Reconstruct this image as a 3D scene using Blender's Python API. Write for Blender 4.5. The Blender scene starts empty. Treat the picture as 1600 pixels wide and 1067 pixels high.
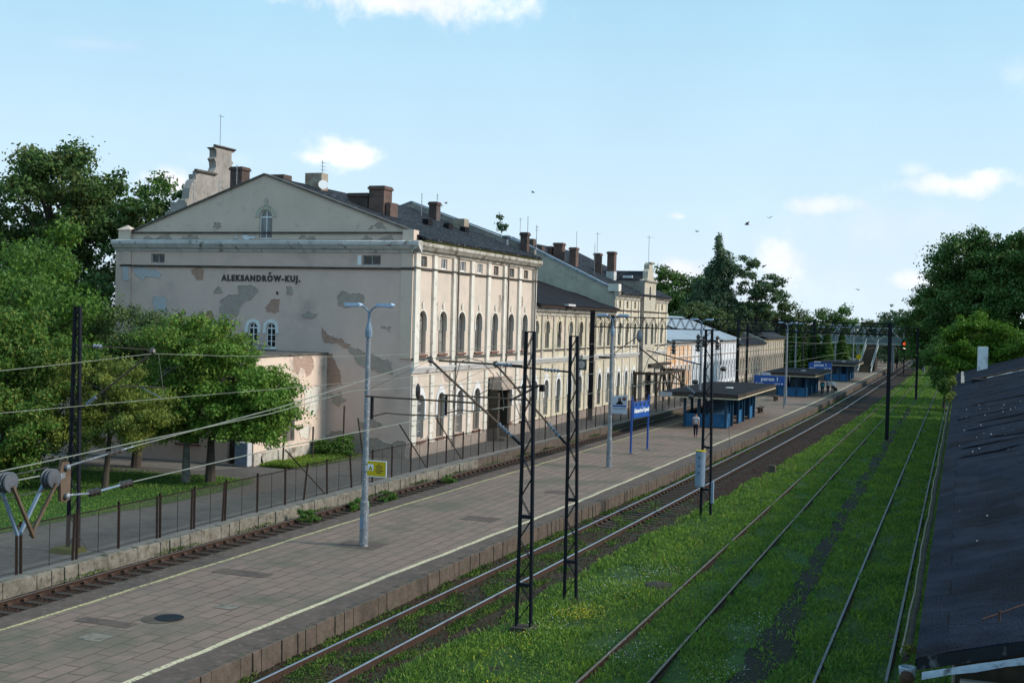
import bpy, bmesh, math, random
import numpy as np
from mathutils import Vector, Matrix
from mathutils.geometry import delaunay_2d_cdt
R = math.radians
scene = bpy.context.scene
COL = scene.collection
random.seed(7)

# ------------------------------------------------------------------ camera
cd = bpy.data.cameras.new('camera'); cam = bpy.data.objects.new('camera', cd); COL.objects.link(cam)
cd.sensor_width = 36.0; cd.lens = 1900 / 1600 * 36; cd.clip_start = 0.1; cd.clip_end = 6000
CR = Vector((0.9373858, 0.3472890, 0.0264225)); CU = Vector((-0.0312785, 0.0083832, 0.9994756)); CF = Vector((-0.3468853, 0.9377207, -0.0187209))
cam.matrix_world = Matrix(((CR.x, CU.x, -CF.x, 0), (CR.y, CU.y, -CF.y, 0), (CR.z, CU.z, -CF.z, 8.1), (0, 0, 0, 1)))
scene.camera = cam

# ------------------------------------------------------------------ light
SUN_EL, SUN_AZ = 29, 80           # azimuth from +Y (along the tracks) towards +X (right)
SKY_STRENGTH, SUN_STRENGTH, EXPOSURE = 0.12, 3.6, 0.12
scene.view_settings.view_transform = 'Standard'; scene.view_settings.look = 'None'
scene.view_settings.gamma = 1; scene.view_settings.use_curve_mapping = False
scene.view_settings.exposure = EXPOSURE
w = bpy.data.worlds.new('World'); scene.world = w; w.use_nodes = True
NT = w.node_tree; NT.nodes.clear()
def wn(t, **k):
    n = NT.nodes.new(t)
    for a, b in k.items(): setattr(n, a, b)
    return n
def wmath(op, a, b=None, c=None):
    n = wn('ShaderNodeMath', operation=op)
    for i, x in enumerate((a, b, c)):
        if x is None: continue
        if isinstance(x, (int, float)): n.inputs[i].default_value = x
        else: NT.links.new(x, n.inputs[i])
    return n.outputs[0]
sky = wn('ShaderNodeTexSky', sky_type='NISHITA'); sky.sun_disc = False
sky.sun_elevation = R(SUN_EL); sky.sun_rotation = R(SUN_AZ); sky.air_density = 1.0; sky.dust_density = 0.6; sky.ozone_density = 1.5
tc = wn('ShaderNodeTexCoord'); dirv = tc.outputs['Generated']
nz = wn('ShaderNodeTexNoise'); nz.inputs['Scale'].default_value = 26; nz.inputs['Detail'].default_value = 7; nz.inputs['Roughness'].default_value = 0.6
NT.links.new(dirv, nz.inputs['Vector'])
nz2 = wn('ShaderNodeTexNoise'); nz2.inputs['Scale'].default_value = 9; nz2.inputs['Detail'].default_value = 4
NT.links.new(dirv, nz2.inputs['Vector'])
def pix(x, y):
    return ((x - 800) * CR - (y - 533.5) * CU + 1900 * CF).normalized()
def dotc(v):
    n = wn('ShaderNodeVectorMath', operation='DOT_PRODUCT'); NT.links.new(dirv, n.inputs[0]); n.inputs[1].default_value = v
    return n.outputs['Value']
cloud = None
# real cumulus puffs of the day, each a direction and an angular size
for x, y, sx, sy, st in [(640, -6, 190, 34, .9), (540, 240, 56, 25, 1), (500, 246, 40, 12, .8), (268, 284, 38, 20, .95), (1222, 412, 38, 36, .9), (1285, 322, 50, 16, .7),
                         (1500, 290, 74, 18, .8), (1545, 282, 36, 14, .8), (1415, 436, 36, 14, .85), (1064, 338, 18, 7, .55), (1070, 428, 46, 20, .85), (1430, 268, 22, 9, .4), (1590, 120, 50, 30, .3),
                         (1150, 440, 170, 34, .35), (1380, 360, 240, 46, .25), (350, 250, 60, 12, .25), (160, 70, 60, 10, .2)]:
    c = pix(x, y); uu = c.cross(Vector((0, 0, 1))).normalized(); vv = uu.cross(c)
    a = wmath('MULTIPLY', wmath('SUBTRACT', dotc(uu), c.dot(uu)), 1900 / sx)
    b = wmath('MULTIPLY', wmath('SUBTRACT', dotc(vv), c.dot(vv)), 1900 / sy)
    r2 = wmath('SQRT', wmath('ADD', wmath('MULTIPLY', a, a), wmath('MULTIPLY', b, b)))
    front = wmath('GREATER_THAN', dotc(c), 0.5)
    rr = wmath('ADD', r2, wmath('MULTIPLY', wmath('SUBTRACT', nz.outputs['Fac'], 0.5), 3.2))
    m = wn('ShaderNodeMapRange', interpolation_type='SMOOTHSTEP'); NT.links.new(rr, m.inputs['Value'])
    m.inputs['From Min'].default_value = 1.35; m.inputs['From Max'].default_value = 0.2 if st > .5 else -.4
    m.inputs['To Min'].default_value = 0; m.inputs['To Max'].default_value = st
    k = wmath('MULTIPLY', m.outputs[0], front)
    cloud = k if cloud is None else wmath('MAXIMUM', cloud, k)
sx_ = wn('ShaderNodeSeparateXYZ'); NT.links.new(dirv, sx_.inputs[0])
hz = wn('ShaderNodeMapRange'); NT.links.new(sx_.outputs['Z'], hz.inputs['Value'])
hz.inputs['From Min'].default_value = 0.0; hz.inputs['From Max'].default_value = 0.30; hz.inputs['To Min'].default_value = 0.97; hz.inputs['To Max'].default_value = 0.80
veil = wmath('MULTIPLY', hz.outputs[0], wmath('ADD', 0.85, wmath('MULTIPLY', nz2.outputs['Fac'], 0.28)))
veil.node.use_clamp = True
veilmix = wn('ShaderNodeMix', data_type='RGBA'); NT.links.new(veil, veilmix.inputs['Factor'])
NT.links.new(sky.outputs[0], veilmix.inputs['A']); 
vc = wn('ShaderNodeMix', data_type='RGBA'); hv = wn('ShaderNodeMapRange'); NT.links.new(sx_.outputs['Z'], hv.inputs['Value']); hv.inputs['From Min'].default_value = 0; hv.inputs['From Max'].default_value = .3; hv.inputs['To Min'].default_value = 1; hv.inputs['To Max'].default_value = 0; NT.links.new(hv.outputs[0], vc.inputs['Factor'])
vc.inputs['A'].default_value = (3.4, 6.2, 8.0, 1); vc.inputs['B'].default_value = (6.1, 7.2, 8.1, 1); NT.links.new(vc.outputs['Result'], veilmix.inputs['B'])     # thin high haze
mixc = wn('ShaderNodeMix', data_type='RGBA'); NT.links.new(cloud, mixc.inputs['Factor'])
NT.links.new(veilmix.outputs['Result'], mixc.inputs['A']); 
cc = wn('ShaderNodeMix', data_type='RGBA'); ccr = wn('ShaderNodeMapRange'); NT.links.new(nz2.outputs['Fac'], ccr.inputs['Value']); ccr.inputs['From Min'].default_value = .35; ccr.inputs['From Max'].default_value = .62
NT.links.new(ccr.outputs[0], cc.inputs['Factor']); cc.inputs['A'].default_value = (6.7, 6.9, 7.7, 1); cc.inputs['B'].default_value = (9.6, 9.5, 9.5, 1); NT.links.new(cc.outputs['Result'], mixc.inputs['B'])
bg = wn('ShaderNodeBackground'); bg.inputs['Strength'].default_value = SKY_STRENGTH
NT.links.new(mixc.outputs['Result'], bg.inputs['Color'])
wo = wn('ShaderNodeOutputWorld'); NT.links.new(bg.outputs[0], wo.inputs['Surface'])
sl = bpy.data.lights.new('sun', 'SUN'); sl.energy = SUN_STRENGTH; sl.angle = R(11); sl.color = (1.0, 0.91, 0.80)
so = bpy.data.objects.new('sun', sl); COL.objects.link(so)
sdir = Vector((math.sin(R(SUN_AZ)) * math.cos(R(SUN_EL)), math.cos(R(SUN_AZ)) * math.cos(R(SUN_EL)), math.sin(R(SUN_EL))))
so.rotation_euler = sdir.to_track_quat('Z', 'Y').to_euler()

# ------------------------------------------------------------------ materials
MATS = {}
def mk(name, c1, c2=None, scale=3.0, rough=0.85, metal=0.0, bump=0.0, bscale=None, detail=6, contrast=(.35, .65), stretch=None, c3=None, s3=18, f3=(.55, .75), spec=None, trans=0.0, emit=None):
    if name in MATS: return MATS[name]
    m = bpy.data.materials.new(name); m.use_nodes = True; t = m.node_tree; n = t.nodes; l = t.links
    p = n['Principled BSDF']; p.inputs['Roughness'].default_value = rough; p.inputs['Metallic'].default_value = metal
    p.inputs['Specular IOR Level'].default_value = spec if spec is not None else (.5 if (metal or rough < .5) else .15)
    p.inputs['Base Color'].default_value = (*c1, 1)
    geo = n.new('ShaderNodeNewGeometry'); src = geo.outputs['Position']
    if stretch:
        mp = n.new('ShaderNodeVectorMath'); mp.operation = 'MULTIPLY'; mp.inputs[1].default_value = stretch; l.new(src, mp.inputs[0]); src2 = mp.outputs[0]
    else: src2 = src
    out = None
    if c2:
        nt = n.new('ShaderNodeTexNoise'); nt.inputs['Scale'].default_value = scale; nt.inputs['Detail'].default_value = detail; nt.inputs['Roughness'].default_value = .62
        l.new(src2, nt.inputs['Vector'])
        r = n.new('ShaderNodeMapRange'); r.inputs['From Min'].default_value = contrast[0]; r.inputs['From Max'].default_value = contrast[1]; l.new(nt.outputs['Fac'], r.inputs['Value'])
        mx = n.new('ShaderNodeMix'); mx.data_type = 'RGBA'; l.new(r.outputs[0], mx.inputs['Factor']); mx.inputs['A'].default_value = (*c1, 1); mx.inputs['B'].default_value = (*c2, 1)
        out = mx.outputs['Result']
        if c3:
            nt3 = n.new('ShaderNodeTexNoise'); nt3.inputs['Scale'].default_value = s3; nt3.inputs['Detail'].default_value = 4; l.new(src, nt3.inputs['Vector'])
            r3 = n.new('ShaderNodeMapRange'); r3.inputs['From Min'].default_value = f3[0]; r3.inputs['From Max'].default_value = f3[1]; l.new(nt3.outputs['Fac'], r3.inputs['Value'])
            mx3 = n.new('ShaderNodeMix'); mx3.data_type = 'RGBA'; l.new(r3.outputs[0], mx3.inputs['Factor']); l.new(out, mx3.inputs['A']); mx3.inputs['B'].default_value = (*c3, 1)
            out = mx3.outputs['Result']
        l.new(out, p.inputs['Base Color'])
    if bump:
        nb = n.new('ShaderNodeTexNoise'); nb.inputs['Scale'].default_value = bscale or scale * 3; nb.inputs['Detail'].default_value = 5; l.new(src, nb.inputs['Vector'])
        b = n.new('ShaderNodeBump'); b.inputs['Strength'].default_value = 1; b.inputs['Distance'].default_value = bump; l.new(nb.outputs['Fac'], b.inputs['Height']); l.new(b.outputs[0], p.inputs['Normal'])
    if trans:
        tr = n.new('ShaderNodeBsdfTranslucent'); ms = n.new('ShaderNodeMixShader'); ms.inputs[0].default_value = trans
        if out: l.new(out, tr.inputs['Color'])
        else: tr.inputs['Color'].default_value = (*c1, 1)
        o = n['Material Output']; l.new(p.outputs[0], ms.inputs[1]); l.new(tr.outputs[0], ms.inputs[2]); l.new(ms.outputs[0], o.inputs['Surface'])
    if emit: p.inputs['Emission Color'].default_value = (*emit[0], 1); p.inputs['Emission Strength'].default_value = emit[1]
    MATS[name] = m; return m
def mk_brick(name, c1, c2, mortar, uv, spec=.3, bw=.26, bh=.075, ms=.012, rough=.9, noise=None, nscale=.5, nf=(.4, .65), c4=None, bump=.004, offset=.5, s4=.22, f4=(.5, .68)):
    # uv: two world axes ('yz' etc.) used as the brick plane
    m = bpy.data.materials.new(name); m.use_nodes = True; t = m.node_tree; n = t.nodes; l = t.links; p = n['Principled BSDF']; p.inputs['Roughness'].default_value = rough; p.inputs['Specular IOR Level'].default_value = spec
    geo = n.new('ShaderNodeNewGeometry'); s = n.new('ShaderNodeSeparateXYZ'); l.new(geo.outputs['Position'], s.inputs[0]); c = n.new('ShaderNodeCombineXYZ')
    nd = n.new('ShaderNodeTexNoise'); nd.inputs['Scale'].default_value = 1.1; nd.inputs['Detail'].default_value = 2; l.new(geo.outputs['Position'], nd.inputs['Vector'])
    for i, a in enumerate(uv):
        q = n.new('ShaderNodeMath'); q.operation = 'MULTIPLY_ADD'; l.new(nd.outputs['Fac'], q.inputs[0]); q.inputs[1].default_value = .12 if bh > .2 else .01; l.new(s.outputs[a.upper()], q.inputs[2]); l.new(q.outputs[0], c.inputs[i])
    b = n.new('ShaderNodeTexBrick'); l.new(c.outputs[0], b.inputs['Vector']); b.inputs['Scale'].default_value = 1; b.inputs['Brick Width'].default_value = bw; b.inputs['Row Height'].default_value = bh
    b.inputs['Mortar Size'].default_value = ms; b.inputs['Mortar Smooth'].default_value = .3; b.inputs['Color1'].default_value = (*c1, 1); b.inputs['Color2'].default_value = (*c2, 1); b.inputs['Mortar'].default_value = (*mortar, 1); b.offset = offset
    out = b.outputs['Color']
    def over(col, sc, ff, out):
        nt = n.new('ShaderNodeTexNoise'); nt.inputs['Scale'].default_value = sc; nt.inputs['Detail'].default_value = 7; nt.inputs['Roughness'].default_value = .65; l.new(geo.outputs['Position'], nt.inputs['Vector'])
        r = n.new('ShaderNodeMapRange'); r.inputs['From Min'].default_value = ff[0]; r.inputs['From Max'].default_value = ff[1]; l.new(nt.outputs['Fac'], r.inputs['Value'])
        mu = n.new('ShaderNodeMath'); mu.operation = 'MULTIPLY'; mu.inputs[1].default_value = .75; l.new(r.outputs[0], mu.inputs[0])
        mx = n.new('ShaderNodeMix'); mx.data_type = 'RGBA'; l.new(mu.outputs[0], mx.inputs['Factor']); l.new(out, mx.inputs['A']); mx.inputs['B'].default_value = (*col, 1)
        return mx.outputs['Result']
    if noise: out = over(noise, nscale, nf, out)
    if c4: out = over(c4, s4, f4, out)
    l.new(out, p.inputs['Base Color'])
    nb = n.new('ShaderNodeTexNoise'); nb.inputs['Scale'].default_value = 30; l.new(geo.outputs['Position'], nb.inputs['Vector'])
    ad = n.new('ShaderNodeMath'); ad.operation = 'SUBTRACT'; l.new(nb.outputs['Fac'], ad.inputs[0]); l.new(b.outputs['Fac'], ad.inputs[1])
    bp = n.new('ShaderNodeBump'); bp.inputs['Strength'].default_value = 1; bp.inputs['Distance'].default_value = bump; l.new(ad.outputs[0], bp.inputs['Height']); l.new(bp.outputs[0], p.inputs['Normal'])
    MATS[name] = m; return m
def mk_wire(name, uv, pitch=.07, wire=.15):
    m = bpy.data.materials.new(name); m.use_nodes = True; t = m.node_tree; n = t.nodes; l = t.links; p = n['Principled BSDF']
    p.inputs['Base Color'].default_value = (.045, .04, .037, 1); p.inputs['Roughness'].default_value = .7
    geo = n.new('ShaderNodeNewGeometry'); s = n.new('ShaderNodeSeparateXYZ'); l.new(geo.outputs['Position'], s.inputs[0])
    def M(op, a, b):
        q = n.new('ShaderNodeMath'); q.operation = op
        for i, x in enumerate((a, b)):
            if isinstance(x, float): q.inputs[i].default_value = x
            else: l.new(x, q.inputs[i])
        return q.outputs[0]
    A, B = s.outputs[uv[0]], s.outputs[uv[1]]
    d1 = M('FRACT', M('DIVIDE', M('ADD', A, B), pitch), 0.); d2 = M('FRACT', M('DIVIDE', M('SUBTRACT', A, B), pitch), 0.)
    k = M('MAXIMUM', M('LESS_THAN', d1, wire), M('LESS_THAN', d2, wire))
    tr = n.new('ShaderNodeBsdfTransparent'); ms = n.new('ShaderNodeMixShader'); l.new(k, ms.inputs[0]); l.new(tr.outputs[0], ms.inputs[1]); l.new(p.outputs[0], ms.inputs[2]); l.new(ms.outputs[0], n['Material Output'].inputs['Surface'])
    MATS[name] = m; return m

M = {}
M['plaster_gable'] = mk('plaster_gable', (0.6360, 0.4704, 0.4080), (0.5512, 0.4123, 0.3600), 1.1, contrast=(.3, .75), c3=(0.4240, 0.3250, 0.2832), s3=.55, f3=(.56, .8), bump=.006, bscale=14)
M['plaster_top'] = mk('plaster_top', (0.6300, 0.4995, 0.4133), (0.5565, 0.4414, 0.3657), .8, contrast=(.3, .75), c3=(0.3780, 0.3201, 0.2755), s3=2.2, f3=(.6, .85), bump=.006, bscale=14)
M['plaster_pink'] = mk('plaster_pink', (0.6080, 0.5044, 0.4268), (0.5320, 0.4559, 0.3880), .9, c3=(0.4750, 0.4268, 0.3589), s3=1.8, f3=(.55, .8), bump=.006, bscale=14)
M['plaster_pale'] = mk('plaster_pale', (.70, .665, .60), (.58, .545, .48), 1.4, c3=(.28, .26, .23), s3=3, f3=(.58, .8), stretch=(1, 1, .35), bump=.006, bscale=14)
M['plaster_cream'] = mk('plaster_cream', (0.6080, 0.5367, 0.4050), (0.4940, 0.4370, 0.3450), .7, c3=(0.3230, 0.2945, 0.2500), s3=1.6, f3=(.52, .78), stretch=(0.9500, 0.9500, 0.3500), bump=.006, bscale=14)
M['plaster_greige'] = mk('plaster_greige', (.50, .455, .37), (.40, .365, .30), .9, c3=(.22, .20, .17), s3=3, f3=(.56, .8), bump=.006, bscale=14)
M['plaster_annex'] = mk('plaster_annex', (0.6992, 0.5676, 0.4704), (0.6624, 0.5246, 0.4368), .6, c3=(0.4232, 0.3612, 0.3192), s3=1.3, f3=(.52, .7), bump=.006, bscale=14)
M['plaster_grey'] = mk('plaster_grey', (.34, .31, .285), (.24, .22, .20), 1.2, c3=(.14, .13, .12), s3=4, f3=(.55, .8), bump=.01, bscale=12)
M['render_grey'] = mk('render_grey', (0.4039, 0.3362, 0.2921), (0.3121, 0.2615, 0.2259), 5, c3=(0.3488, 0.2490, 0.2025), s3=3, f3=(.5, .75), bump=.025, bscale=9)
M['render_blue'] = mk('render_blue', (.46, .47, .50), (.40, .40, .42), 5, bump=.02, bscale=9)
M['cornice_pale'] = mk('cornice_pale', (0.6000, 0.5917, 0.5859), (0.4600, 0.4462, 0.4371), 1.5, c3=(0.1700, 0.1503, 0.1302), s3=2.5, f3=(.58, .72), stretch=(1.0000, 0.9700, 0.4650), bump=.01, bscale=10)
M['cornice_worn'] = mk('cornice_worn', (.50, .475, .43), (.34, .31, .26), 2.5, c3=(.16, .13, .10), s3=2.2, f3=(.52, .68), bump=.02, bscale=8)
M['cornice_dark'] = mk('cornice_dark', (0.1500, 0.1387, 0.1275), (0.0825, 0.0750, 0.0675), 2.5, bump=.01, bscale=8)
M['white_paint'] = mk('white_paint', (.74, .74, .74), (.60, .60, .60), 4, rough=.6)
M['white_wall'] = mk('white_wall', (.70, .72, .76), (.55, .57, .60), .8, c3=(.36, .36, .37), s3=1.6, f3=(.55, .75), stretch=(1, 1, .3), bump=.006, bscale=14)
M['rust_stain'] = mk('rust_stain', (.62, .36, .19), (.66, .60, .54), 1.6, contrast=(.42, .62), stretch=(1, 1, .4), bump=.006, bscale=14)
M['beige_wall'] = mk('beige_wall', (.36, .31, .25), (.44, .40, .34), 1.2, c3=(.24, .2, .17), s3=3, f3=(.5, .75), stretch=(1, 1, .3), bump=.006, bscale=14)
M['brick_x'] = mk_brick('brick_x', (0.3780, 0.1840, 0.1276), (0.4410, 0.2484, 0.1760), (0.4830, 0.3772, 0.3256), 'xz', noise=(0.4410, 0.3404, 0.2904), nscale=3, nf=(.56, .7), bump=.012)
M['brick_y'] = mk_brick('brick_y', (.40, .22, .16), (.46, .30, .22), (.50, .45, .40), 'yz', noise=(.50, .44, .38), nscale=3, nf=(.56, .7), bump=.012)
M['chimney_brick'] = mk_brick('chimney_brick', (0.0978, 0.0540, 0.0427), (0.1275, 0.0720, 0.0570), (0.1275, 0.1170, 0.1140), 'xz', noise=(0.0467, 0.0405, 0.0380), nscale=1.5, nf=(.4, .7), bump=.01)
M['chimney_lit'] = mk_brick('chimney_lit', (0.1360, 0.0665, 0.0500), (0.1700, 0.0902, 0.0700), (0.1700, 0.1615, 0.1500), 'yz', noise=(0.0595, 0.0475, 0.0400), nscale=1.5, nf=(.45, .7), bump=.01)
M['chimney_pale'] = mk('chimney_pale', (.36, .32, .26), (.25, .17, .13), 2.2, bump=.01)
M['roof_tar'] = mk('roof_tar', (.012, .013, .017), (.021, .023, .029), 1.3, rough=.8, spec=.08, c3=(.10, .105, .12), s3=5, f3=(.57, .66), stretch=(1, .35, 1), bump=.012, bscale=3)  # pale streaks paint the roof's glints into the tar colour
M['roof_link'] = mk('roof_link', (0.0140, 0.0133, 0.0161), (0.0210, 0.0196, 0.0224), 2, rough=.85, spec=.08, bump=.01, bscale=5)
M['roof_metal'] = mk('roof_metal', (.33, .37, .42), (.26, .29, .33), .5, rough=.5, metal=.2)
M['roof_blue'] = mk('roof_blue', (.12, .32, .68), (.16, .38, .70), 2, rough=.5)
M['shed_roof'] = mk_brick('shed_roof', (0.0079, 0.0122, 0.0229), (0.0113, 0.0157, 0.0285), (0.0046, 0.0057, 0.0095), 'xy', bw=9.0, bh=1.1, ms=.02, rough=.9, spec=.06, noise=(0.0199, 0.0258, 0.0426), nscale=1.1, nf=(.42, .62), c4=(0.0060, 0.0064, 0.0095), bump=.03, offset=.3, s4=.5, f4=(.5, .6))
M['rust'] = mk('rust', (.085, .045, .03), (.045, .03, .024), 8, rough=.85, bump=.003)
M['rust_dark'] = mk('rust_dark', (0.0147, 0.0092, 0.0076), (0.0231, 0.0143, 0.0109), 8)
M['wood_dark'] = mk('wood_dark', (0.0420, 0.0350, 0.0294), (0.0700, 0.0595, 0.0490), 5, rough=.9, bump=.006)
M['steel_dark'] = mk('steel_dark', (0.0070, 0.0091, 0.0154), (0.0119, 0.0126, 0.0168), 3, rough=.6, c3=(0.0245, 0.0154, 0.0126), s3=9, f3=(.6, .75))
M['steel_grey'] = mk('steel_grey', (0.2185, 0.2415, 0.2760), (0.1495, 0.1667, 0.1898), 3, rough=.5, metal=.3, c3=(0.4600, 0.4830, 0.5060), s3=12, f3=(.55, .7))
M['steel_blue'] = mk('steel_blue', (.20, .27, .36), (.15, .20, .27), 4, rough=.5, c3=(.2, .2, .2), s3=14, f3=(.62, .75))
M['tube_rust'] = mk('tube_rust', (0.1280, 0.0960, 0.0720), (0.0960, 0.0600, 0.0400), 6, rough=.7)
M['insulator'] = mk('insulator', (.20, .23, .28), (.12, .13, .16), 9, rough=.25)
M['insul_dark'] = mk('insul_dark', (.035, .028, .026), (.06, .045, .04), 9, rough=.3)
M['wire_cu'] = mk('wire_cu', (.23, .25, .21), (.17, .185, .165), 3, rough=.5)
M['rail_side'] = mk('rail_side', (0.0400, 0.0240, 0.0184), (0.0600, 0.0360, 0.0272), 9, rough=.85)
M['rail_shine'] = mk('rail_shine', (0.4000, 0.4320, 0.4960), (0.3200, 0.3440, 0.4000), 2, rough=.3, metal=.6)
M['rail_dull'] = mk('rail_dull', (0.1350, 0.1013, 0.0825), (0.0975, 0.0750, 0.0638), 3, rough=.6, metal=.2)
M['rail_pale'] = mk('rail_pale', (.20, .155, .13), (.14, .11, .09), 3, rough=.7)
M['rail_bluish'] = mk('rail_bluish', (.095, .105, .125), (.065, .07, .082), 3, rough=.6, metal=.1)
M['sleeper'] = mk('sleeper', (0.0455, 0.0350, 0.0294), (0.0700, 0.0546, 0.0434), 9, rough=.9, bump=.01)
M['ballast'] = mk('ballast', (0.0347, 0.0189, 0.0134), (0.0162, 0.0101, 0.0078), 9, c3=(0.0501, 0.0252, 0.0168), s3=30, f3=(.5, .7), bump=.03, bscale=30)
M['ballast_weed'] = mk('ballast_weed', (0.0562, 0.0450, 0.0338), (0.0225, 0.0338, 0.0120), 1.6, contrast=(.42, .55), c3=(0.0375, 0.0225, 0.0188), s3=16, f3=(.5, .7), bump=.03, bscale=22)
M['stone'] = mk('stone', (0.0431, 0.0235, 0.0166), (0.0621, 0.0359, 0.0265), 11, rough=.9)
M['paver'] = mk_brick('paver', (.225, .153, .122), (.192, .133, .107), (0.0667, 0.0500, 0.0389), 'yx', bw=.95, bh=.5, ms=.024, noise=(0.1610, 0.1249, 0.0994), nscale=.9, nf=(.45, .62), c4=(0.0978, 0.0923, 0.0648), bump=.006, s4=.28, f4=(.50, .62))
M['paver_dark'] = mk('paver_dark', (0.1200, 0.0882, 0.0745), (0.0850, 0.0655, 0.0549), 1.7, c3=(0.1700, 0.1260, 0.1098), s3=5, f3=(.55, .75), bump=.01, bscale=12)
M['kerb'] = mk('kerb', (0.1232, 0.0952, 0.0782), (0.0765, 0.0595, 0.0493), 3, c3=(0.0638, 0.0680, 0.0425), s3=7, f3=(.55, .72), bump=.02, bscale=11)
M['kerb_pale'] = mk('kerb_pale', (0.2340, 0.2106, 0.1755), (0.1326, 0.1186, 0.0975), 2.4, c3=(0.0936, 0.0858, 0.0624), s3=5, f3=(.52, .7), bump=.03, bscale=8)
M['line_cream'] = mk('line_cream', (.60, .52, .33), (.50, .44, .30), 6, rough=.8, c3=(.24, .20, .16), s3=13, f3=(.53, .64))
M['line_yellow'] = mk('line_yellow', (0.5220, 0.4590, 0.2160), (0.4140, 0.3655, 0.1980), 6, rough=.8, c3=(0.1800, 0.1530, 0.1170), s3=13, f3=(.50, .62))
M['asphalt'] = mk('asphalt', (.13, .12, .112), (.095, .088, .082), 1.4, c3=(.165, .155, .145), s3=6, f3=(.55, .75), bump=.01, bscale=20)
M['path_pale'] = mk('path_pale', (.20, .185, .17), (.15, .14, .13), 2, bump=.01, bscale=20)
M['soil'] = mk('soil', (.055, .05, .03), (.035, .05, .018), .8, c3=(.07, .06, .045), s3=4, f3=(.5, .75), bump=.04, bscale=9)
M['meadow'] = mk('meadow', (0.0384, 0.0840, 0.0168), (0.0288, 0.0552, 0.0156), 1.1, c3=(0.0420, 0.0360, 0.0240), s3=1.6, f3=(.60, .72), bump=.05, bscale=9)
M['dirt_dark'] = mk('dirt_dark', (0.0208, 0.0168, 0.0152), (0.0144, 0.0160, 0.0096), 2.5, bump=.03, bscale=9)
M['lawn'] = mk('lawn', (0.0420, 0.0960, 0.0192), (0.0336, 0.0696, 0.0168), 1.0, bump=.03, bscale=14)
M['grass_a'] = mk('grass_a', (0.1620, 0.2658, 0.0396), (0.0849, 0.1773, 0.0396), .45, contrast=(.35, .62), rough=.75, spec=.15, trans=.28, c3=(0.1390, 0.1908, 0.0540), s3=2.3, f3=(.55, .75))
M['grass_b'] = mk('grass_b', (0.2005, 0.2880, 0.0360), (0.1187, 0.2076, 0.0432), .9, rough=.75, spec=.15, trans=.28)
M['dry_grass'] = mk('dry_grass', (.20, .17, .07), (.12, .13, .04), 3, trans=.2)
M['weed'] = mk('weed', (0.1020, 0.1560, 0.0264), (0.0456, 0.0780, 0.0240), 2.2, contrast=(.42, .58), rough=.8, spec=.15, trans=.2)
M['flower_yellow'] = mk('flower_yellow', (.55, .42, .03), rough=.8)
M['flower_white'] = mk('flower_white', (.55, .58, .52), rough=.8)
def leafm(n, a, b, c=None, sc=.8, tr=.3): return mk(n, a, b, sc, contrast=(.38, .62), rough=.6, spec=.25, trans=tr, c3=c, s3=.5, f3=(.5, .7))
M['leaf_dark'] = leafm('leaf_dark', (0.0572, 0.1222, 0.0286), (0.0975, 0.1703, 0.0429), (0.1456, 0.1378, 0.0403))
M['leaf_green'] = leafm('leaf_green', (0.0946, 0.1964, 0.0276), (0.0694, 0.1384, 0.0300))
M['leaf_lime'] = leafm('leaf_lime', (0.0983, 0.2059, 0.0290), (0.1638, 0.2682, 0.0428), sc=1.4)
M['leaf_bright'] = leafm('leaf_bright', (0.1081, 0.1946, 0.0207), (0.0713, 0.1490, 0.0207))
M['leaf_yellow'] = leafm('leaf_yellow', (0.2064, 0.2352, 0.0408), (0.1176, 0.1728, 0.0384), sc=1.3)
M['leaf_olive'] = leafm('leaf_olive', (0.0936, 0.1404, 0.0468), (0.0624, 0.1066, 0.0377))
M['leaf_poplar'] = leafm('leaf_poplar', (0.0759, 0.1334, 0.0701), (0.1081, 0.1587, 0.0885))
M['leaf_far'] = leafm('leaf_far', (0.0624, 0.0996, 0.0336), (0.0900, 0.1236, 0.0384), (0.0828, 0.0828, 0.0276), sc=.25)
M['leaf_deep'] = leafm('leaf_deep', (0.0403, 0.1020, 0.0215), (0.0590, 0.1323, 0.0259), (0.0820, 0.1481, 0.0259), tr=.2)
M['leaf_spring'] = leafm('leaf_spring', (.105, .205, .014), (.065, .15, .014), sc=1.0)
M['bark'] = mk('bark', (.085, .07, .055), (.055, .045, .038), 6, bump=.02)
M['bark_pale'] = mk('bark_pale', (.22, .21, .19), (.10, .09, .08), 3, bump=.02)
M['glass'] = mk('glass', (.05, .055, .06), (.17, .18, .19), 1.3, rough=.15, spec=.6)  # lighter grey mottling puts the sky's reflection into the pane colour
M['curtain'] = mk('curtain', (.34, .33, .31), (.16, .16, .16), 2.2, rough=.3, spec=.6, stretch=(1, 1, .4))
M['glass_black'] = mk('glass_black', (.008, .009, .01), (.02, .022, .025), 2, rough=.2)
M['board_grey'] = mk('board_grey', (.17, .16, .145), (.11, .10, .09), 2.5, rough=.85, stretch=(1, 1, .3))
M['frame_dark'] = mk('frame_dark', (.10, .07, .055), (.16, .14, .12), 5, rough=.8)
M['frame_grey'] = mk('frame_grey', (.42, .42, .41), (.25, .24, .23), 5, rough=.7)
M['sill_red'] = mk('sill_red', (.20, .09, .07), (.15, .085, .07), 3)
M['shop_blue'] = mk('shop_blue', (.018, .10, .24), (.03, .14, .30), 2, rough=.5)
M['post_blue'] = mk('post_blue', (.018, .06, .12), (.022, .08, .16), 2, rough=.5)
M['sign_blue'] = mk('sign_blue', (0.0120, 0.0700, 0.3150), (0.0140, 0.0850, 0.3450), 2, rough=.4)
M['sign_post'] = mk('sign_post', (.015, .06, .28), (.02, .07, .30), 2, rough=.45)
M['kiosk_roof'] = mk('kiosk_roof', (0.0140, 0.0140, 0.0182), (0.0210, 0.0210, 0.0252), 2, rough=.9, spec=.08, bump=.01)
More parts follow.
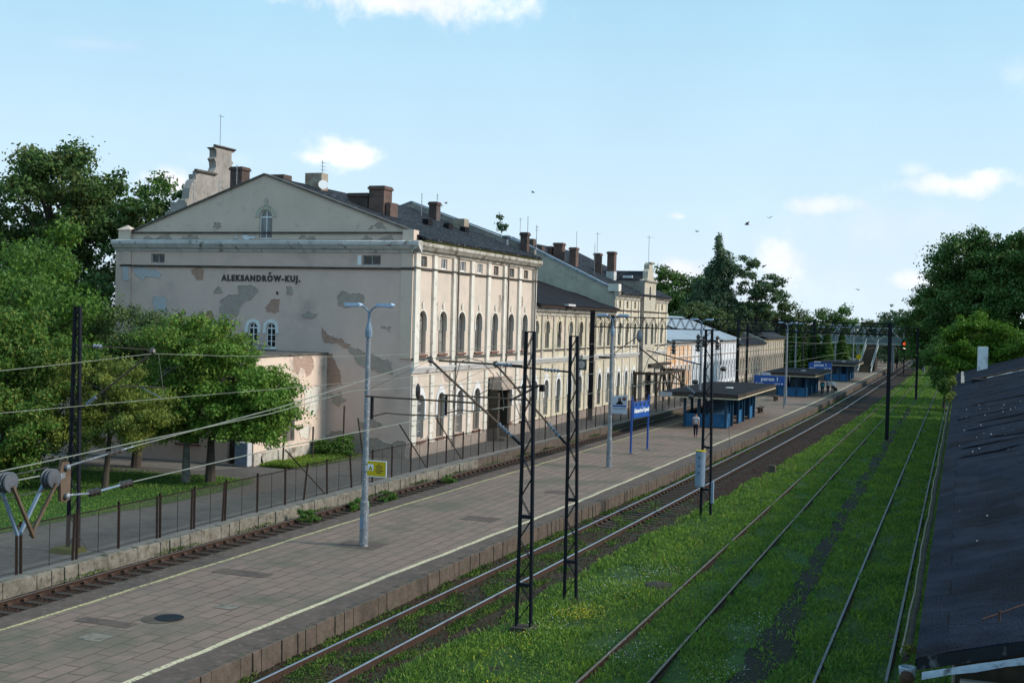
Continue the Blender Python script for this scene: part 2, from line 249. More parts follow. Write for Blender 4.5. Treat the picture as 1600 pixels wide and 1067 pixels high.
M['fascia_brown'] = mk('fascia_brown', (.045, .035, .03), (.06, .05, .045), 3, rough=.8)
M['trim_cream'] = mk('trim_cream', (.50, .44, .30), (.42, .36, .26), 3)
M['sign_yellow'] = mk('sign_yellow', (.60, .42, .015), (.52, .37, .015), 2, rough=.5)
M['ink'] = mk('ink', (.03, .028, .025), rough=.7)
M['lettering'] = mk('lettering', (.05, .045, .042), (.08, .072, .065), 8)
M['paint_white'] = mk('paint_white', (.78, .79, .80), rough=.5)
M['lamp_glass'] = mk('lamp_glass', (.42, .52, .66), (.30, .40, .55), 6, rough=.2)
M['lamp_body'] = mk('lamp_body', (.16, .25, .42), (.12, .19, .32), 5, rough=.35)
M['banner'] = mk('banner', (.52, .52, .60), (.44, .45, .52), 2)
M['clock_green'] = mk('clock_green', (.05, .09, .08), (.06, .10, .09), 2)
M['skin'] = mk('skin', (.42, .25, .18), rough=.6)
M['hair'] = mk('hair', (.03, .022, .018), rough=.7)
M['shirt_white'] = mk('shirt_white', (.48, .50, .55), (.40, .42, .47), 9)
M['cloth_navy'] = mk('cloth_navy', (.012, .016, .03), (.02, .024, .04), 9)
M['cloth_teal'] = mk('cloth_teal', (.02, .17, .20), (.025, .20, .24), 9)
M['cloth_black'] = mk('cloth_black', (.012, .012, .014), rough=.8)
M['bridge_steel'] = mk('bridge_steel', (.40, .43, .42), (.28, .31, .30), 1.5)
M['bridge_panel'] = mk('bridge_panel', (.17, .20, .21), (.13, .155, .16), 1.5)
M['stair_wood'] = mk_brick('stair_wood', (.085, .06, .038), (.10, .072, .045), (.03, .022, .016), 'xz', bw=3, bh=.17, ms=.03)
M['signal_red'] = mk('signal_red', (.6, .05, .02), emit=((1, .10, .02), 1.8))
M['signal_white'] = mk('signal_white', (.8, .75, .6), emit=((1, .85, .65), 1.5))
M['fence_wire'] = mk_wire('fence_wire', 'YZ', .07, .2)
M['bird'] = mk('bird', (.05, .05, .055), rough=.8)
M['shed_wall'] = mk('shed_wall', (.10, .13, .17), (.07, .09, .12), 2, rough=.6)
M['flashing'] = mk('flashing', (.36, .42, .50), (.20, .24, .30), 4, rough=.6, c3=(.08, .08, .09), s3=9, f3=(.55, .7), bump=.01)
M['moss'] = mk('moss', (.16, .17, .03), (.11, .12, .03), 5, trans=.2)

# ------------------------------------------------------------------ mesh helpers
class Fr:
    """local frame: u along, v up, w outward"""
    def __init__(s, o, u, v=(0, 0, 1), n=None):
        s.o = Vector(o); s.u = Vector(u).normalized(); s.v = Vector(v).normalized(); s.n = Vector(n).normalized() if n else s.u.cross(s.v)
    def __call__(s, a, b, c=0): return s.o + s.u * float(a) + s.v * float(b) + s.n * float(c)
WORLD = Fr((0, 0, 0), (1, 0, 0), (0, 1, 0), (0, 0, 1))
class MB:
    def __init__(s, fr=None): s.v = []; s.f = []; s.m = []; s.fr = fr or WORLD; s.cm = 0
    def add(s, pts, faces):
        b = len(s.v); s.v += [s.fr(*p) for p in pts]
        for f in faces: s.f.append([b + i for i in f]); s.m.append(s.cm)
        return s
    def box(s, x0, x1, y0, y1, z0, z1):
        return s.add([(x0, y0, z0), (x1, y0, z0), (x1, y1, z0), (x0, y1, z0), (x0, y0, z1), (x1, y0, z1), (x1, y1, z1), (x0, y1, z1)],
                     [(0, 3, 2, 1), (4, 5, 6, 7), (0, 1, 5, 4), (1, 2, 6, 5), (2, 3, 7, 6), (3, 0, 4, 7)])
    def tube(s, pts, r, n=6, cap=True, r2=None):
        pts = [Vector(p) for p in pts]; N = len(pts); vs = []; fs = []
        rr = r if isinstance(r, (list, tuple)) else [r + ((r2 if r2 is not None else r) - r) * i / max(1, N - 1) for i in range(N)]
        for i, p in enumerate(pts):
            d = (pts[min(i + 1, N - 1)] - pts[max(i - 1, 0)]).normalized()
            a = d.cross(Vector((0, 0, 1)) if abs(d.z) < .95 else Vector((0, 1, 0))).normalized(); b = d.cross(a)
            for k in range(n):
                t = 2 * math.pi * (k + .5) / n; vs.append(tuple(p + rr[i] * (math.cos(t) * a + math.sin(t) * b)))
        for i in range(N - 1):
            for k in range(n): fs.append((i * n + k, i * n + (k + 1) % n, (i + 1) * n + (k + 1) % n, (i + 1) * n + k))
        if cap: fs.append(tuple(range(n - 1, -1, -1))); fs.append(tuple(range((N - 1) * n, N * n)))
        return s.add(vs, fs)
    def bar(s, p, q, w, h, side=None):
        p, q = Vector(p), Vector(q); d = (q - p).normalized(); a = Vector(side).normalized() if side else d.cross(Vector((0, 0, 1)) if abs(d.z) < .95 else Vector((0, 1, 0))).normalized()
        b = d.cross(a).normalized(); a = b.cross(d).normalized(); vs = []
        for e in (p, q):
            for sa, sb in ((-1, -1), (1, -1), (1, 1), (-1, 1)): vs.append(tuple(e + sa * w / 2 * a + sb * h / 2 * b))
        return s.add(vs, [(0, 1, 2, 3), (7, 6, 5, 4), (0, 4, 5, 1), (1, 5, 6, 2), (2, 6, 7, 3), (3, 7, 4, 0)])
    def prism(s, poly, w0, w1):
        n = len(poly); return s.add([(a, b, w0) for a, b in poly] + [(a, b, w1) for a, b in poly],
            [tuple(range(n - 1, -1, -1)), tuple(range(n, 2 * n))] + [(i, (i + 1) % n, n + (i + 1) % n, n + i) for i in range(n)])
    def lathe(s, c, prof, n=10, axis=(0, 0, 1)):
        c = Vector(c); ax = Vector(axis).normalized(); a = ax.cross(Vector((0, 1, 0)) if abs(ax.y) < .9 else Vector((1, 0, 0))).normalized(); b = ax.cross(a); vs = []; fs = []
        for r, h in prof:
            for k in range(n):
                t = 2 * math.pi * k / n; vs.append(tuple(c + h * ax + r * (math.cos(t) * a + math.sin(t) * b)))
        for i in range(len(prof) - 1):
            for k in range(n): fs.append((i * n + k, i * n + (k + 1) % n, (i + 1) * n + (k + 1) % n, (i + 1) * n + k))
        fs.append(tuple(range(n - 1, -1, -1))); fs.append(tuple(range((len(prof) - 1) * n, len(prof) * n)))
        return s.add(vs, fs)
    def build(s, name, mats, parent=None, smooth=False):
        me = bpy.data.meshes.new(name); me.from_pydata([tuple(v) for v in s.v], [], s.f)
        if not isinstance(mats, (list, tuple)): mats = [mats]
        for m in mats: me.materials.append(M[m] if isinstance(m, str) else m)
        if len(mats) > 1: me.polygons.foreach_set('material_index', s.m)
        if smooth: me.polygons.foreach_set('use_smooth', [True] * len(me.polygons))
        bm = bmesh.new(); bm.from_mesh(me); bmesh.ops.recalc_face_normals(bm, faces=bm.faces); bm.to_mesh(me); bm.free()
        return link(name, me, parent)
def link(name, data, parent=None):
    o = bpy.data.objects.new(name, data); COL.objects.link(o)
    if parent is not None:
        o.parent = parent
        if parent.matrix_basis != Matrix.Identity(4) or parent.parent: o.matrix_parent_inverse = wmat(parent).inverted()
    return o
def wmat(o):
    m = o.matrix_basis.copy()
    return (wmat(o.parent) @ o.matrix_parent_inverse @ m) if o.parent else m
def empty(name, loc): 
    o = bpy.data.objects.new(name, None); COL.objects.link(o); o.location = loc; o.empty_display_size = .3; return o
def tag(o, label, cat, group=None):
    o['label'] = label; o['category'] = cat
    if group: o['group'] = group
    return o
def struct(o): o['kind'] = 'structure'; return o
def stuff(o, label=None, cat=None):
    o['kind'] = 'stuff'
    if label: o['label'] = label; o['category'] = cat
    return o
def thing(name, loc, label, cat, group=None): return tag(empty(name, loc), label, cat, group)
def copy_tree(o, parent=None):
    c = o.copy(); COL.objects.link(c)
    if parent is not None: c.parent = parent; c.matrix_parent_inverse = o.matrix_parent_inverse.copy()
    for ch in [x for x in bpy.data.objects if x.parent == o]: copy_tree(ch, c)
    return c
def dup(o, loc, label, rz=0):
    kids = {}
    c = copy_tree(o); c.location = loc; c.rotation_euler = (0, 0, rz); c['label'] = label; return c
def text_mesh(body, size, bold=0.0, spacing=1.0, depth=.01):
    cu = bpy.data.curves.new('t', 'FONT'); cu.body = body; cu.size = size; cu.align_x = 'CENTER'; cu.align_y = 'CENTER'; cu.extrude = depth; cu.offset = bold; cu.space_character = spacing; cu.resolution_u = 3
    ob = bpy.data.objects.new('t', cu); COL.objects.link(ob); dg = bpy.context.evaluated_depsgraph_get(); dg.update()
    me = bpy.data.meshes.new_from_object(ob.evaluated_get(dg)); bpy.data.objects.remove(ob); return me
def text(body, size, fr, a, b, c, mat, parent, name='lettering', bold=0.0, spacing=1.0, width=None):
    me = text_mesh(body, size, bold, spacing)
    xs = [v.co.x for v in me.vertices]; w0 = max(xs) - min(xs); k = width / w0 if width else 1
    for v in me.vertices: v.co = fr(a + v.co.x * k, b + v.co.y, c + v.co.z)
    me.materials.clear(); me.materials.append(M[mat]); return link(name, me, parent)
def quads_mesh(name, co, mat, parent=None, nv=4, mats=None, midx=None):
    """co: (N, nv, 3) float array -> N faces"""
    N = co.shape[0]; me = bpy.data.meshes.new(name); me.vertices.add(N * nv); me.vertices.foreach_set('co', co.astype(np.float32).ravel())
    me.loops.add(N * nv); me.loops.foreach_set('vertex_index', np.arange(N * nv, dtype=np.int32))
    me.polygons.add(N); me.polygons.foreach_set('loop_start', np.arange(0, N * nv, nv, dtype=np.int32)); me.polygons.foreach_set('loop_total', np.full(N, nv, np.int32))
    for m in (mats or [mat]): me.materials.append(M[m])
    if midx is not None: me.polygons.foreach_set('material_index', midx.astype(np.int32))
    me.update(); me.validate(); return link(name, me, parent)
def ragged(poly, amt=.08, it=3):
    rng = random.Random(int(abs(poly[0][0] * 100) + abs(poly[0][1] * 77)))
    for k in range(it):
        q = []
        for i in range(len(poly)):
            a, b = poly[i], poly[(i + 1) % len(poly)]; L = math.hypot(a[0] - b[0], a[1] - b[1]); m = ((a[0] + b[0]) / 2, (a[1] + b[1]) / 2)
            q += [a, (m[0] + rng.uniform(-1, 1) * amt * L * 1.6, m[1] + rng.uniform(-1, 1) * amt * L * 1.6)]
        poly = q; 
    return poly
def tri_region(outer, holes):
    """2D triangulation of outer polygon minus holes"""
    vs = []; es = []; 
    for loop in [outer] + holes:
        b = len(vs); n = len(loop); vs += [Vector(p) for p in loop]; es += [(b + i, b + (i + 1) % n) for i in range(n)]
    V, E, F, _, _, _ = delaunay_2d_cdt(vs, es, [], 1, 1e-5)
    def inside(p, poly):
        c = False; j = len(poly) - 1
        for i in range(len(poly)):
            if (poly[i][1] > p[1]) != (poly[j][1] > p[1]) and p[0] < (poly[j][0] - poly[i][0]) * (p[1] - poly[i][1]) / (poly[j][1] - poly[i][1]) + poly[i][0]: c = not c
            j = i
        return c
    out = []
    for f in F:
        c = sum((V[i] for i in f), Vector((0, 0))) / len(f)
        if inside(c, outer) and not any(inside(c, h) for h in holes): out.append(tuple(f))
    return [tuple(v) for v in V], out
def arch_pts(c, w, z0, z1, n=8, rise=None):
    """arched opening outline, ccw; z1 = crown"""
    r = w / 2; rise = r if rise is None else rise
    pts = [(c - r, z0), (c + r, z0)]
    for k in range(n + 1):
        t = math.pi * k / n; pts.append((c + r * math.cos(t), z1 - rise + rise * math.sin(t)))
    return pts
def rect_pts(c, w, z0, z1): return [(c - w / 2, z0), (c + w / 2, z0), (c + w / 2, z1), (c - w / 2, z1)]
def wall(name, fr, outer, holes, mat, parent, reveal=.3, w0=0.0):
    mb = MB(fr); V, F = tri_region(outer, holes); mb.add([(a, b, w0) for a, b in V], F)
    for h in holes:
        n = len(h); mb.add([(a, b, w0) for a, b in h] + [(a, b, w0 - reveal) for a, b in h], [(i, (i + 1) % n, n + (i + 1) % n, n + i) for i in range(n)])
    return mb.build(name, mat, parent)
def inset(pts, d):
    c = (sum(p[0] for p in pts) / len(pts), sum(p[1] for p in pts) / len(pts)); x0, x1 = min(p[0] for p in pts), max(p[0] for p in pts); z0, z1 = min(p[1] for p in pts), max(p[1] for p in pts)
    sx = 1 - 2 * d / (x1 - x0); sz = 1 - 2 * d / (z1 - z0); mx, mz = (x0 + x1) / 2, (z0 + z1) / 2
    return [(mx + (p[0] - mx) * sx, mz + (p[1] - mz) * sz) for p in pts]
def ring(mb, outer, inner, w0, w1):
    n = len(outer)
    mb.add([(a, b, w0) for a, b in outer] + [(a, b, w0) for a, b in inner] + [(a, b, w1) for a, b in outer] + [(a, b, w1) for a, b in inner],
           [f for i in range(n) for j in [(i + 1) % n] for f in ((2 * n + i, 2 * n + j, 3 * n + j, 3 * n + i), (i, j, 2 * n + j, 2 * n + i), (n + i, 3 * n + i, 3 * n + j, n + j))])
WR = random.Random(31)
def window(fr, pts, parent, frame='frame_dark', glass='glass', rows=3, cols=2, back=.2, arched=True, wname='window', trans=None):
    x0, x1 = min(p[0] for p in pts), max(p[0] for p in pts); z0, z1 = min(p[1] for p in pts), max(p[1] for p in pts); ft = .055
    mb = MB(fr); inn = inset(pts, ft); ring(mb, pts, inn, -back - .03, -back + .03)
    ztr = trans or (z1 - (x1 - x0) / 2 if arched else z1)
    if arched: mb.box(x0 + .02, x1 - .02, ztr - .035, ztr + .035, -back - .03, -back + .034)
    for k in range(1, cols): xm = x0 + (x1 - x0) * k / cols; mb.box(xm - .025, xm + .025, z0 + .03, (z1 - .04 if arched and k * 2 == cols else ztr - .03), -back - .03, -back + .032)
    for k in range(1, rows): zm = z0 + (ztr - z0) * k / rows; mb.box(x0 + .03, x1 - .03, zm - .018, zm + .018, -back - .03, -back + .026)
    o = mb.build(wname, frame, parent)
    if glass == 'glass': glass = WR.choice(['glass', 'glass', 'glass_black', 'curtain', 'glass', 'board_grey'])
    g = MB(fr).prism(inset(pts, .01), -back - .02, -back); g.build('pane', glass, o)
    return o
def hood(fr, c, w, z0, z1, mat, parent, th=.13, key=True, legs=.5, out=.06, name='window_surround', point=.0):
    """arched surround band round the window head with a keystone finial"""
    n = 10; r = w / 2; mb = MB(fr); zc = z1 - r; O = []; I = []
    for k in range(n + 1):
        t = math.pi * k / n; pk = point * max(0, math.sin(t)) ** 6
        I.append((c + (r + .002) * math.cos(t), zc + (r + .002) * math.sin(t))); O.append((c + (r + th) * math.cos(t), zc + (r + th + pk) * math.sin(t)))
    I = [(c + r + .002, zc - legs)] + I + [(c - r - .002, zc - legs)]; O = [(c + r + th, zc - legs)] + O + [(c - r - th, zc - legs)]
    n = len(I)
    mb.add([(a, b, .003) for a, b in O] + [(a, b, .003) for a, b in I] + [(a, b, out) for a, b in O] + [(a, b, out) for a, b in I],
           [f for i in range(n - 1) for j in [i + 1] for f in ((2 * n + i, 2 * n + j, 3 * n + j, 3 * n + i), (i, j, 2 * n + j, 2 * n + i), (n + i, 3 * n + i, 3 * n + j, n + j))])
    if key: mb.prism([(c - .07, z1 + th - .04), (c + .07, z1 + th - .04), (c + .11, z1 + th + .3), (c, z1 + th + .42), (c - .11, z1 + th + .3)], .003, out + .03)
    return mb.build(name, mat, parent)
def band(fr, u0, u1, z0, prof, mat, parent, name='cornice', caps=True):
    """horizontal moulding: prof = list of (height above z0, outward) from wall back to wall"""
    n = len(prof); mb = MB(fr); mb.add([(u0, z0 + h, o) for h, o in prof] + [(u1, z0 + h, o) for h, o in prof], [(i, i + 1, n + i + 1, n + i) for i in range(n - 1)] + [tuple(range(n)), tuple(range(2 * n - 1, n - 1, -1))])
    return mb.build(name, mat, parent)
def interp(x, xs, ys): return float(np.interp(x, xs, ys))

# ------------------------------------------------------------------ setting: ground, beds, platform
YS = [-20, 0, 12, 18, 22, 26, 30, 35, 40, 45, 50, 55, 60, 66, 73, 80, 88, 97, 108, 120, 135, 150, 170, 200, 230, 270, 330, 420, 600]
def t2(y): return interp(y, [-20, 20, 29, 35, 43.5, 58, 73, 97, 122, 226, 388, 600], [-15.2, -14.35, -14.15, -14.0, -13.76, -13.38, -13.05, -12.6, -12.25, -12.25, -12.6, -13])     # left rail, track 2
def t1(y): return interp(y, [-20, 20, 50, 67, 95, 140, 200, 600], [-24.5, -24.45, -24.38, -24.12, -23.65, -22.9, -22.0, -20])     # left rail, track 1
def pr(y): return interp(y, [-20, 21, 40, 50, 60, 73, 86, 115, 140, 600], [-15.3, -14.93, -14.74, -14.35, -13.98, -13.65, -13.36, -12.95, -12.95, -12.95])   # platform right edge
def pl(y): return interp(y, [-20, 21, 50, 67, 95, 140, 200, 600], [-22.2, -22.18, -22.15, -21.9, -21.45, -20.7, -19.8, -17.6])
def yr(y): return interp(y, [-20, 21, 32, 43, 49, 65, 115, 144, 600], [-16.3, -16.03, -15.83, -15.42, -15.22, -14.94, -14.05, -13.9, -13.8])
def yl(y): return interp(y, [-20, 23, 43, 60, 95, 140, 200, 600], [-21.35, -21.3, -21.28, -21.03, -20.6, -19.9, -19.0, -16.9])
PZ = .35
def sheet(name, xa, xb, z, mat, ys=YS, parent=None, z2=None, nx=1):
    mb = MB(); n = len(ys); P = []
    for y in ys:
        a = xa(y) if callable(xa) else xa; b = xb(y) if callable(xb) else xb
        for k in range(nx + 1): P.append((a + (b - a) * k / nx, y, z))
    F = [(i * (nx + 1) + k, i * (nx + 1) + k + 1, (i + 1) * (nx + 1) + k + 1, (i + 1) * (nx + 1) + k) for i in range(n - 1) for k in range(nx)]
    return mb.add(P, F).build(name, mat, parent)
struct(MB().box(-1500, 1500, -300, 3000, -3.0, -.42).build('ground', 'soil'))
struct(sheet('track_bed', -26, pl, -.165, 'ballast'))
struct(sheet('track_bed', pr, lambda y: t2(y) + 1.43 + interp(y, [20, 45, 70, 120, 300], [1.0, 1.3, 2.0, 2.4, 3.0]), -.165, 'ballast_weed', ys=[y for y in YS if y <= 55]))
struct(sheet('track_bed', pr, lambda y: t2(y) + 1.43 + interp(y, [20, 45, 70, 120, 300], [1.0, 1.3, 2.0, 2.4, 3.0]), -.165, 'ballast', ys=[y for y in YS if y >= 55]))
# meadow over the sidings, gently uneven
rng = np.random.default_rng(3)
def hump(x, y): return .035 * math.sin(x * 1.7 + .6 * y) + .03 * math.sin(y * .9 - x * .8) + .02 * math.sin(x * 4.1 + y * 2.3)
mb = MB(); gy = list(np.arange(8, 60, .8)) + list(np.arange(60, 130, 2)) + list(np.arange(130, 320, 8)); gxn = 34; P = []
for y in gy:
    a = t2(y) + 1.43 + interp(y, [20, 45, 70, 120, 300], [.95, 1.25, 1.9, 2.3, 2.9]); 
    for k in range(gxn + 1):
        x = a + (9 - a) * (k / gxn) ** 1.2; e = min(1, (x - a) / .8); P.append((x, y, -.21 + (.10 + hump(x, y)) * e))
struct(mb.add(P, [(i * (gxn + 1) + k, i * (gxn + 1) + k + 1, (i + 1) * (gxn + 1) + k + 1, (i + 1) * (gxn + 1) + k) for i in range(len(gy) - 1) for k in range(gxn)]).build('meadow', 'meadow', smooth=True))
dp = [(-4.7, 14, .30), (-4.55, 22, .35), (-4.5, 27, .30), (-4.2, 31, .55), (-4.35, 36, .30), (-4.5, 45, .30), (-4.6, 60, .30), (-4.7, 80, .35), (-4.8, 100, .3), (-4.8, 130, .3)]
mb = MB(); P = []; yy = np.arange(14, 130, .5)
for y in yy:
    cx = interp(y, [d[1] for d in dp], [d[0] for d in dp]); hw = interp(y, [d[1] for d in dp], [d[2] for d in dp]) * (1 + .35 * math.sin(y * 2.1) * math.sin(y * .7))
    for x in (cx - hw, cx, cx + hw): P.append((x, y, -.07 + hump(x, y)))
struct(mb.add(P, [(i * 3 + k, i * 3 + k + 1, i * 3 + k + 4, i * 3 + k + 3) for i in range(len(yy) - 1) for k in range(2)]).build('dirt_path', 'dirt_dark'))
# station yard on the left
WX = lambda y: t1(y) - .62
struct(sheet('footpath', -60, lambda y: WX(y) - .3, .26, 'asphalt'))
def patch(name, pts, z, mat):
    P = ragged(pts, .025, 2); V, F = tri_region(P, []); return struct(MB().add([(a, b, z) for a, b in V], F).build(name, mat))
patch('lawn', [(-60, 10), (-30.6, 10), (-30.9, 25), (-30.7, 34), (-30.0, 40), (-29.9, 44.5), (-30.3, 48.3), (-33.5, 49.3), (-36, 48.6), (-40, 47.5), (-60, 47.3)], .27, 'lawn')
patch('lawn', [(-33.3, 53.6), (-31.8, 53.2), (-30.9, 55), (-30.6, 58.5), (-31.2, 59.9), (-33.4, 60.3)], .272, 'lawn')
patch('dirt_verge', [(-60, 50.2), (-35, 50.2), (-33.2, 52.9), (-60, 52.9)], .268, 'path_pale')
struct(sheet('verge', lambda y: t1(y) - 1.9, lambda y: WX(y) - .28, .274, 'path_pale', ys=[y for y in YS if y < 260]))
# platform
pm = sheet('platform', pl, pr, PZ, 'paver'); struct(pm)
struct(sheet('platform_edge_strip', lambda y: pl(y) + .02, lambda y: yl(y) - .1, PZ + .004, 'paver_dark'))
struct(sheet('platform_edge_strip', lambda y: yr(y) + .1, lambda y: pr(y) - .02, PZ + .004, 'paver_dark'))
def wob(f, a, s): return lambda y: f(y) + a * math.sin(y * s) * .5 + a * .6 * math.sin(y * s * 2.7 + 1)
fy = list(np.arange(10, 80, .9)) + [y for y in YS if 80 <= y <= 330]
struct(sheet('safety_line', wob(lambda y: yr(y) - .085, .03, .9), wob(lambda y: yr(y) + .085, .03, .9), PZ + .008, 'line_cream', ys=fy))
struct(sheet('safety_line', wob(lambda y: yl(y) - .06, .03, .8), wob(lambda y: yl(y) + .06, .03, .8), PZ + .008, 'line_yellow', ys=fy))
def blocks(name, fx, side, y0, y1, L, ztop, zbot, dep, mat, jit=.02, parent=None, seed=1):
    rg = random.Random(seed); mb = MB(); y = y0
    while y < y1:
        l = L * rg.uniform(.8, 1.25); x = fx(y) + rg.uniform(-jit, jit); x2 = fx(y + l) + rg.uniform(-jit, jit) * .5; zt = ztop + rg.uniform(-jit, jit) * .5; b = .02
        s = side; g = .012
        mb.add([(x, y + g, zbot), (x2, y + l - g, zbot), (x2 - s * .015, y + l - g, zt - b), (x - s * .015, y + g, zt - b), (x - s * .04, y + g + .015, zt), (x2 - s * .04, y + l - g - .015, zt), (x - s * dep, y + g, zt), (x2 - s * dep, y + l - g, zt), (x - s * dep, y + g, zbot), (x2 - s * dep, y + l - g, zbot)],
               [(0, 1, 2, 3), (3, 2, 5, 4), (4, 5, 7, 6), (0, 3, 4, 6, 8), (1, 9, 7, 5, 2), (6, 7, 9, 8)])
        y += l
    return mb.build(name, mat, parent)
struct(blocks('platform_edge', lambda y: pr(y) + .03, 1, 12, 330, .42, PZ + .015, -.3, .22, 'kerb', seed=4))
struct(blocks('platform_edge', lambda y: pl(y) - .03, -1, 12, 330, .5, PZ + .01, -.3, .2, 'kerb', seed=5))
lw = blocks('low_wall', WX, 1, 14, 62, .62, .30, -.3, .30, 'kerb_pale', .035, seed=6); tag(lw, 'low pale stone block retaining wall between the track and the fence', 'low wall')
lw2 = blocks('wall_stretch', WX, 1, 62.05, 240, .8, .28, -.3, .3, 'kerb', .02, seed=7); lw2.parent = lw
for i, (x, y, a, b, m) in enumerate(((-18.9, 23.4, .35, .28, 'kerb_pale'), (-17.2, 43.5, .7, .5, 'paver_dark'), (-17.9, 27.3, .3, .25, 'kerb_pale'), (-19.6, 24.6, .8, .24, 'paver_dark'), (-16.9, 52, .5, .5, 'paver_dark'), (-18.75, 36.6, .75, .6, 'paver_dark'), (-19.8, 31, .9, .3, 'paver_dark'))):
    patch('repair_slab', [(x - a, y - b), (x + a, y - b), (x + a, y + b), (x - a, y + b)], PZ + .006 + i * .0005, m)
mh = thing('manhole', (-18.6, 25.5, PZ), 'round iron manhole cover in a pale concrete ring on the platform', 'manhole cover')
MB().lathe((-18.6, 25.5, PZ), [(.5, .0), (.5, .012), (.3, .02)], 20).build('surround', 'kerb', mh)
MB().lathe((-18.45, 25.6, PZ + .02), [(.36, .0), (.36, .01), (.33, .016)], 20).build('lid', 'steel_dark', mh)

# ------------------------------------------------------------------ railway tracks
def rail(parent, fx, y0, y1, mats, zr=0.0, step=2.0):
    prof = [(-.065, -.16), (-.065, -.145), (-.012, -.125), (-.012, -.045), (-.036, -.035), (-.036, -.004), (.036, -.004), (.036, -.035), (.012, -.045), (.012, -.125), (.065, -.145), (.065, -.16)]
    ys = list(np.arange(y0, min(y1, 100), step)) + list(np.arange(max(y0, 100), y1, 8)); mb = MB(); n = len(prof); P = []
    for y in ys: P += [(fx(y) + a, y, zr + b) for a, b in prof]
    mb.add(P, [(i * n + k, i * n + (k + 1) % n, (i + 1) * n + (k + 1) % n, (i + 1) * n + k) for i in range(len(ys) - 1) for k in range(n)])
    mb.cm = 1; P = []
    for y in ys: P += [(fx(y) + a, y, zr + b) for a, b in ((-.034, -.003), (-.028, .003), (.028, .003), (.034, -.003))]
    mb.add(P, [(i * 4 + k, i * 4 + k + 1, (i + 1) * 4 + k + 1, (i + 1) * 4 + k) for i in range(len(ys) - 1) for k in range(3)])
    return mb.build('rail', mats, parent)
def track(fx, gauge, y0, y1, mats, label, zr=0.0, sl=None):
    t = thing('railway_track', (fx(y0) + gauge / 2, y0, -.16), label, 'railway track')
    rail(t, fx, y0, y1, mats, zr); rail(t, lambda y: fx(y) + gauge, y0, y1, mats, zr)
    if sl:
        a, b = sl; y = a; k = 0; rest = MB(); rg = random.Random(int(a))
        proto = None
        while y < b:
            cx = fx(y) + gauge / 2
            if k < 98:
                mb = MB(); mb.box(cx - 1.27, cx + 1.27, y - .125, y + .125, -.28, -.135)
                o = mb.build('sleeper', 'sleeper', t)
                for gx in (fx(y), fx(y) + gauge):      # rail chairs
                    MB(Fr((gx, y, 0), (1, 0, 0))).prism([(-.16, -.134), (.16, -.134), (.16, -.10), (.12, -.06), (.075, -.06), (.07, -.128), (-.07, -.128), (-.075, -.06), (-.12, -.06), (-.16, -.10)], -.08, .08).build('rail_chair', 'rust', o)
            else: rest.box(cx - 1.27, cx + 1.27, y - .125, y + .125, -.28, -.135)
            y += .62 + rg.uniform(-.01, .01); k += 1
        if rest.v: stuff(rest.build('distant_sleepers', 'sleeper', t))
    return t
track(t1, 1.47, 12, 420, ['rail_side', 'rail_dull'], 'left railway track beside the fence with dull brown rails on dark sleepers', sl=(21.5, 240))
track(t2, 1.45, 12, 600, ['rail_side', 'rail_shine'], 'main railway track right of the platform with polished shiny rails', sl=(47, 260))
track(lambda y: -7.84, 1.47, 10, 330, ['rail_side', 'rail_pale'], 'disused siding with pale rusty rails sunk in the grass, nearer the platform', zr=.02)
track(lambda y: -2.92, 1.53, 10, 330, ['rail_side', 'rail_bluish'], 'grassed siding with blue-grey rails right beside the dark shed roof', zr=.02)
# ballast stones
def stones(name, n, fx0, fx1, y0, y1, z, mat, s0, s1, pw=1.0, seed=1):
    rg = np.random.default_rng(seed); u = rg.random(n); Y = y0 * (y1 / y0) ** u; 
    A = np.array([fx0(y) for y in Y]); B = np.array([fx1(y) for y in Y]); X = A + (B - A) * rg.random(n); S = rg.uniform(s0, s1, n)
    base = np.array([[1, 0, 0], [-.5, .87, 0], [-.5, -.87, 0], [0, 0, .9]]); tri = [(0, 1, 3), (1, 2, 3), (2, 0, 3)]
    ang = rg.random(n) * 6.28; c, s = np.cos(ang), np.sin(ang); J = 1 + rg.uniform(-.35, .35, (n, 4, 3)); V = base[None] * J * S[:, None, None]
    W = np.stack([V[..., 0] * c[:, None] - V[..., 1] * s[:, None], V[..., 0] * s[:, None] + V[..., 1] * c[:, None], V[..., 2]], -1)
    W += np.stack([X, Y, np.full(n, z)], -1)[:, None]
    return quads_mesh(name, np.concatenate([W[:, t] for t in tri]), mat, nv=3)
stuff(stones('ballast', 26000, lambda y: t1(y) - .5, lambda y: pl(y), 21, 110, -.17, 'stone', .02, .05, seed=2), 'dark brown ballast stones between the rails and sleepers', 'ballast')
stuff(stones('ballast', 30000, lambda y: pr(y), lambda y: t2(y) + 1.43 + interp(y, [20, 45, 70, 120, 300], [1.0, 1.3, 2.0, 2.4, 3.0]), 20, 130, -.17, 'stone', .02, .05, seed=3), 'dark ballast stones along the main track', 'ballast')

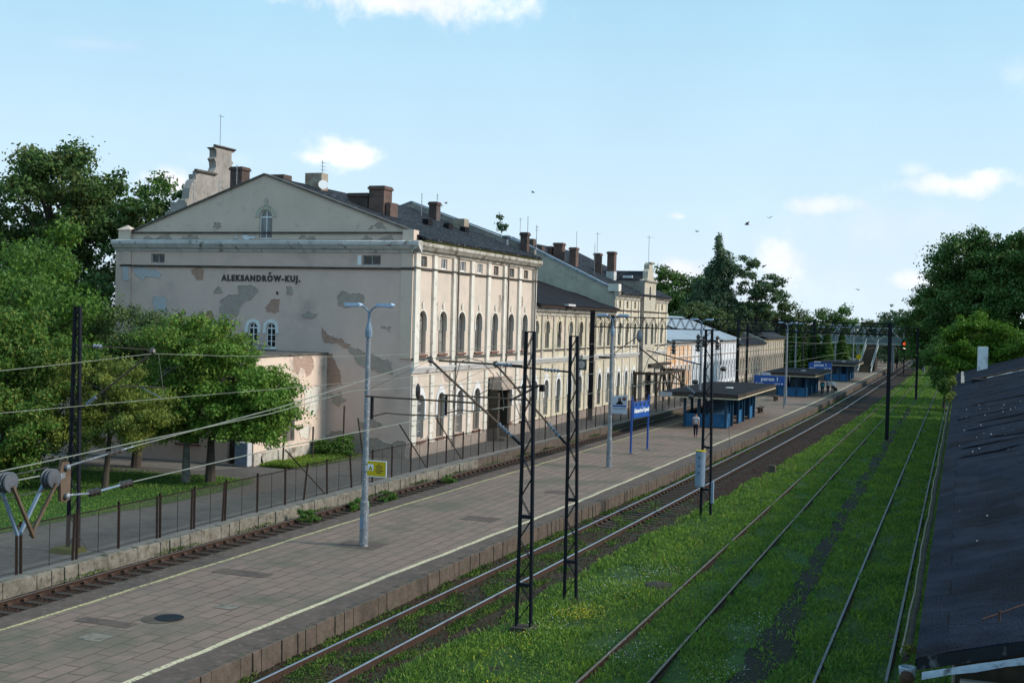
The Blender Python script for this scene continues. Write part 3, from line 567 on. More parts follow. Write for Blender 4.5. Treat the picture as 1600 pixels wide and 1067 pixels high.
# ------------------------------------------------------------------ station building: four storey gabled block
XF = -28.3; GYP = 60.65
FA = Fr((XF, 0, 0), (0, 1, 0)); GA = Fr((0, GYP, 0), (1, 0, 0))
A = thing('station_building', (-38, 70, .26), 'tall four-storey station block with a shaded plaster gable, station name and peeling pinkish front', 'building')
CA = [61.95, 64.80, 67.62, 70.38, 73.17, 76.12, 78.88]; A1 = 80.85
H = []
for i, c in enumerate(CA):
    if i == 4: H.append(('door', rect_pts(c, 1.6, .35, 4.3)))
    else: H.append(('g', arch_pts(c, 1.05, 1.12, 3.72)))
    H.append(('u', arch_pts(c, 1.10, 5.98, 8.42))); H.append(('a', rect_pts(c + .05, .85, 10.86, 11.45)))
wall('front_wall', FA, [(GYP, 0), (A1, 0), (A1, 12.1), (GYP, 12.1)], [h for _, h in H], 'plaster_pink', A)
for i, (k, h) in enumerate(H):
    if k == 'g': window(FA, h, A, 'frame_dark' if i % 2 else 'frame_grey', 'board_grey' if i in (3, 9, 15) else 'glass', 4, 2); 
    elif k == 'u': window(FA, h, A, 'frame_dark', 'glass', 3, 2, back=.24)
    elif k == 'a': window(FA, h, A, 'paint_white' if i // 3 in (1, 2, 3) else 'frame_dark', 'glass', 1, 2, back=.12, arched=False)
    else: MB(FA).box(h[0][0] + .02, h[1][0] - .02, .36, 4.28, -.28, -.2).build('door', 'wood_dark', A)
for i, c in enumerate(CA):
    if i != 4: hood(FA, c, 1.05, 0, 3.72, 'white_paint', A, th=.2, key=False, legs=.9, out=.06, point=.28)
    hood(FA, c, 1.10, 0, 8.42, 'plaster_pale', A, th=.12, legs=.55, out=.05)
    MB(FA).box(c - .65, c + .65, 5.86, 5.97, .002, .12).build('window_sill', 'sill_red', A)
    if i != 4: MB(FA).box(c - .62, c + .62, 1.0, 1.11, .002, .12).build('window_sill', 'sill_red', A)
PB = [61.0] + [(CA[i] + CA[i + 1]) / 2 for i in range(6)] + [80.55]
for i, c in enumerate(PB):
    hw = .24 if 0 < i < 7 else .3
    mb = MB(FA); mb.box(c - hw, c + hw, 5.30, 10.68, .002, .15); mb.box(c - hw, c + hw, 10.80, 11.54, .002, .15); mb.build('pilaster', 'plaster_pale', A)
    mb = MB(FA)
    for q in range(7): mb.box(c - hw, c + hw, .95 + q * .56, .95 + q * .56 + .52, .002, .10)
    mb.build('pilaster', 'plaster_pale', A)
MB(FA).box(GYP + .02, A1, .0, .9, .002, .08).build('plinth', 'render_grey', A)
CP = [(0, .002), (0, .08), (.12, .14), (.2, .30), (.34, .42), (.42, .5), (.60, .52), (.66, .30), (.66, .002)]
band(FA, GYP - .45, A1 + .1, 11.56, CP, 'cornice_worn', A)
band(FA, GYP - .1, A1, 4.93, [(0, .002), (0, .1), (.14, .16), (.30, .24), (.36, .1), (.36, .002)], 'cornice_pale', A, 'string_course')
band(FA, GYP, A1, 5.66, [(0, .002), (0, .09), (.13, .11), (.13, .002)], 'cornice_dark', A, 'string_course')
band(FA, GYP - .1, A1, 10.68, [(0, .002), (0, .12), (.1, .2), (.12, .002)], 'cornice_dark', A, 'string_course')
for yy_ in (66.45, 74.9, 80.3): MB().tube([(XF + .25, yy_, 12.0), (XF + .24, yy_, 5.6), (XF + .2, yy_, 5.3), (XF + .18, yy_, .4)], .055, 6).build('downpipe', 'cornice_dark', A)
# gable wall
GH = [('t', arch_pts(-37.78, .86, 12.32, 14.0)), ('l', rect_pts(-45.06, .95, 10.86, 11.4)), ('r', rect_pts(-30.88, 1.12, 10.86, 11.4)), ('w', arch_pts(-38.39, .62, 6.07, 7.5)), ('w', arch_pts(-37.2, .62, 6.07, 7.5))]
XL = -47.65
wall('gable_wall', GA, [(XL, 0), (XF, 0), (XF, 12.1), (XL, 12.1)], [h for k, h in GH if k != 't'], 'plaster_gable', A)
GT = Fr((0, GYP + .12, 0), (1, 0, 0))
wall('gable_top', GT, [(-47.0, 12.1), (-28.62, 12.1), (-28.62, 12.78), (-37.9, 15.98), (-47.0, 12.78)], [GH[0][1]], 'plaster_top', A)
window(GT, GH[0][1], A, 'paint_white', 'glass', 1, 2, back=.15); window(GA, GH[1][1], A, 'frame_grey', 'glass_black', 1, 2, back=.15, arched=False); window(GA, GH[2][1], A, 'frame_grey', 'glass_black', 1, 2, back=.15, arched=False)
for _, h in GH[3:]: window(GA, h, A, 'paint_white', 'glass_black', 3, 2, back=.1)
MB(GA).box(-31.72, -31.5, 10.86, 11.4, .003, .04).build('shutter', 'paint_white', A)
hood(GT, -37.78, .86, 0, 14.0, 'plaster_greige', A, th=.26, legs=.0, out=.04); 
for c in (-38.39, -37.2):
    hood(GA, c, .62, 0, 7.5, 'white_paint', A, th=.2, key=False, legs=.3, out=.05); MB(GA).box(c - .42, c + .42, 5.98, 6.06, .003, .1).build('window_sill', 'white_paint', A)
band(GA, XL - .45, XF + .5, 11.56, CP, 'cornice_pale', A)
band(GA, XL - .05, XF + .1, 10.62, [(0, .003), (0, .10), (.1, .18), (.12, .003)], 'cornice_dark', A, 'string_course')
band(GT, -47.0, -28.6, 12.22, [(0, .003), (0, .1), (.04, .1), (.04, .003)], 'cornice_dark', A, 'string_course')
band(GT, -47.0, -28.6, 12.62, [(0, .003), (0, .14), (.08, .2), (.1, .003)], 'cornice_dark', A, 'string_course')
MB(GA).box(-29.0, XF - .0, 5.75, 10.6, .003, .10).box(-29.0, XF, 10.76, 11.54, .003, .1).build('corner_pilaster', 'plaster_top', A)
MB(GA).box(XL, -46.95, .3, 10.6, .003, .08).box(XL, -46.95, 10.76, 11.54, .003, .08).build('corner_pilaster', 'plaster_gable', A)
for x0, x1 in ((-28.95, XF + .02), (XL - .2, -47.0)):
    mb = MB().box(x0, x1, GYP - .12, GYP + .55, 12.22, 12.82); xm = (x0 + x1) / 2
    if x0 < -40: mb.add([(x0 - .08, GYP - .2, 12.822), (x1 + .08, GYP - .2, 12.822), (x1 + .08, GYP + .62, 12.822), (x0 - .08, GYP + .62, 12.822), (xm, GYP + .2, 13.12)], [(0, 1, 4), (1, 2, 4), (2, 3, 4), (3, 0, 4), (0, 3, 2, 1)])
    mb.build('corner_pedestal', 'plaster_top', A)
sn = text('ALEKSANDROW-KUJ.', .46, GA, -37.95, 10.02, .03, 'lettering', A, 'station_name', bold=.026, spacing=1.3, width=5.25)
MB(GA).prism([(-37.46, 10.27), (-37.36, 10.27), (-37.23, 10.40), (-37.36, 10.40)], .02, .04).build('accent_mark', 'lettering', sn)
# peeling plaster
PATCH = [('brick', [(-33.88, 5.72), (-33.19, 5.89), (-32.64, 4.9), (-32.46, 4.19), (-33.14, 4.05), (-33.5, 3.94), (-33.5, 5.5)]),
 ('grey', [(-33.84, 7.38), (-33.55, 7.03), (-32.61, 6.77), (-32.07, 6.28), (-30.98, 5.96), (-29.51, 5.55), (-29.41, 4.85), (-30.36, 4.92), (-30.96, 5.14), (-31.77, 5.65), (-32.39, 6.34), (-33.21, 6.43), (-33.7, 6.48)]),
 ('grey', [(-32.95, 9.1), (-32.48, 9.39), (-31.67, 9.3), (-31.27, 9.16), (-31.33, 8.7), (-32.25, 8.5), (-32.86, 8.56)]),
 ('grey', [(-40.65, 8.69), (-39.35, 9.09), (-39.49, 9.57), (-38.29, 9.55), (-38.07, 9.3), (-38.49, 8.92), (-38.91, 8.73), (-39.32, 7.98), (-39.96, 7.59), (-40.63, 7.95)]),
 ('brick', [(-37.62, 8.38), (-37.21, 8.83), (-36.66, 8.88), (-36.69, 8.22), (-36.98, 8.03), (-37.49, 8.13)]),
 ('grey', [(-36.26, 9.58), (-35.88, 9.59), (-35.91, 9.08), (-36.25, 9.15)]),
 ('blue', [(-46.91, 10.49), (-45.16, 10.51), (-44.74, 10.21), (-44.92, 9.91), (-45.61, 10.05), (-46.06, 9.81), (-46.62, 10.11)]),
 ('brick', [(-42.68, 10.46), (-41.79, 10.47), (-41.86, 9.87), (-42.31, 9.9)]), ('blue', [(-45.35, 8.87), (-44.53, 8.88), (-44.32, 7.86), (-45.23, 7.92)]),
 ('brick', [(-41.6, 8.03), (-41.16, 8.05), (-41.17, 7.0), (-41.6, 7.08)]), ('grey', [(-42.08, 8.03), (-41.62, 8.03), (-41.62, 7.08), (-42.06, 7.08)]),
 ('blue', [(-47.6, 10.56), (-47.05, 10.57), (-47.04, 9.8), (-47.55, 9.87)]),
 ('grey', [(-33.45, 1.09), (-33.08, 1.56), (-32.26, 1.46), (-30.66, 1.27), (-28.46, 1.19), (-28.44, 0.3), (-33.45, 0.3)]), ('grey', [(-41.1, 9.17), (-40.76, 9.59), (-40.48, 9.18)]),
 ('grey', [(-38.9, 6.0), (-36.8, 6.0), (-36.75, 5.4), (-38.95, 5.3)]), ('grey', [(-35.2, 8.1), (-34.2, 8.12), (-34.3, 7.9), (-35.0, 7.85)]), ('dark', [(-36.9, 9.3), (-36.75, 9.32), (-36.76, 9.15), (-36.9, 9.13)])]
PM = {'brick': 'brick_x', 'grey': 'render_grey', 'blue': 'render_blue', 'dark': 'glass_black'}
def plaster_patch(fr, poly, mat, parent, w=.004, amt=.11, rim=None):
    rim = rim or ('plaster_pink' if fr is FA else 'plaster_gable')
    P = ragged(poly, amt, 4); V, F = tri_region(P, []); o = MB(fr).add([(a, b, w) for a, b in V], F).build('plaster_patch', mat, parent)
    ar = sum(P[i][0] * P[(i + 1) % len(P)][1] - P[(i + 1) % len(P)][0] * P[i][1] for i in range(len(P))); sg = 1 if ar > 0 else -1; q = MB(fr); n = len(P); Q = []
    for i in range(n):
        a, b = P[i - 1], P[(i + 1) % n]; dx, dy = b[0] - a[0], b[1] - a[1]; L_ = math.hypot(dx, dy) or 1; Q.append((P[i][0] + sg * dy / L_ * .035, P[i][1] - sg * dx / L_ * .035))
    q.add([(a, b, w - .001) for a, b in P] + [(a, b, w + .022) for a, b in P] + [(a, b, .0015) for a, b in Q], [f for i in range(n) for j in [(i + 1) % n] for f in ((i, j, n + j, n + i), (n + i, n + j, 2 * n + j, 2 * n + i))])
    q.build('broken_edge', rim, o); return o
for i, (k, p) in enumerate(PATCH): plaster_patch(GA, p, PM[k], A, .004 + .0012 * i if k != 'blue' or p[0][0] > -47 else .09, .11)
# the band of bare brick running along the upper edge of the long grey patch
plaster_patch(GA, [(-33.84, 7.3), (-33.5, 6.95), (-32.6, 6.75), (-32.05, 6.4), (-32.3, 6.25), (-32.9, 6.5), (-33.7, 6.5)], 'brick_x', A, .027)
for p in ([(-46.2, 12.3), (-44.2, 12.32), (-44.3, 12.42), (-45.9, 12.44)], [(-43.6, 12.25), (-42.2, 12.28), (-42.4, 12.5), (-43.4, 12.46)], [(-35.6, 12.28), (-34.5, 12.3), (-34.6, 12.46), (-35.4, 12.5)], [(-31.6, 12.3), (-29.6, 12.3), (-29.8, 12.5), (-31.3, 12.48)]):
    plaster_patch(GT, p, 'render_grey', A, .02)
plaster_patch(GT, [(-39.9, 12.3), (-38.5, 12.3), (-38.5, 12.52), (-39.7, 12.5)], 'white_wall', A, .02)
for p in ([(-41.3, 13.0), (-40.8, 13.0), (-40.85, 13.25), (-41.2, 13.3)], [(-31.2, 12.85), (-30.0, 12.8), (-30.5, 13.25)]): plaster_patch(GT, p, 'render_grey', A, .012, .14)
for p in ([(63.7, 8.9), (64.0, 8.9), (64.0, 7.9), (63.75, 7.95)], [(77.7, 9.6), (78.3, 9.6), (78.3, 8.9), (77.8, 8.9)], [(73.8, 9.6), (74.1, 9.55), (74.05, 8.5), (73.85, 8.6)], [(61.4, .9), (63.2, .95), (63.0, 1.4), (62.3, 1.2), (61.6, 1.35)], [(65.0, 4.7), (66.3, 4.7), (66.1, 4.3), (65.3, 4.45)]): plaster_patch(FA, p, 'render_grey', A, .006)
for p in ([(-33.2, 3.6), (-32.6, 3.8), (-32.2, 3.3), (-32.7, 2.9)], [(-31.4, 2.1), (-30.6, 2.4), (-30.0, 2.1), (-30.5, 1.8), (-31.2, 1.8)], [(-44.1, 7.2), (-43.4, 7.3), (-43.5, 6.7)], [(-30.2, 7.4), (-29.6, 7.5), (-29.7, 7.2)]): plaster_patch(GA, p, 'render_grey', A, .024, .14)
# roof
def slope(name, mat, parent, x0, z0, x1, z1, y0, y1, th=.14, sag=.05, nx=10, ny=14, seed=0):
    rg = random.Random(seed); P = []
    for j in range(ny + 1):
        for i in range(nx + 1):
            t = i / nx; e = sag * rg.uniform(-1, 1) if 0 < i < nx else 0
            P.append((x0 + (x1 - x0) * t, y0 + (y1 - y0) * j / ny, z0 + (z1 - z0) * t + e))
    N = len(P); P += [(a, b, c - th) for a, b, c in P]; F = []
    for j in range(ny):
        for i in range(nx):
            a = j * (nx + 1) + i; q = (a, a + 1, a + nx + 2, a + nx + 1); F.append(q); F.append(tuple(reversed([k + N for k in q])))
    for j in range(ny):
        for i in (0, nx): a = j * (nx + 1) + i; F.append((a, a + nx + 1, a + nx + 1 + N, a + N))
    for i in range(nx):
        for j in (0, ny): a = j * (nx + 1) + i; F.append((a, a + 1, a + 1 + N, a + N))
    return MB().add(P, F).build(name, mat, parent)
rf = slope('roof', 'roof_tar', A, -27.72, 12.42, -37.9, 15.98, GYP + .3, A1 - .25, seed=1)
slope('roof', 'roof_tar', A, -48.2, 12.42, -37.9, 15.985, GYP + .3, A1 - .25, seed=2)
MB(GT).prism([(-47.1, 12.70), (-37.9, 15.98), (-28.5, 12.72), (-28.5, 12.82), (-37.9, 16.08), (-47.1, 12.80)], -.45, .12).build('gable_coping', 'cornice_dark', A)
FP = Fr((0, A1, 0), (1, 0, 0))
MB(FP).prism([(-48, .2), (-28.3, .2), (-28.3, 12.5), (-28.3, 13.0), (-37.9, 16.35), (-48, 12.9)], -.02, .26).build('end_parapet', 'plaster_grey', A)
MB(FP).prism([(-48, 12.95), (-37.9, 16.38), (-28.2, 13.02), (-28.2, 13.1), (-37.9, 16.47), (-48, 13.05)], -.06, .32).build('parapet_coping', 'flashing', A)
MB().box(-48.1, -47.7, GYP, A1, 0, 12.3).build('rear_wall', 'plaster_gable', A)
MB().box(XF + .1, XF + .53, GYP + .4, A1 - .3, 12.225, 12.29).build('gutter_board', 'moss', A)
def chimney(parent, xc, yc, w, d, z0, z1, mat='chimney_brick', cap=True, pots=0):
    mb = MB(); mb.box(xc - w / 2, xc + w / 2, yc - d / 2, yc + d / 2, z0, z1 - (.22 if cap else 0))
    if cap: mb.box(xc - w / 2 - .07, xc + w / 2 + .07, yc - d / 2 - .07, yc + d / 2 + .07, z1 - .22, z1 - .08); mb.box(xc - w / 2 - .02, xc + w / 2 + .02, yc - d / 2 - .02, yc + d / 2 + .02, z1 - .08, z1)
    o = mb.build('chimney', mat, parent)
    q = MB(); 
    for k in range(pots): q.lathe((xc + (k - (pots - 1) / 2) * .35, yc, z1), [(.1, 0), (.1, .12), (.07, .3)], 8)
    if pots: q.build('chimney_pot', 'rust', o)
    return o
chimney(A, -42.98, 66, .85, .9, 13.8, 17.16, 'chimney_brick'); chimney(A, -40.6, 67, .95, 1.0, 14.8, 16.75, 'chimney_brick', False)
chimney(A, -37.5, 66, 1.15, .8, 15.4, 16.68, 'chimney_pale', False); chimney(A, -39.2, 72, 1.0, .9, 15.0, 16.12, 'chimney_brick'); chimney(A, -34.4, 66, 1.3, .9, 14.1, 15.42, 'chimney_brick')
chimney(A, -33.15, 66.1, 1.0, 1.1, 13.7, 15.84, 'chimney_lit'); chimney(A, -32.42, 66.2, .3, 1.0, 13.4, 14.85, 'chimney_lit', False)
chimney(A, -34.88, 78, .58, .7, 14.2, 16.1, 'chimney_brick'); chimney(A, -28.9, 80.2, .5, .5, 12.6, 14.15, 'chimney_brick'); chimney(A, -33.1, 78.5, .9, .8, 14.0, 14.95, 'chimney_pale', False)
v = MB().lathe((-30.0, 79.5, 13.1), [(.12, 0), (.12, .55), (.3, .6), (.34, .72), (.2, .8)], 10); v.build('roof_vent', 'steel_grey', A)
for yv in (70.5, 73.8, 76.6): MB().box(-32.2, -31.8, yv - .35, yv + .35, 13.8, 14.25).build('roof_hatch', 'roof_link', A)
def antenna(parent, x, y, z0, z1, arms=3, L=.7, r=.022, dirn=(0, 1, 0)):
    d = Vector(dirn).normalized(); mb = MB().tube([(x, y, z0), (x, y, z1)], r, 5)
    for k in range(arms):
        z = z1 - .15 - k * .22; c = Vector((x, y, z)); mb.tube([tuple(c - d * L / 2), tuple(c + d * L / 2)], r * .6, 4)
        e = Vector((d.y, -d.x, 0)); mb.tube([tuple(c - e * L * .3 + d * L * .3), tuple(c + e * L * .3 + d * L * .3)], r * .5, 4)
    return mb.build('antenna', 'steel_grey', parent)
antenna(A, -37.1, 66, 16.6, 17.5, 3, .5); antenna(A, -45.0, 64, 13.2, 16.4, 4, .4); antenna(A, -47.5, 70.45, 19.0, 21.4, 1, .6); antenna(A, -40.2, 61.4, 15.0, 16.7, 0); antenna(A, -35.2, 76.5, 15.0, 16.6, 5, .2)
antenna(A, -34.7, 78, 16.0, 16.7, 2, .3); antenna(A, -28.75, 80.3, 14.1, 15.3, 0); antenna(A, -28.15, 80.5, 12.2, 14.7, 2, .5); antenna(A, -41.8, 62, 14.4, 15.9, 2, .3)
dish = MB().lathe((-36.75, 65.5, 15.9), [(.02, 0), (.22, .05), (.3, .12)], 12, axis=(.5, -.8, .3)); dish.build('satellite_dish', 'paint_white', A)
# street-side ornamental gable seen over the roof
half = [(64.9, 14.3), (65.6, 14.35), (66.15, 14.6), (66.25, 15.2), (66.6, 15.3), (66.72, 16.0), (67.1, 16.55), (67.35, 16.65), (67.3, 16.95), (67.75, 17.05), (67.75, 17.25), (69.35, 17.35), (69.6, 17.7), (69.55, 18.05), (69.35, 18.25), (69.6, 18.4), (69.6, 18.85), (69.25, 19.0), (69.9, 19.1), (70.5, 19.25)]
prof = half + [(141 - a, b) for a, b in reversed(half[:-1])]
FR = Fr((-47.75, 0, 0), (0, 1, 0)); MB(FR).prism([(a, b) for a, b in [(64.9, 12.3)] + prof + [(76.1, 12.3)]], 0, .55).build('street_gable', 'plaster_grey', A)
band(Fr((-47.75, 0, 0), (0, 1, 0)), 67.2, 69.5, 17.1, [(0, .5), (0, .62), (.1, .72), (.2, .72), (.2, .5)], 'cornice_dark', A, 'gable_moulding'); band(FR, 69.3, 71.7, 19.0, [(0, .5), (.1, .72), (.18, .72), (.2, .5)], 'cornice_dark', A, 'gable_moulding')
MB().box(-45.9, -44.7, 62.9, 64.0, 12.6, 14.7).build('attic_block', 'plaster_grey', A)
# overgrown remains of the door canopy
cp = thing('porch_remains', (-27.6, 73.2, .26), 'dark weathered remains of a door canopy with rusty brackets on the pink facade', 'door canopy')
MB().box(-28.18, -27.2, 72.15, 74.35, 3.55, 3.75).box(-28.18, -27.35, 72.25, 74.2, 3.752, 4.35).build('canopy', 'render_grey', cp)
for a in (72.2, 73.95): MB().box(-28.17, -27.55, a, a + .35, .27, 3.54).build('post', 'wood_dark', cp)
MB().bar((-27.3, 74.0, 3.6), (-25.9, 76.0, 3.75), .16, .12).bar((-26.1, 75.7, 3.7), (-27.9, 74.6, 2.6), .14, .12).box(-26.05, -25.75, 75.8, 76.1, 3.35, 3.8).build('bracket', 'steel_dark', cp)
MB().box(-28.17, -27.2, 72.5, 74.0, .27, .45).build('step', 'kerb', cp)

# ------------------------------------------------------------------ annex
AN = thing('annex', (-39, 57, .26), 'low flat-roofed annex with a sunlit side wall against the big gable', 'building')
FS = Fr((-33.5, 0, 0), (0, 1, 0)); FF = Fr((0, 53.2, 0), (1, 0, 0))
ah = arch_pts(56.6, 1.25, 1.25, 3.5, rise=.95)
wall('side_wall', FS, [(53.2, 0), (GYP - .01, 0), (GYP - .01, 5.8), (53.2, 5.75)], [ah], 'plaster_annex', AN); window(FS, ah, AN, 'frame_dark', 'board_grey', 3, 2)
hood(FS, 56.6, 1.25, 0, 3.42, 'plaster_annex', AN, th=.22, legs=.3, out=.07)
fh = [rect_pts(-43.6, 1.1, 1.2, 2.7), rect_pts(-40.6, 1.1, 1.2, 2.7), rect_pts(-37.4, 1.3, 1.2, 2.7), rect_pts(-34.6, .9, .3, 2.4)]
wall('front_wall', FF, [(-47.4, 0), (-33.5, 0), (-33.5, 5.75), (-47.4, 5.75)], fh, 'plaster_gable', AN)
for h in fh[:3]: window(FF, h, AN, 'sill_red', 'glass_black', 2, 3, arched=False); MB(FF).box(h[0][0] - .1, h[1][0] + .1, 1.1, 1.19, .003, .12).build('window_sill', 'sill_red', AN)
MB(FF).box(-35.04, -34.16, .3, 2.38, -.25, -.2).build('door', 'wood_dark', AN)
MB().box(-47.5, -33.42, 53.1, GYP - .01, 5.82, 5.92).build('roof', 'cornice_dark', AN)
MB(FS).box(53.22, 60.6, .0, .9, .003, .05).build('plinth', 'cornice_worn', AN)
plaster_patch(FS, [(56.9, 5.74), (58.81, 5.77), (59.05, 5.09), (58.3, 4.66), (58.07, 5.12), (57.6, 5.13), (57.41, 4.79), (56.92, 5.32)], 'brick_y', AN, .006, .13)
for p in ([(57.9, 4.2), (59.9, 4.1), (59.7, 2.8), (58.8, 2.5), (58.2, 3.1)], [(54.0, 3.8), (55.6, 3.9), (55.3, 2.9), (54.2, 3.0)], [(57.8, 1.9), (58.9, 2.0), (58.7, 1.2), (57.9, 1.25)]): plaster_patch(FS, p, 'plaster_pale', AN, .005, .12)
cb = thing('cabinet', (-34.0, 52.8, .26), 'pale blue-grey steel cabinet at the foot of the annex corner', 'cabinet')
MB().box(-34.3, -33.55, 52.75, 53.15, .3, 1.5).build('body', 'render_blue', cb); MB().box(-34.27, -33.58, 52.73, 52.748, .35, 1.45).build('door', 'steel_blue', cb)

# ------------------------------------------------------------------ two-storey link
L = thing('link_building', (-36, 91, .26), 'yellow-cream two-storey link wing with a low black roof and eight arched bays', 'building')
FL = Fr((-28.5, 0, 0), (0, 1, 0)); CL = [81.95, 84.43, 87.27, 90.08, 92.76, 95.56, 98.33, 100.9]; L0, L1 = A1 + .003, 102.0
H = [arch_pts(c, .95, 6.0, 8.02) for c in CL] + [arch_pts(c, 1.0, 1.1, 3.7) for c in CL]
wall('front_wall', FL, [(L0, 0), (L1, 0), (L1, 8.7), (L0, 8.7)], H, 'plaster_cream', L)
for i, h in enumerate(H): window(FL, h, L, 'frame_dark' if i % 3 else 'frame_grey', 'board_grey' if i in (1, 4, 9) else 'glass', 3, 2, back=.16)
for c in CL: hood(FL, c, .95, 0, 8.02, 'plaster_cream', L, th=.12, legs=.4); hood(FL, c, 1.0, 0, 3.7, 'white_paint', L, th=.2, key=False, legs=.8, out=.06, point=.3)
for i in range(9):
    c = L0 + .25 if i == 0 else (L1 - .25 if i == 8 else (CL[i - 1] + CL[i]) / 2)
    mb = MB(FL); mb.box(c - .17, c + .17, 5.35, 8.35, .002, .1); 
    for q in range(7): mb.box(c - .17, c + .17, .95 + q * .56, .95 + q * .56 + .52, .002, .08)
    mb.build('pilaster', 'plaster_greige', L)
band(FL, L0, L1, 8.38, [(0, .002), (0, .08), (.2, .12), (.3, .3), (.5, .42), (.75, .45), (.8, .002)], 'cornice_worn', L)
band(FL, L0, L1, 4.95, [(0, .002), (0, .1), (.14, .16), (.30, .24), (.36, .1), (.36, .002)], 'cornice_pale', L, 'string_course'); band(FL, L0, L1, 5.8, [(0, .002), (0, .09), (.13, .11), (.13, .002)], 'cornice_dark', L, 'string_course')
MB(FL).box(L0, L1, 0, .9, .002, .08).build('plinth', 'render_grey', L)
slope('roof', 'roof_link', L, -27.85, 9.22, -37.9, 12.3, L0, L1 - .01, th=.22, sag=.06, seed=3); slope('roof', 'roof_link', L, -47.5, 9.22, -37.9, 12.305, L0, L1 - .01, th=.22, seed=4)
MB().box(-28.0, -27.8, L0 + .1, L1 - .1, 8.98, 9.06).build('eaves_board', 'rust', L)
for p in ([(87.6, 7.9), (88.4, 8.0), (88.5, 6.6), (88.0, 6.2), (87.7, 6.9)], [(84.9, 8.3), (86.0, 8.3), (85.8, 7.3), (85.2, 7.6)], [(82.2, 5.3), (83.2, 5.3), (83.1, 5.7), (82.4, 5.6)]): plaster_patch(FL, p, 'plaster_pink', L, .006, .14)
pv = MB().box(-28.0, -27.55, 86.5, 88.2, 9.15, 9.3); pv.build('loose_sheeting', 'cornice_pale', L)

# ------------------------------------------------------------------ central pavilion with tower
P_ = thing('pavilion_building', (-37, 111, .26), 'cream three-storey centre pavilion with a curved-top tower bay and red brick chimneys', 'building')
FPv = Fr((-28.3, 0, 0), (0, 1, 0)); P0, P1 = 102.003, 121.75; CC = [103.65, 106.2, 108.9, 116.9, 119.6]; CT = [111.6, 113.9]
H = [arch_pts(c, .95, 6.0, 8.02) for c in CC] + [arch_pts(c, 1.0, 1.1, 3.7) for c in CC] + [rect_pts(c, .6, 9.3, 9.95) for c in CC]
wall('front_wall', FPv, [(P0, 0), (P1, 0), (P1, 10.2), (P0, 10.2)], H, 'plaster_cream', P_)
for i, h in enumerate(H): window(FPv, h, P_, 'frame_dark' if i % 2 else 'frame_grey', 'board_grey' if i % 4 == 1 else 'glass', 3 if i < 10 else 1, 2, back=.16, arched=i < 10)
for c in CC: hood(FPv, c, .95, 0, 8.02, 'plaster_cream', P_, th=.12, legs=.4); hood(FPv, c, 1.0, 0, 3.7, 'white_paint', P_, th=.2, key=False, legs=.8, out=.06, point=.3)
for c in (102.35, 104.9, 107.55, 110.2, 115.3, 118.25, 121.4):
    mb = MB(FPv); mb.box(c - .17, c + .17, 5.35, 9.0, .002, .1); mb.box(c - .17, c + .17, 9.15, 10.0, .002, .1)
    for q in range(7): mb.box(c - .17, c + .17, .95 + q * .56, .95 + q * .56 + .52, .002, .08)
    mb.build('pilaster', 'plaster_pale', P_)
band(FPv, P0 - .3, 110.3, 10.05, [(0, .002), (0, .08), (.2, .15), (.35, .35), (.6, .48), (.64, .002)], 'cornice_worn', P_); band(FPv, 115.2, P1 + .3, 10.05, [(0, .002), (0, .08), (.2, .15), (.35, .35), (.6, .48), (.64, .002)], 'cornice_worn', P_)
for a, b in ((P0, 110.3), (115.2, P1)):
    band(FPv, a, b, 9.02, [(0, .002), (0, .1), (.1, .16), (.12, .002)], 'cornice_dark', P_, 'string_course'); band(FPv, a, b, 4.95, [(0, .002), (0, .1), (.14, .16), (.30, .24), (.36, .1), (.36, .002)], 'cornice_pale', P_, 'string_course'); band(FPv, a, b, 5.8, [(0, .002), (0, .09), (.13, .11), (.13, .002)], 'cornice_dark', P_, 'string_course')
MB(FPv).box(P0, P1, 0, .9, .002, .07).build('plinth', 'render_grey', P_)
FG = Fr((0, 102.0, 0), (1, 0, 0)); MB(FG).prism([(-47.5, 0), (-28.31, 0), (-28.31, 10.75), (-37.9, 15.2), (-47.5, 10.75)], -.3, -.004).build('gable_wall', 'plaster_greige', P_)
MB(FG).prism([(-47.6, 10.70), (-37.9, 15.2), (-28.2, 10.72), (-28.2, 10.9), (-37.9, 15.42), (-47.6, 10.88)], -.35, .1).build('gable_coping', 'flashing', P_)
MB().box(-28.9, -27.95, 101.75, 102.6, 10.70, 11.35).build('corner_pedestal', 'plaster_pale', P_)
slope('roof', 'roof_tar', P_, -27.75, 10.66, -37.9, 15.2, P0 + .36, P1, seed=5); slope('roof', 'roof_tar', P_, -48, 10.66, -37.9, 15.205, P0 + .36, P1, seed=6)
MB(Fr((0, P1 + .004, 0), (1, 0, 0))).prism([(-47.5, 0), (-28.31, 0), (-28.31, 10.6), (-37.9, 15.0), (-47.5, 10.6)], -.25, -.001).build('end_wall', 'plaster_greige', P_)
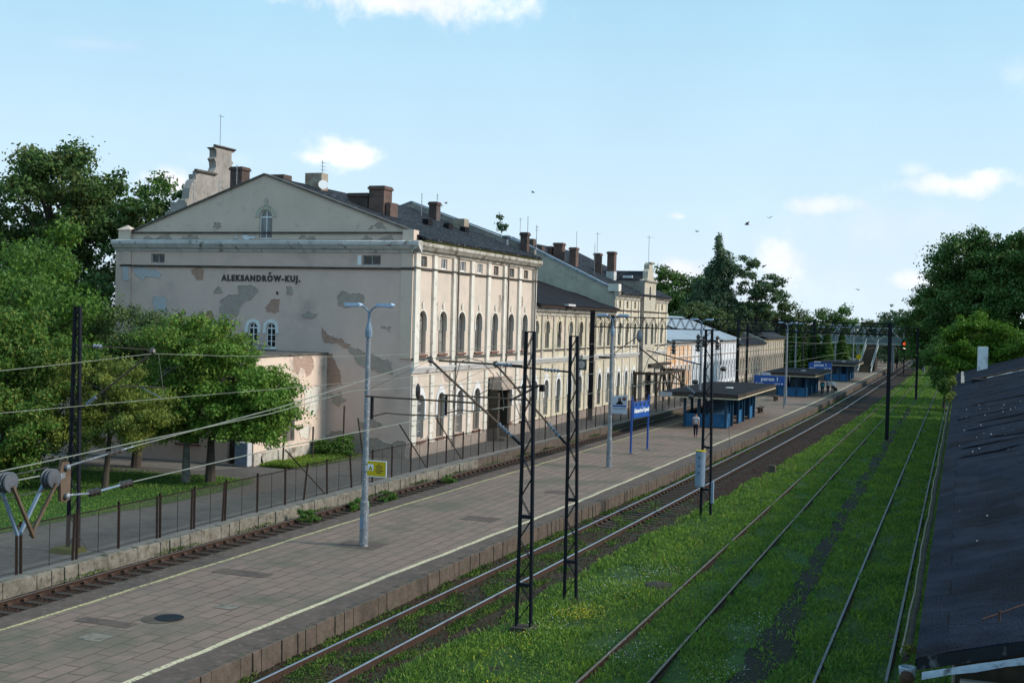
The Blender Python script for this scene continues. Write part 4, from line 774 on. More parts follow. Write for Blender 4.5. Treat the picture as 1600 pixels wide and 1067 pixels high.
# tower bay
FT = Fr((-27.85, 0, 0), (0, 1, 0)); th = [arch_pts(112.7, .62, 10.2, 11.5)] + [arch_pts(c, .95, 6.0, 8.02) for c in CT] + [rect_pts(112.7, 2.2, .4, 3.4)]
tp = [(110.5, 0), (114.95, 0), (114.95, 12.0), (113.9, 12.15), (113.75, 12.9), (113.35, 13.15), (113.4, 13.5), (113.0, 13.75), (112.4, 13.75), (112.0, 13.5), (112.05, 13.15), (111.65, 12.9), (111.5, 12.15), (110.5, 12.0)]
wall('tower_front', FT, tp, th, 'plaster_greige', P_)
for i, h in enumerate(th): window(FT, h, P_, 'frame_dark', 'glass_black' if i == 3 else 'glass', 3, 2, back=.2, arched=i < 3)
MB(FT).prism(tp[2:], -.5, -.004).build('tower_parapet', 'plaster_greige', P_)
MB().box(-35.5, -27.86, 110.5, 110.7, 9.6, 12.0).box(-35.5, -27.86, 114.75, 114.95, 9.6, 12.0).box(-28.3, -27.86, 110.5, 110.7, 0, 9.6).build('tower_side', 'plaster_grey', P_)
band(FT, 110.4, 115.05, 11.85, [(0, .002), (0, .1), (.1, .2), (.2, .22), (.22, .002)], 'cornice_worn', P_); band(FT, 111.8, 113.6, 13.6, [(0, .002), (0, .1), (.12, .2), (.16, .2), (.17, .002)], 'cornice_worn', P_); band(FT, 110.5, 114.95, 9.02, [(0, .002), (0, .1), (.1, .16), (.12, .002)], 'cornice_dark', P_, 'string_course')
MB().add([(-28.4, 110.35, 12.02), (-38, 110.35, 12.02), (-38, 115.1, 12.02), (-28.4, 115.1, 12.02), (-28.4, 112.7, 12.95), (-38, 112.7, 12.95)], [(0, 1, 5, 4), (2, 3, 4, 5), (0, 4, 3), (1, 2, 5), (0, 3, 2, 1)]).build('tower_roof', 'roof_tar', P_)
for x in (-29.6, -31.4, -33.2): MB().box(x - .45, x + .45, 110.75, 110.95, 12.2, 12.42).build('skylight', 'white_wall', P_)
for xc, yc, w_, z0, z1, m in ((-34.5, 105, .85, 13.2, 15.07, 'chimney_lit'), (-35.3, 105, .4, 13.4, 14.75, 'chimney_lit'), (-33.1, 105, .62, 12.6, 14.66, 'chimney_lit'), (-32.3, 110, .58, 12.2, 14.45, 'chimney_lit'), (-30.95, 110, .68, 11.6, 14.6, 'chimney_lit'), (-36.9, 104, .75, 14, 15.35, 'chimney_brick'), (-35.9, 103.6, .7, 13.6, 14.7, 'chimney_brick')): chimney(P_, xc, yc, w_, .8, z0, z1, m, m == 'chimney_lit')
MB().box(-31.32, -30.58, 109.55, 110.45, 11.6, 12.75).build('chimney_flashing', 'cornice_pale', P_)
antenna(P_, -33.2, 106, 14.6, 16.2, 0); antenna(P_, -32.4, 110, 14.4, 16.4, 1, .8); antenna(P_, -28.1, 112.7, 13.7, 16.3, 1, 1.2); antenna(P_, -37.6, 103, 15.2, 17.2, 1, .6); antenna(P_, -31.0, 104.5, 12.2, 15.0, 0)
# canopy frame along the platform side of the pavilion
cf = thing('canopy_frame', (-27, 113, .26), 'dark timber canopy frame with diagonal braces standing before the pavilion', 'canopy')
for y in (108.2, 113.6, 119.5):
    for x in (-27.9, -25.95): MB().box(x - .11, x + .11, y - .11, y + .11, .27, 3.3).build('post', 'wood_dark', cf)
MB().box(-28.1, -25.8, 108.0, 108.3, 3.31, 3.55).box(-28.1, -25.8, 119.3, 119.6, 3.31, 3.55).box(-26.1, -25.8, 108.3, 119.3, 3.31, 3.55).box(-28.1, -27.5, 112.5, 121, 3.9, 4.15).build('beam', 'wood_dark', cf)
for y, e in ((108.2, 1), (113.6, -1), (113.6, 1), (119.5, -1)): MB().bar((-25.95, y + e * 2.2, 3.3), (-25.95, y, 1.3), .12, .12).build('brace', 'wood_dark', cf)

# ------------------------------------------------------------------ long low wing beyond
def wing(name, label, y0, y1, zc, mats, pitch, roofm, ridge, seed, eave_mat='cornice_pale'):
    T = thing(name, (-34, (y0 + y1) / 2, .26), label, 'building'); F_ = Fr((-28.3, 0, 0), (0, 1, 0)); n = max(2, int((y1 - y0) / pitch)); p = (y1 - y0) / n
    for k, (a, b, m) in enumerate(mats):
        ia, ib = round((a - y0) / p), round((b - y0) / p); cs = [y0 + p * (i + .5) for i in range(ia, ib)]; ua, ub = y0 + p * ia, y0 + p * ib
        hs = [arch_pts(c, p * .36, 1.1, 3.6, 6) for c in cs]
        wall('front_wall', F_, [(ua, 0), (ub, 0), (ub, zc), (ua, zc)], hs, m, T, .2)
        for h in hs: window(F_, h, T, 'frame_grey' if seed == 1 else 'frame_dark', 'glass', 2, 2, back=.14)
        for i in range(ia, ib + 1): c = y0 + p * i; MB(F_).box(max(ua, c - .16), min(ub, c + .16), .3, zc - .5, .002, .09).build('pilaster', m, T)
        for c in cs: hood(F_, c, p * .36, 0, 3.6, 'white_paint' if seed == 1 else m, T, th=.12, key=False, legs=.3, out=.05, point=.1)
    band(F_, y0, y1, zc - .42, [(0, .002), (0, .08), (.15, .15), (.3, .35), (.42, .4), (.46, .002)], eave_mat, T); band(F_, y0, y1, 4.35, [(0, .002), (0, .1), (.12, .18), (.16, .002)], eave_mat, T, 'string_course')
    slope('roof', roofm, T, -27.7, zc + .1, -28.3 - ridge[0], zc + ridge[1], y0, y1, th=.1, sag=.02, seed=seed)
    slope('roof', roofm, T, -28.3 - 2 * ridge[0], zc + .1, -28.3 - ridge[0], zc + ridge[1] + .004, y0, y1, th=.1, sag=.02, seed=seed)
    for yy_ in (y0 + .005, y1 - .005): MB(Fr((0, yy_, 0), (1, 0, 0))).prism([(-28.29 - 2 * ridge[0], 0), (-28.31, 0), (-28.31, zc), (-28.3 - ridge[0], zc + ridge[1] - .12), (-28.29 - 2 * ridge[0], zc)], -.005 if yy_ > y0 + 1 else -.2, .2 if yy_ > y0 + 1 else .003).build('end_wall', mats[0][2], T)
    return T
W1 = wing('wing_building', 'white low wing with orange-stained end and pale metal roof beyond the pavilion', 122.0, 163.0, 6.1, [(122, 134.3, 'rust_stain'), (134.3, 163, 'white_wall')], 2.05, 'roof_metal', (7.5, 2.9), 1)
for a, b in ((123, 129), (137, 141)): MB().add([(-31, a, 7.55), (-34, a, 8.7), (-34, b, 8.7), (-31, b, 7.55)], [(0, 1, 2, 3)]).build('roof_sheet', 'roof_blue' if a < 130 else 'roof_metal', W1)
W2 = wing('wing_building', 'beige unpainted low wing with dark tarred roof past the white wing', 163.03, 187.0, 5.35, [(163.03, 187, 'beige_wall')], 2.2, 'roof_tar', (8.5, 3.4), 2, 'cornice_worn')
W3 = wing('wing_building', 'farthest pale beige wing with cream cornice ending by the dark firs', 187.03, 209.0, 6.0, [(187.03, 209, 'beige_wall')], 2.2, 'roof_tar', (9.5, 3.9), 3, 'trim_cream')
BK = thing('rear_building', (-36, 136, .26), 'grey gabled house with small brick chimney rising behind the white wing', 'building')
MB(Fr((0, 126, 0), (1, 0, 0))).prism([(-48, 0), (-34.5, 0), (-34.5, 8.3), (-39.8, 10.9), (-48, 8.3)], -22, 0).build('walls', 'plaster_grey', BK)
slope('roof', 'roof_tar', BK, -34.2, 8.25, -39.8, 11.05, 125.8, 148.2, seed=8); slope('roof', 'roof_tar', BK, -48.3, 8.2, -39.8, 11.055, 125.8, 148.2, seed=9)
chimney(BK, -37.0, 133, .8, .7, 9.6, 11.9, 'chimney_lit'); chimney(BK, -36.5, 146, .7, .7, 9.2, 10.6, 'chimney_lit')
mb = MB().box(-34.3, -33.5, 137, 145, 7.6, 9.2)
for k in range(7): mb.box(-34.2, -33.6, 137.1 + k * 1.15, 137.7 + k * 1.15, 9.2, 9.5)
mb.build('parapet', 'trim_cream', BK)

# ------------------------------------------------------------------ fence along the left platform
FX = lambda y: interp(y, [20, 31, 58, 75, 100, 140, 200], [-25.65, -25.6, -25.75, -25.35, -24.9, -24.1, -23.1])
fn = thing('platform_fence', (-25.6, 45, .27), 'rusty dark wire mesh fence with steel posts along the left track', 'fence')
fyp = [26.2, 28.3, 30.7, 32.7, 34.9, 36.9, 38.9, 41.1, 43.2, 44.9, 46.7, 48.9, 51.1, 53.2, 55.4, 57.5, 59.8, 62] ; y = 64.2
while y < 150: fyp.append(y); y += 2.2
fyp = [22.0, 24.1] + fyp
lean = {44.9: .35, 46.7: -.10, 48.9: -.30, 38.9: .06, 57.5: .12, 30.7: .03}
for i, y in enumerate(fyp):
    if i >= 58: break
    d = lean.get(y, random.uniform(-.04, .04)); x = FX(y); mb = MB()
    mb.bar((x, y - d * .5, .22), (x, y + d * .3, 1.80), .06, .07, side=(1, 0, 0))
    o = mb.build('post', 'rust_dark', fn)
    if y in (28.3, 30.7, 34.9, 36.9, 38.9): MB().bar((x, y - d * .5 - .17, .22), (x, y + d * .9 - .15, 1.72), .05, .07, side=(1, 0, 0)).build('post', 'rust_dark', fn)
    if y in (46.7, 57.5, 62): MB().bar((x - .1, y + .1, .25), (x - 1.5, y - 1.0 + (.6 if y > 50 else 0), 2.5 if y > 50 else 2.2), .06, .06).build('leaning_stake', 'rust_dark', fn)
    if i < len(fyp) - 1 and y < 90: MB().tube([(x, (y + fyp[i + 1]) / 2, .3), (FX(y + 1), (y + fyp[i + 1]) / 2, 1.66)], .012, 4).build('stay_rod', 'rust_dark', fn)
MB().tube([(FX(y), y, 1.70 + .03 * math.sin(y * 3)) for y in fyp], .022, 5).build('top_rail', 'rust_dark', fn)
MB().tube([(FX(y), y, .36) for y in fyp], .014, 4).build('bottom_rail', 'rust_dark', fn)
MB().add([p for y in fyp for p in ((FX(y) + .01, y, .30), (FX(y) + .01, y, 1.69))], [(2 * i, 2 * i + 2, 2 * i + 3, 2 * i + 1) for i in range(len(fyp) - 1)]).build('wire_mesh', 'fence_wire', fn)
for i, (x, y, h) in enumerate([(-33.2, 55.6, 1.5), (-32.2, 56.9, 1.9), (-31.6, 59.2, 2.9), (-30.2, 59.0, 2.3), (-33.3, 53.9, 1.2)]):
    st = MB().bar((x, y, .2), (x + (.05 if i < 3 else -.4), y - .05, .2 + h), .07, .07).build('wooden_stake', 'wood_dark'); tag(st, ['leftmost tall stake in front of the annex side wall', 'thin stake standing near the middle of the annex side wall', 'tallest dark stake at the inner corner of annex and gable', 'slanted stake leaning by the overgrown bush at the gable foot', 'short stake right beside the annex front corner'][i], 'stake')

# ------------------------------------------------------------------ catenary masts
def lattice(parent, x, y, z0, z1, wb, wt, dx=(-.0), leg=.07, dep=.11, step=.55, solid=False, rgt=None):
    """two channel legs standing side by side across the track, laced with flat zigzag bars"""
    H_ = z1 - z0
    L_ = lambda z: x - (wb + (wt - wb) * (z - z0) / H_) / 2 + dx * (z - z0) / H_; R_ = lambda z: x + (wb + (wt - wb) * (z - z0) / H_) / 2 + dx * (z - z0) / H_
    for f in (L_, R_): MB().bar((f(z0), y, z0), (f(z1), y, z1), leg, dep, side=(1, 0, 0)).build('leg', 'steel_dark', parent)
    mb = MB(); mb2 = MB(); z = z0 + .15; k = 0
    while z + step < z1:
        a, b = (L_, R_) if k % 2 == 0 else (R_, L_)
        mb.bar((a(z), y - dep / 2 + .01, z), (b(z + step), y - dep / 2 + .01, z + step), .035, .012); mb2.bar((a(z), y + dep / 2 - .01, z), (b(z + step), y + dep / 2 - .01, z + step), .035, .012)
        z += step; k += 1
    mb.bar((L_(z), y - dep / 2 + .01, z), (R_(z1), y - dep / 2 + .01, z1 + .01), .035, .012); mb2.bar((L_(z), y + dep / 2 - .01, z), (R_(z1), y + dep / 2 - .01, z1), .035, .012)
    mb.box(L_(z1) - leg / 2, R_(z1) + leg / 2, y - dep / 2, y + dep / 2, z1 - .002, z1 + .03)
    for zz in (z0 + 1.1, z0 + 2.9): mb.box(L_(zz), R_(zz), y - dep / 2 - .004, y + dep / 2 + .004, zz, zz + .09)
    mb2.build('lacing', 'steel_dark', parent); return mb.build('lacing', 'steel_dark', parent)
def insul(parent, p, q, mat='insulator', r=.065, n=5):
    p, q = Vector(p), Vector(q); L_ = (q - p).length; prof = []
    for k in range(n): h = L_ * k / n; prof += [(r * .45, h), (r, h + L_ / n * .35), (r * .45, h + L_ / n * .7)]
    return MB().lathe(tuple(p), prof, 9, axis=tuple(q - p)).build('insulator', mat, parent, smooth=False)
def cantilever(parent, mx, y, zt, zl, tx, tz, rz, rx, s=1, steady=True):
    """s=-1: arm reaches left from the mast face at mx"""
    d = 1 if tx > mx else -1
    a = Vector((mx, y, zt)); t = Vector((tx, y, tz)); b = Vector((mx, y, zl)); ut = (t - a).normalized(); ub = (t - b).normalized()
    MB().bar(a, a + ut * .3, .05, .05).build('bracket', 'steel_dark', parent); MB().bar(b, b + ub * .3, .06, .06).build('bracket', 'steel_dark', parent)
    insul(parent, a + ut * .28, a + ut * .78); insul(parent, b + ub * .28, b + ub * .85)
    MB().tube([a + ut * .75, t - ut * .25], .028, 7).build('stay_tube', 'tube_rust', parent); MB().tube([b + ub * .8, t + ub * .12], .034, 7).build('bracket_tube', 'tube_rust', parent)
    MB().lathe(tuple(t - Vector((0, 0, .08))), [(.03, 0), (.09, .05), (.07, .14), (.02, .2)], 8).build('clamp', 'insul_dark', parent)
    # registration arm from the diagonal out past the wire
    k = (rz - zl) / (tz - zl); j = b + (t - b) * k; e = Vector((rx, y, rz + .03)); MB().tube([tuple(j), tuple(e)], .026, 7).build('registration_tube', 'tube_rust', parent)
    MB().tube([tuple(e), tuple(e + Vector((.03 * d, 0, .12))), tuple(t)], .006, 4).build('stay_wire', 'insul_dark', parent)
    if steady:
        f = e - Vector((d * .22, 0, 0)); MB().bar(tuple(f), tuple(f - Vector((0, 0, .62))), .05, .10).build('drop_bracket', 'steel_dark', parent)
        g = f - Vector((0, 0, .55)); MB().tube([tuple(g), tuple(g + Vector((-d * .45, 0, .12))), tuple(g + Vector((-d * .8, 0, .10))), tuple(Vector((tx - d * .25, y, 5.42)))], .018, 6).build('steady_arm', 'tube_rust', parent)
        MB().lathe((tx - d * .25, y, 5.36), [(.02, 0), (.035, .04), (.02, .1)], 6).build('wire_clip', 'insul_dark', parent)
def base(parent, x, y, z, w=.9, d=.7, h=.12, mat='kerb'):
    return MB().add([(x - w / 2, y - d / 2, z - .2), (x + w / 2, y - d / 2, z - .2), (x + w / 2, y + d / 2, z - .2), (x - w / 2, y + d / 2, z - .2), (x - w / 2.5, y - d / 2.5, z + h), (x + w / 2.5, y - d / 2.5, z + h), (x + w / 2.5, y + d / 2.5, z + h), (x - w / 2.5, y + d / 2.5, z + h)],
                    [(4, 5, 6, 7), (0, 1, 5, 4), (1, 2, 6, 5), (2, 3, 7, 6), (3, 0, 4, 7)]).build('footing', mat, parent)
G_ = 'lattice masts between the main track and the sidings'
m2 = thing('catenary_mast', (-10.6, 30.16, -.1), 'near lattice mast with wide twin legs in the grass, closest to the viewer', 'catenary mast', G_)
lattice(m2, -10.62, 30.16, -.05, 7.75, .40, .22, dx=-.03); base(m2, -10.6, 30.16, -.1, .75, .6, .1, 'sleeper')
cantilever(m2, -10.85, 30.16, 6.86, 4.80, -13.5, 6.92, 5.82, -15.45)
MB().lathe((-13.83, 30.12, 5.85), [(.02, 0), (.06, .06), (.07, .2), (.06, .34), (.02, .42)], 10).build('insulator', 'insul_dark', m2)
MB().tube([(-12.6, 30.1, 6.9), (-12.3, 30.0, 7.02), (-11.9, 29.9, 6.95), (-11.55, 29.9, 6.6), (-11.6, 29.9, 6.25), (-12.0, 29.9, 6.05)], .012, 5).build('jumper_cable', 'insul_dark', m2); MB().tube([(-12.6, 30.1, 6.9), (-12.75, 30, 6.1), (-12.7, 30, 5.45)], .010, 5).build('jumper_cable', 'insul_dark', m2)
m3 = thing('catenary_mast', (-10.4, 33.7, -.1), 'second lattice mast in the grass, just behind the nearest one, with a slanted bracket arm', 'catenary mast', G_)
lattice(m3, -10.45, 33.7, -.05, 7.62, .36, .21, dx=-.10); base(m3, -10.4, 33.7, -.1, .75, .6, .08, 'sleeper')
cantilever(m3, -10.7, 33.7, 6.6, 4.5, -12.95, 6.72, 5.72, -14.75)
MB().tube([(-12.9, 33.6, 6.5), (-12.4, 33.6, 5.9), (-12.1, 33.6, 5.2), (-12.5, 33.6, 5.0)], .012, 5).build('jumper_cable', 'insul_dark', m3)
ml = thing('catenary_mast', (-26.6, 31.6, .26), 'lattice mast behind the fence on the left, carrying the tensioner plate', 'catenary mast')
lattice(ml, -26.5, 31.6, .27, 8.1, .42, .19, leg=.075); base(ml, -26.6, 31.5, .27, 1.0, .8, .15, 'moss')
def cant_left(parent, mx, y, tx, tz):
    b = Vector((mx, y, 4.9)); t = Vector((tx, y, tz)); u = (t - b).normalized(); insul(parent, b + u * .2, b + u * .7); MB().tube([b + u * .65, t], .03, 7).build('bracket_tube', 'tube_rust', parent); MB().bar(b, b + u * .25, .05, .05).build('bracket', 'steel_dark', parent)
    a = Vector((mx, y, tz + .12)); MB().tube([a, a + Vector((.45, 0, 0))], .02, 6).build('stay_tube', 'tube_rust', parent); insul(parent, a + Vector((.4, 0, 0)), a + Vector((.75, 0, 0)), 'insulator', .08, 3)
    MB().tube([a + Vector((.75, 0, 0)), t + Vector((0, 0, .08))], .02, 6).build('stay_tube', 'tube_rust', parent); MB().lathe(tuple(t - Vector((0, 0, .05))), [(.04, 0), (.1, .06), (.08, .16), (.02, .2)], 8).build('clamp', 'insul_dark', parent)
    MB().tube([(mx + 1.45, y, 5.66), (tx + .5, y, 5.68)], .022, 6).build('registration_tube', 'tube_rust', parent); MB().tube([(tx - .4, y, 5.64), (tx + .05, y, 5.48), (tx + .35, y, 5.36)], .016, 6).build('steady_arm', 'steel_grey', parent)
cant_left(ml, -26.25, 31.6, -23.6, 6.75)
MB().tube([(-26.35, 31.5, 1.9), (-26.2, 31.45, .9), (-25.8, 31.4, .45), (-25.2, 31.6, .34)], .012, 5).build('earth_cable', 'insul_dark', ml)
ms_ = thing('catenary_mast', (-10.0, 51.44, -.1), 'slim dark mast beside the main track with a grey-blue guard tube round its lower part', 'catenary mast', G_)
lattice(ms_, -10.02, 51.44, -.1, 7.8, .42, .26, dx=-.08, leg=.09, dep=.15, step=.5)
MB().lathe((-10.28, 51.3, 1.18), [(.21, 0), (.215, .02), (.215, 1.48), (.19, 1.5), (.19, .0)], 18).build('guard_tube', 'steel_blue', ms_, smooth=False)
MB().lathe((-10.28, 51.3, 2.68), [(.22, 0), (.22, .045), (.16, .05)], 18).build('guard_ring', 'sign_yellow', ms_)
for z in (1.75, 2.05, 2.4): MB().box(-10.32, -10.26, 51.07, 51.09, z, z + .05).build('vent_hole', 'ink', ms_)
MB().box(-9.8, -9.7, 51.3, 51.5, .5, 1.4).build('relay_box', 'steel_blue', ms_)
cantilever(ms_, -10.4, 51.44, 6.35, 4.95, -13.05, 6.94, 5.5, -12.9, steady=False)
for x, z, h, m in ((-10.55, 6.9, .75, 'insul_dark'), (-9.72, 7.0, .6, 'insul_dark'), (-10.3, 7.1, .5, 'insul_dark'), (-11.6, 6.75, .6, 'insul_dark')): MB().lathe((x, 51.4, z), [(.03, 0), (.12, .04), (.06, h * .2), (.12, h * .3), (.06, h * .45), (.12, h * .55), (.06, h * .75), (.1, h * .85), (.03, h)], 9).build('insulator', m, ms_)
MB().bar((-11.7, 51.4, 7.35), (-9.5, 51.4, 7.4), .05, .06).bar((-9.6, 51.4, 7.3), (-9.55, 51.4, 6.4), .04, .04).build('switch_frame', 'steel_dark', ms_)
MB().tube([(-11.6, 51.4, 7.3), (-12.2, 51.4, 7.1), (-12.7, 51.4, 6.5), (-12.9, 51.4, 5.9)], .014, 5).tube([(-9.7, 51.4, 6.9), (-9.2, 51.6, 4), (-8.9, 52, -.1)], .008, 4).build('cable', 'insul_dark', ms_)
for x, z in ((-10.9, 4.95), (-10.75, 5.6), (-9.55, 6.2)): MB().lathe((x, 51.35, z), [(.04, 0), (.1, .05), (.1, .2), (.04, .26)], 8, axis=(1, 0, .1)).build('insulator', 'insul_dark', ms_)

def hbeam(parent, x, y, z0, z1, w=.26, d=.3, name='leg'):
    pass
    P = [(-w / 2, -d / 2), (w / 2, -d / 2), (w / 2, -d / 2 + .03), (.02, -d / 2 + .03), (.02, d / 2 - .03), (w / 2, d / 2 - .03), (w / 2, d / 2), (-w / 2, d / 2), (-w / 2, d / 2 - .03), (-.02, d / 2 - .03), (-.02, -d / 2 + .03), (-w / 2, -d / 2 + .03)]
    return MB(Fr((x, y, 0), (1, 0, 0), (0, 1, 0), (0, 0, 1))).prism(P, z0, z1).build(name, 'steel_dark', parent)
def gantry(y, xs_left, xr, zt, label, zl=.27, step=.72, drops=()):
    g = thing('catenary_gantry', (xs_left[0], y, zl), label, 'catenary gantry', 'lattice gantries spanning the tracks')
    for i, x in enumerate(xs_left): hbeam(g, x, y - (.9 if i == 0 else 0), zl, zt + .1 + (.35 if i == 0 else 0), .32 if i == 0 else .24)
    hbeam(g, xr, y, -.2, zt + .05); base(g, xr, y, -.12, .7, .7, .08, 'kerb')
    x0, x1, zb = xs_left[0], xr, zt - .82; mb = MB()
    for yy_ in (y - .2, y + .2):
        for z in (zt, zb): mb.box(x0, x1, yy_ - .035, yy_ + .035, z - .04, z + .04)
        x = x0; k = 0
        while x + step / 2 < x1:
            a, b = (zb, zt) if k % 2 == 0 else (zt, zb); mb.bar((x, yy_, a), (x + step / 2, yy_, b), .045, .03); x += step / 2; k += 1
    x = x0
    while x < x1: mb.bar((x, y - .2, zt), (x, y + .2, zt), .04, .03); mb.bar((x, y - .2, zb), (x, y + .2, zb), .04, .03); x += step * 1.5
    mb.build('beam', 'steel_dark', g)
    for x, zz in drops:
        MB().box(x - .06, x + .06, y - .06, y + .06, zz, zb).build('dropper_post', 'steel_dark', g)
        b = Vector((x - .1, y, zz + .5)); t = Vector((x + 1.9, y, 7.0)) if x < -20 else Vector((x - 1.6, y, 7.0)); u = (t - b).normalized(); MB().tube([b, t], .03, 6).build('bracket_tube', 'tube_rust', g); insul(g, b + u * .2, b + u * .6)
    return g
g1 = gantry(93, [-27.35, -25.95], -4.95, 8.45, 'nearest dark lattice gantry spanning platform and tracks, standing by the cream link wing', drops=())
MB().bar((-25.9, 93, 5.65), (-25.75, 93, 5.5), .1, .1).build('bracket', 'steel_dark', g1); MB().tube([(-25.8, 93, 5.55), (-23.9, 93, 6.95)], .035, 7).build('bracket_tube', 'steel_dark', g1); MB().lathe((-23.75, 93, 6.5), [(.04, 0), (.22, .2), (.26, .5), (.2, .8), (.04, 1.0)], 10).build('insulator', 'insulator', g1)
MB().box(-27.0, -26.0, 92.9, 93.1, 5.15, 5.3).build('bracket', 'steel_dark', g1)
gantry(150, [-25.7, -24.7], -4.85, 8.25, 'middle dark lattice gantry over the tracks beyond the first shelter')
gantry(212, [-23.5], -4.6, 8.3, 'farthest dark lattice gantry in front of the footbridge')
for i, (x, y) in enumerate(((-3.9, 212.8),)):
    ps = thing('steel_post', (x, y, -.2), 'short dark post in the grass before the right-hand trees', 'post'); hbeam(ps, x, y, -.2, 4.6, .2, .2, 'shaft'); MB().box(x - .2, x + .2, y - .2, y + .2, -.2, -.0).build('footing', 'kerb', ps)

# overhead wires
def sag(a, b, s, n=8): a, b = Vector(a), Vector(b); return [tuple(a + (b - a) * t - Vector((0, 0, 4 * s * t * (1 - t)))) for t in [k / n for k in range(n + 1)]]
def chain(pts, s, n=8):
    out = []
    for i in range(len(pts) - 1): out += sag(pts[i], pts[i + 1], s, n)[(1 if i else 0):]
    return out
def overhead(label, mess, cont, s=.35, r=.011, drop=True):
    t = thing('overhead_line', mess[0], label, 'overhead line'); mp = chain(mess, s); cpt = chain(cont, .02)
    MB().tube(mp, r, 4).build('messenger_wire', 'wire_cu', t); MB().tube(cpt, r, 4).build('contact_wire', 'wire_cu', t)
    if drop:
        for y in np.arange(mess[0][1] + 5, min(mess[-1][1], 140), 8.3):
            a = [np.interp(y, [p[1] for p in mp], [p[k] for p in mp]) for k in (0, 2)]; b = [np.interp(y, [p[1] for p in cpt], [p[k] for p in cpt]) for k in (0, 2)]
            MB().tube([(a[0], y, a[1]), (b[0], y, b[1])], .005, 3).build('dropper', 'wire_cu', t)
    return t
overhead('overhead line above the left track beside the fence', [(-23.4, 2, 6.1), (-23.6, 31.6, 6.72), (-23.7, 62, 6.6), (-23.75, 93, 6.95), (-22.2, 150, 6.9), (-21.2, 212, 6.9), (-20, 330, 6.9)], [(-23.3, 2, 5.3), (-23.35, 31.6, 5.32), (-23.2, 62, 5.4), (-23.0, 93, 5.4), (-22.1, 150, 5.4), (-21, 212, 5.4), (-20, 330, 5.4)], s=.3)
overhead('overhead line above the main track right of the platform', [(-13.5, 30.16, 6.98), (-13.2, 51.44, 6.98), (-12.3, 93, 6.9), (-11.7, 150, 6.9), (-11.6, 212, 6.9), (-12, 330, 6.9)], [(-13.3, 30.16, 5.36), (-12.9, 51.44, 5.4), (-12.1, 93, 5.4), (-11.6, 150, 5.4), (-11.5, 212, 5.4), (-12, 330, 5.4)], s=.3)
tl = thing('tensioner', (-13.5, 15.8, 5.3), 'wire tensioner with yoke plate, grooved pulleys and V-shaped steel struts at the left edge', 'wire tensioner')
MB(Fr((-13.5, 15.85, 0), (0, 1, 0))).prism([(-.09, 4.98), (.03, 4.95), (.12, 5.0), (.13, 5.5), (.08, 5.6), (-.06, 5.62), (-.12, 5.5)], -.03, .03).build('yoke_plate', 'tube_rust', tl)
for z in (5.06, 5.52): MB().lathe((-13.46, 15.86, z), [(.05, 0), (.05, .05), (.02, .07)], 8, axis=(1, 0, 0)).build('bolt', 'steel_grey', tl)
for yy_, zz in ((15.56, 5.37), (14.62, 5.42)): MB().lathe((-13.57, yy_, zz), [(.05, -.03), (.15, -.02), (.16, 0), (.12, .02), (.12, .04), (.16, .06), (.16, .075), (.12, .09), (.12, .105), (.16, .12), (.15, .14), (.05, .15)], 22, axis=(1, .05, .0)).build('pulley_wheel', 'rail_bluish', tl)
MB().bar((-13.45, 15.62, 5.37), (-13.48, 15.84, 5.40), .03, .09).build('link_plate', 'steel_grey', tl)
for a, b, m in (((-13.4, 15.56, 5.3), (-13.5, 15.12, 4.52), 'tube_rust'), ((-13.6, 15.5, 5.28), (-13.62, 15.02, 4.55), 'steel_blue'), ((-13.4, 14.62, 5.36), (-13.45, 15.14, 4.5), 'tube_rust'), ((-13.6, 14.6, 5.3), (-13.62, 14.98, 4.55), 'steel_blue')): MB().bar(a, b, .05, .04).build('strut', m, tl)
MB().tube([(-13.5, 8, 4.95), (-13.5, 14.5, 5.42), (-13.5, 15.3, 5.44)], .012, 5).build('anchor_rope', 'wire_cu', tl); MB().tube([(-13.5, 8, 5.2), (-13.52, 15.5, 5.55)], .009, 5).build('anchor_rope', 'insul_dark', tl); MB().tube([(-13.5, 8, 4.9), (-13.52, 15.5, 5.2)], .009, 5).build('anchor_rope', 'insul_dark', tl)
MB().tube([(-13.5, 15.86, 5.06), (-13.5, 16.45, 5.02)], .018, 6).build('tension_rod', 'steel_grey', tl); MB().tube([(-13.5, 15.86, 5.52), (-13.5, 17.6, 5.70)], .016, 6).build('tension_rod', 'steel_grey', tl)
insul(tl, (-13.5, 16.45, 5.02), (-13.5, 16.75, 5.03), 'insul_dark', .07, 3); MB().tube([(-13.5, 16.75, 5.03), (-13.5, 17.25, 5.06)], .02, 6).build('tension_rod', 'steel_blue', tl); insul(tl, (-13.5, 17.25, 5.06), (-13.5, 17.6, 5.07), 'insul_dark', .07, 3); insul(tl, (-13.5, 16.9, 5.62), (-13.5, 17.3, 5.67), 'insul_dark', .05, 3)
MB().tube([(-13.5, 17.6, 5.08), (-13.5, 22.5, 5.24), (-13.45, 30.16, 5.36)], .011, 5).build('contact_wire', 'wire_cu', tl); MB().tube([(-13.5, 17.6, 5.70), (-13.5, 22.5, 6.1), (-13.5, 30.16, 6.95)], .011, 5).build('messenger_wire', 'wire_cu', tl)
MB().tube([(-13.5, 8, 5.3), (-13.5, 14.4, 5.6), (-13.5, 17.5, 5.76), (-13.5, 22, 5.98), (-14.2, 27, 6.2), (-14.9, 33.7, 6.0), (-13.2, 51.4, 6.0)], .010, 5).build('messenger_wire', 'wire_cu', tl)

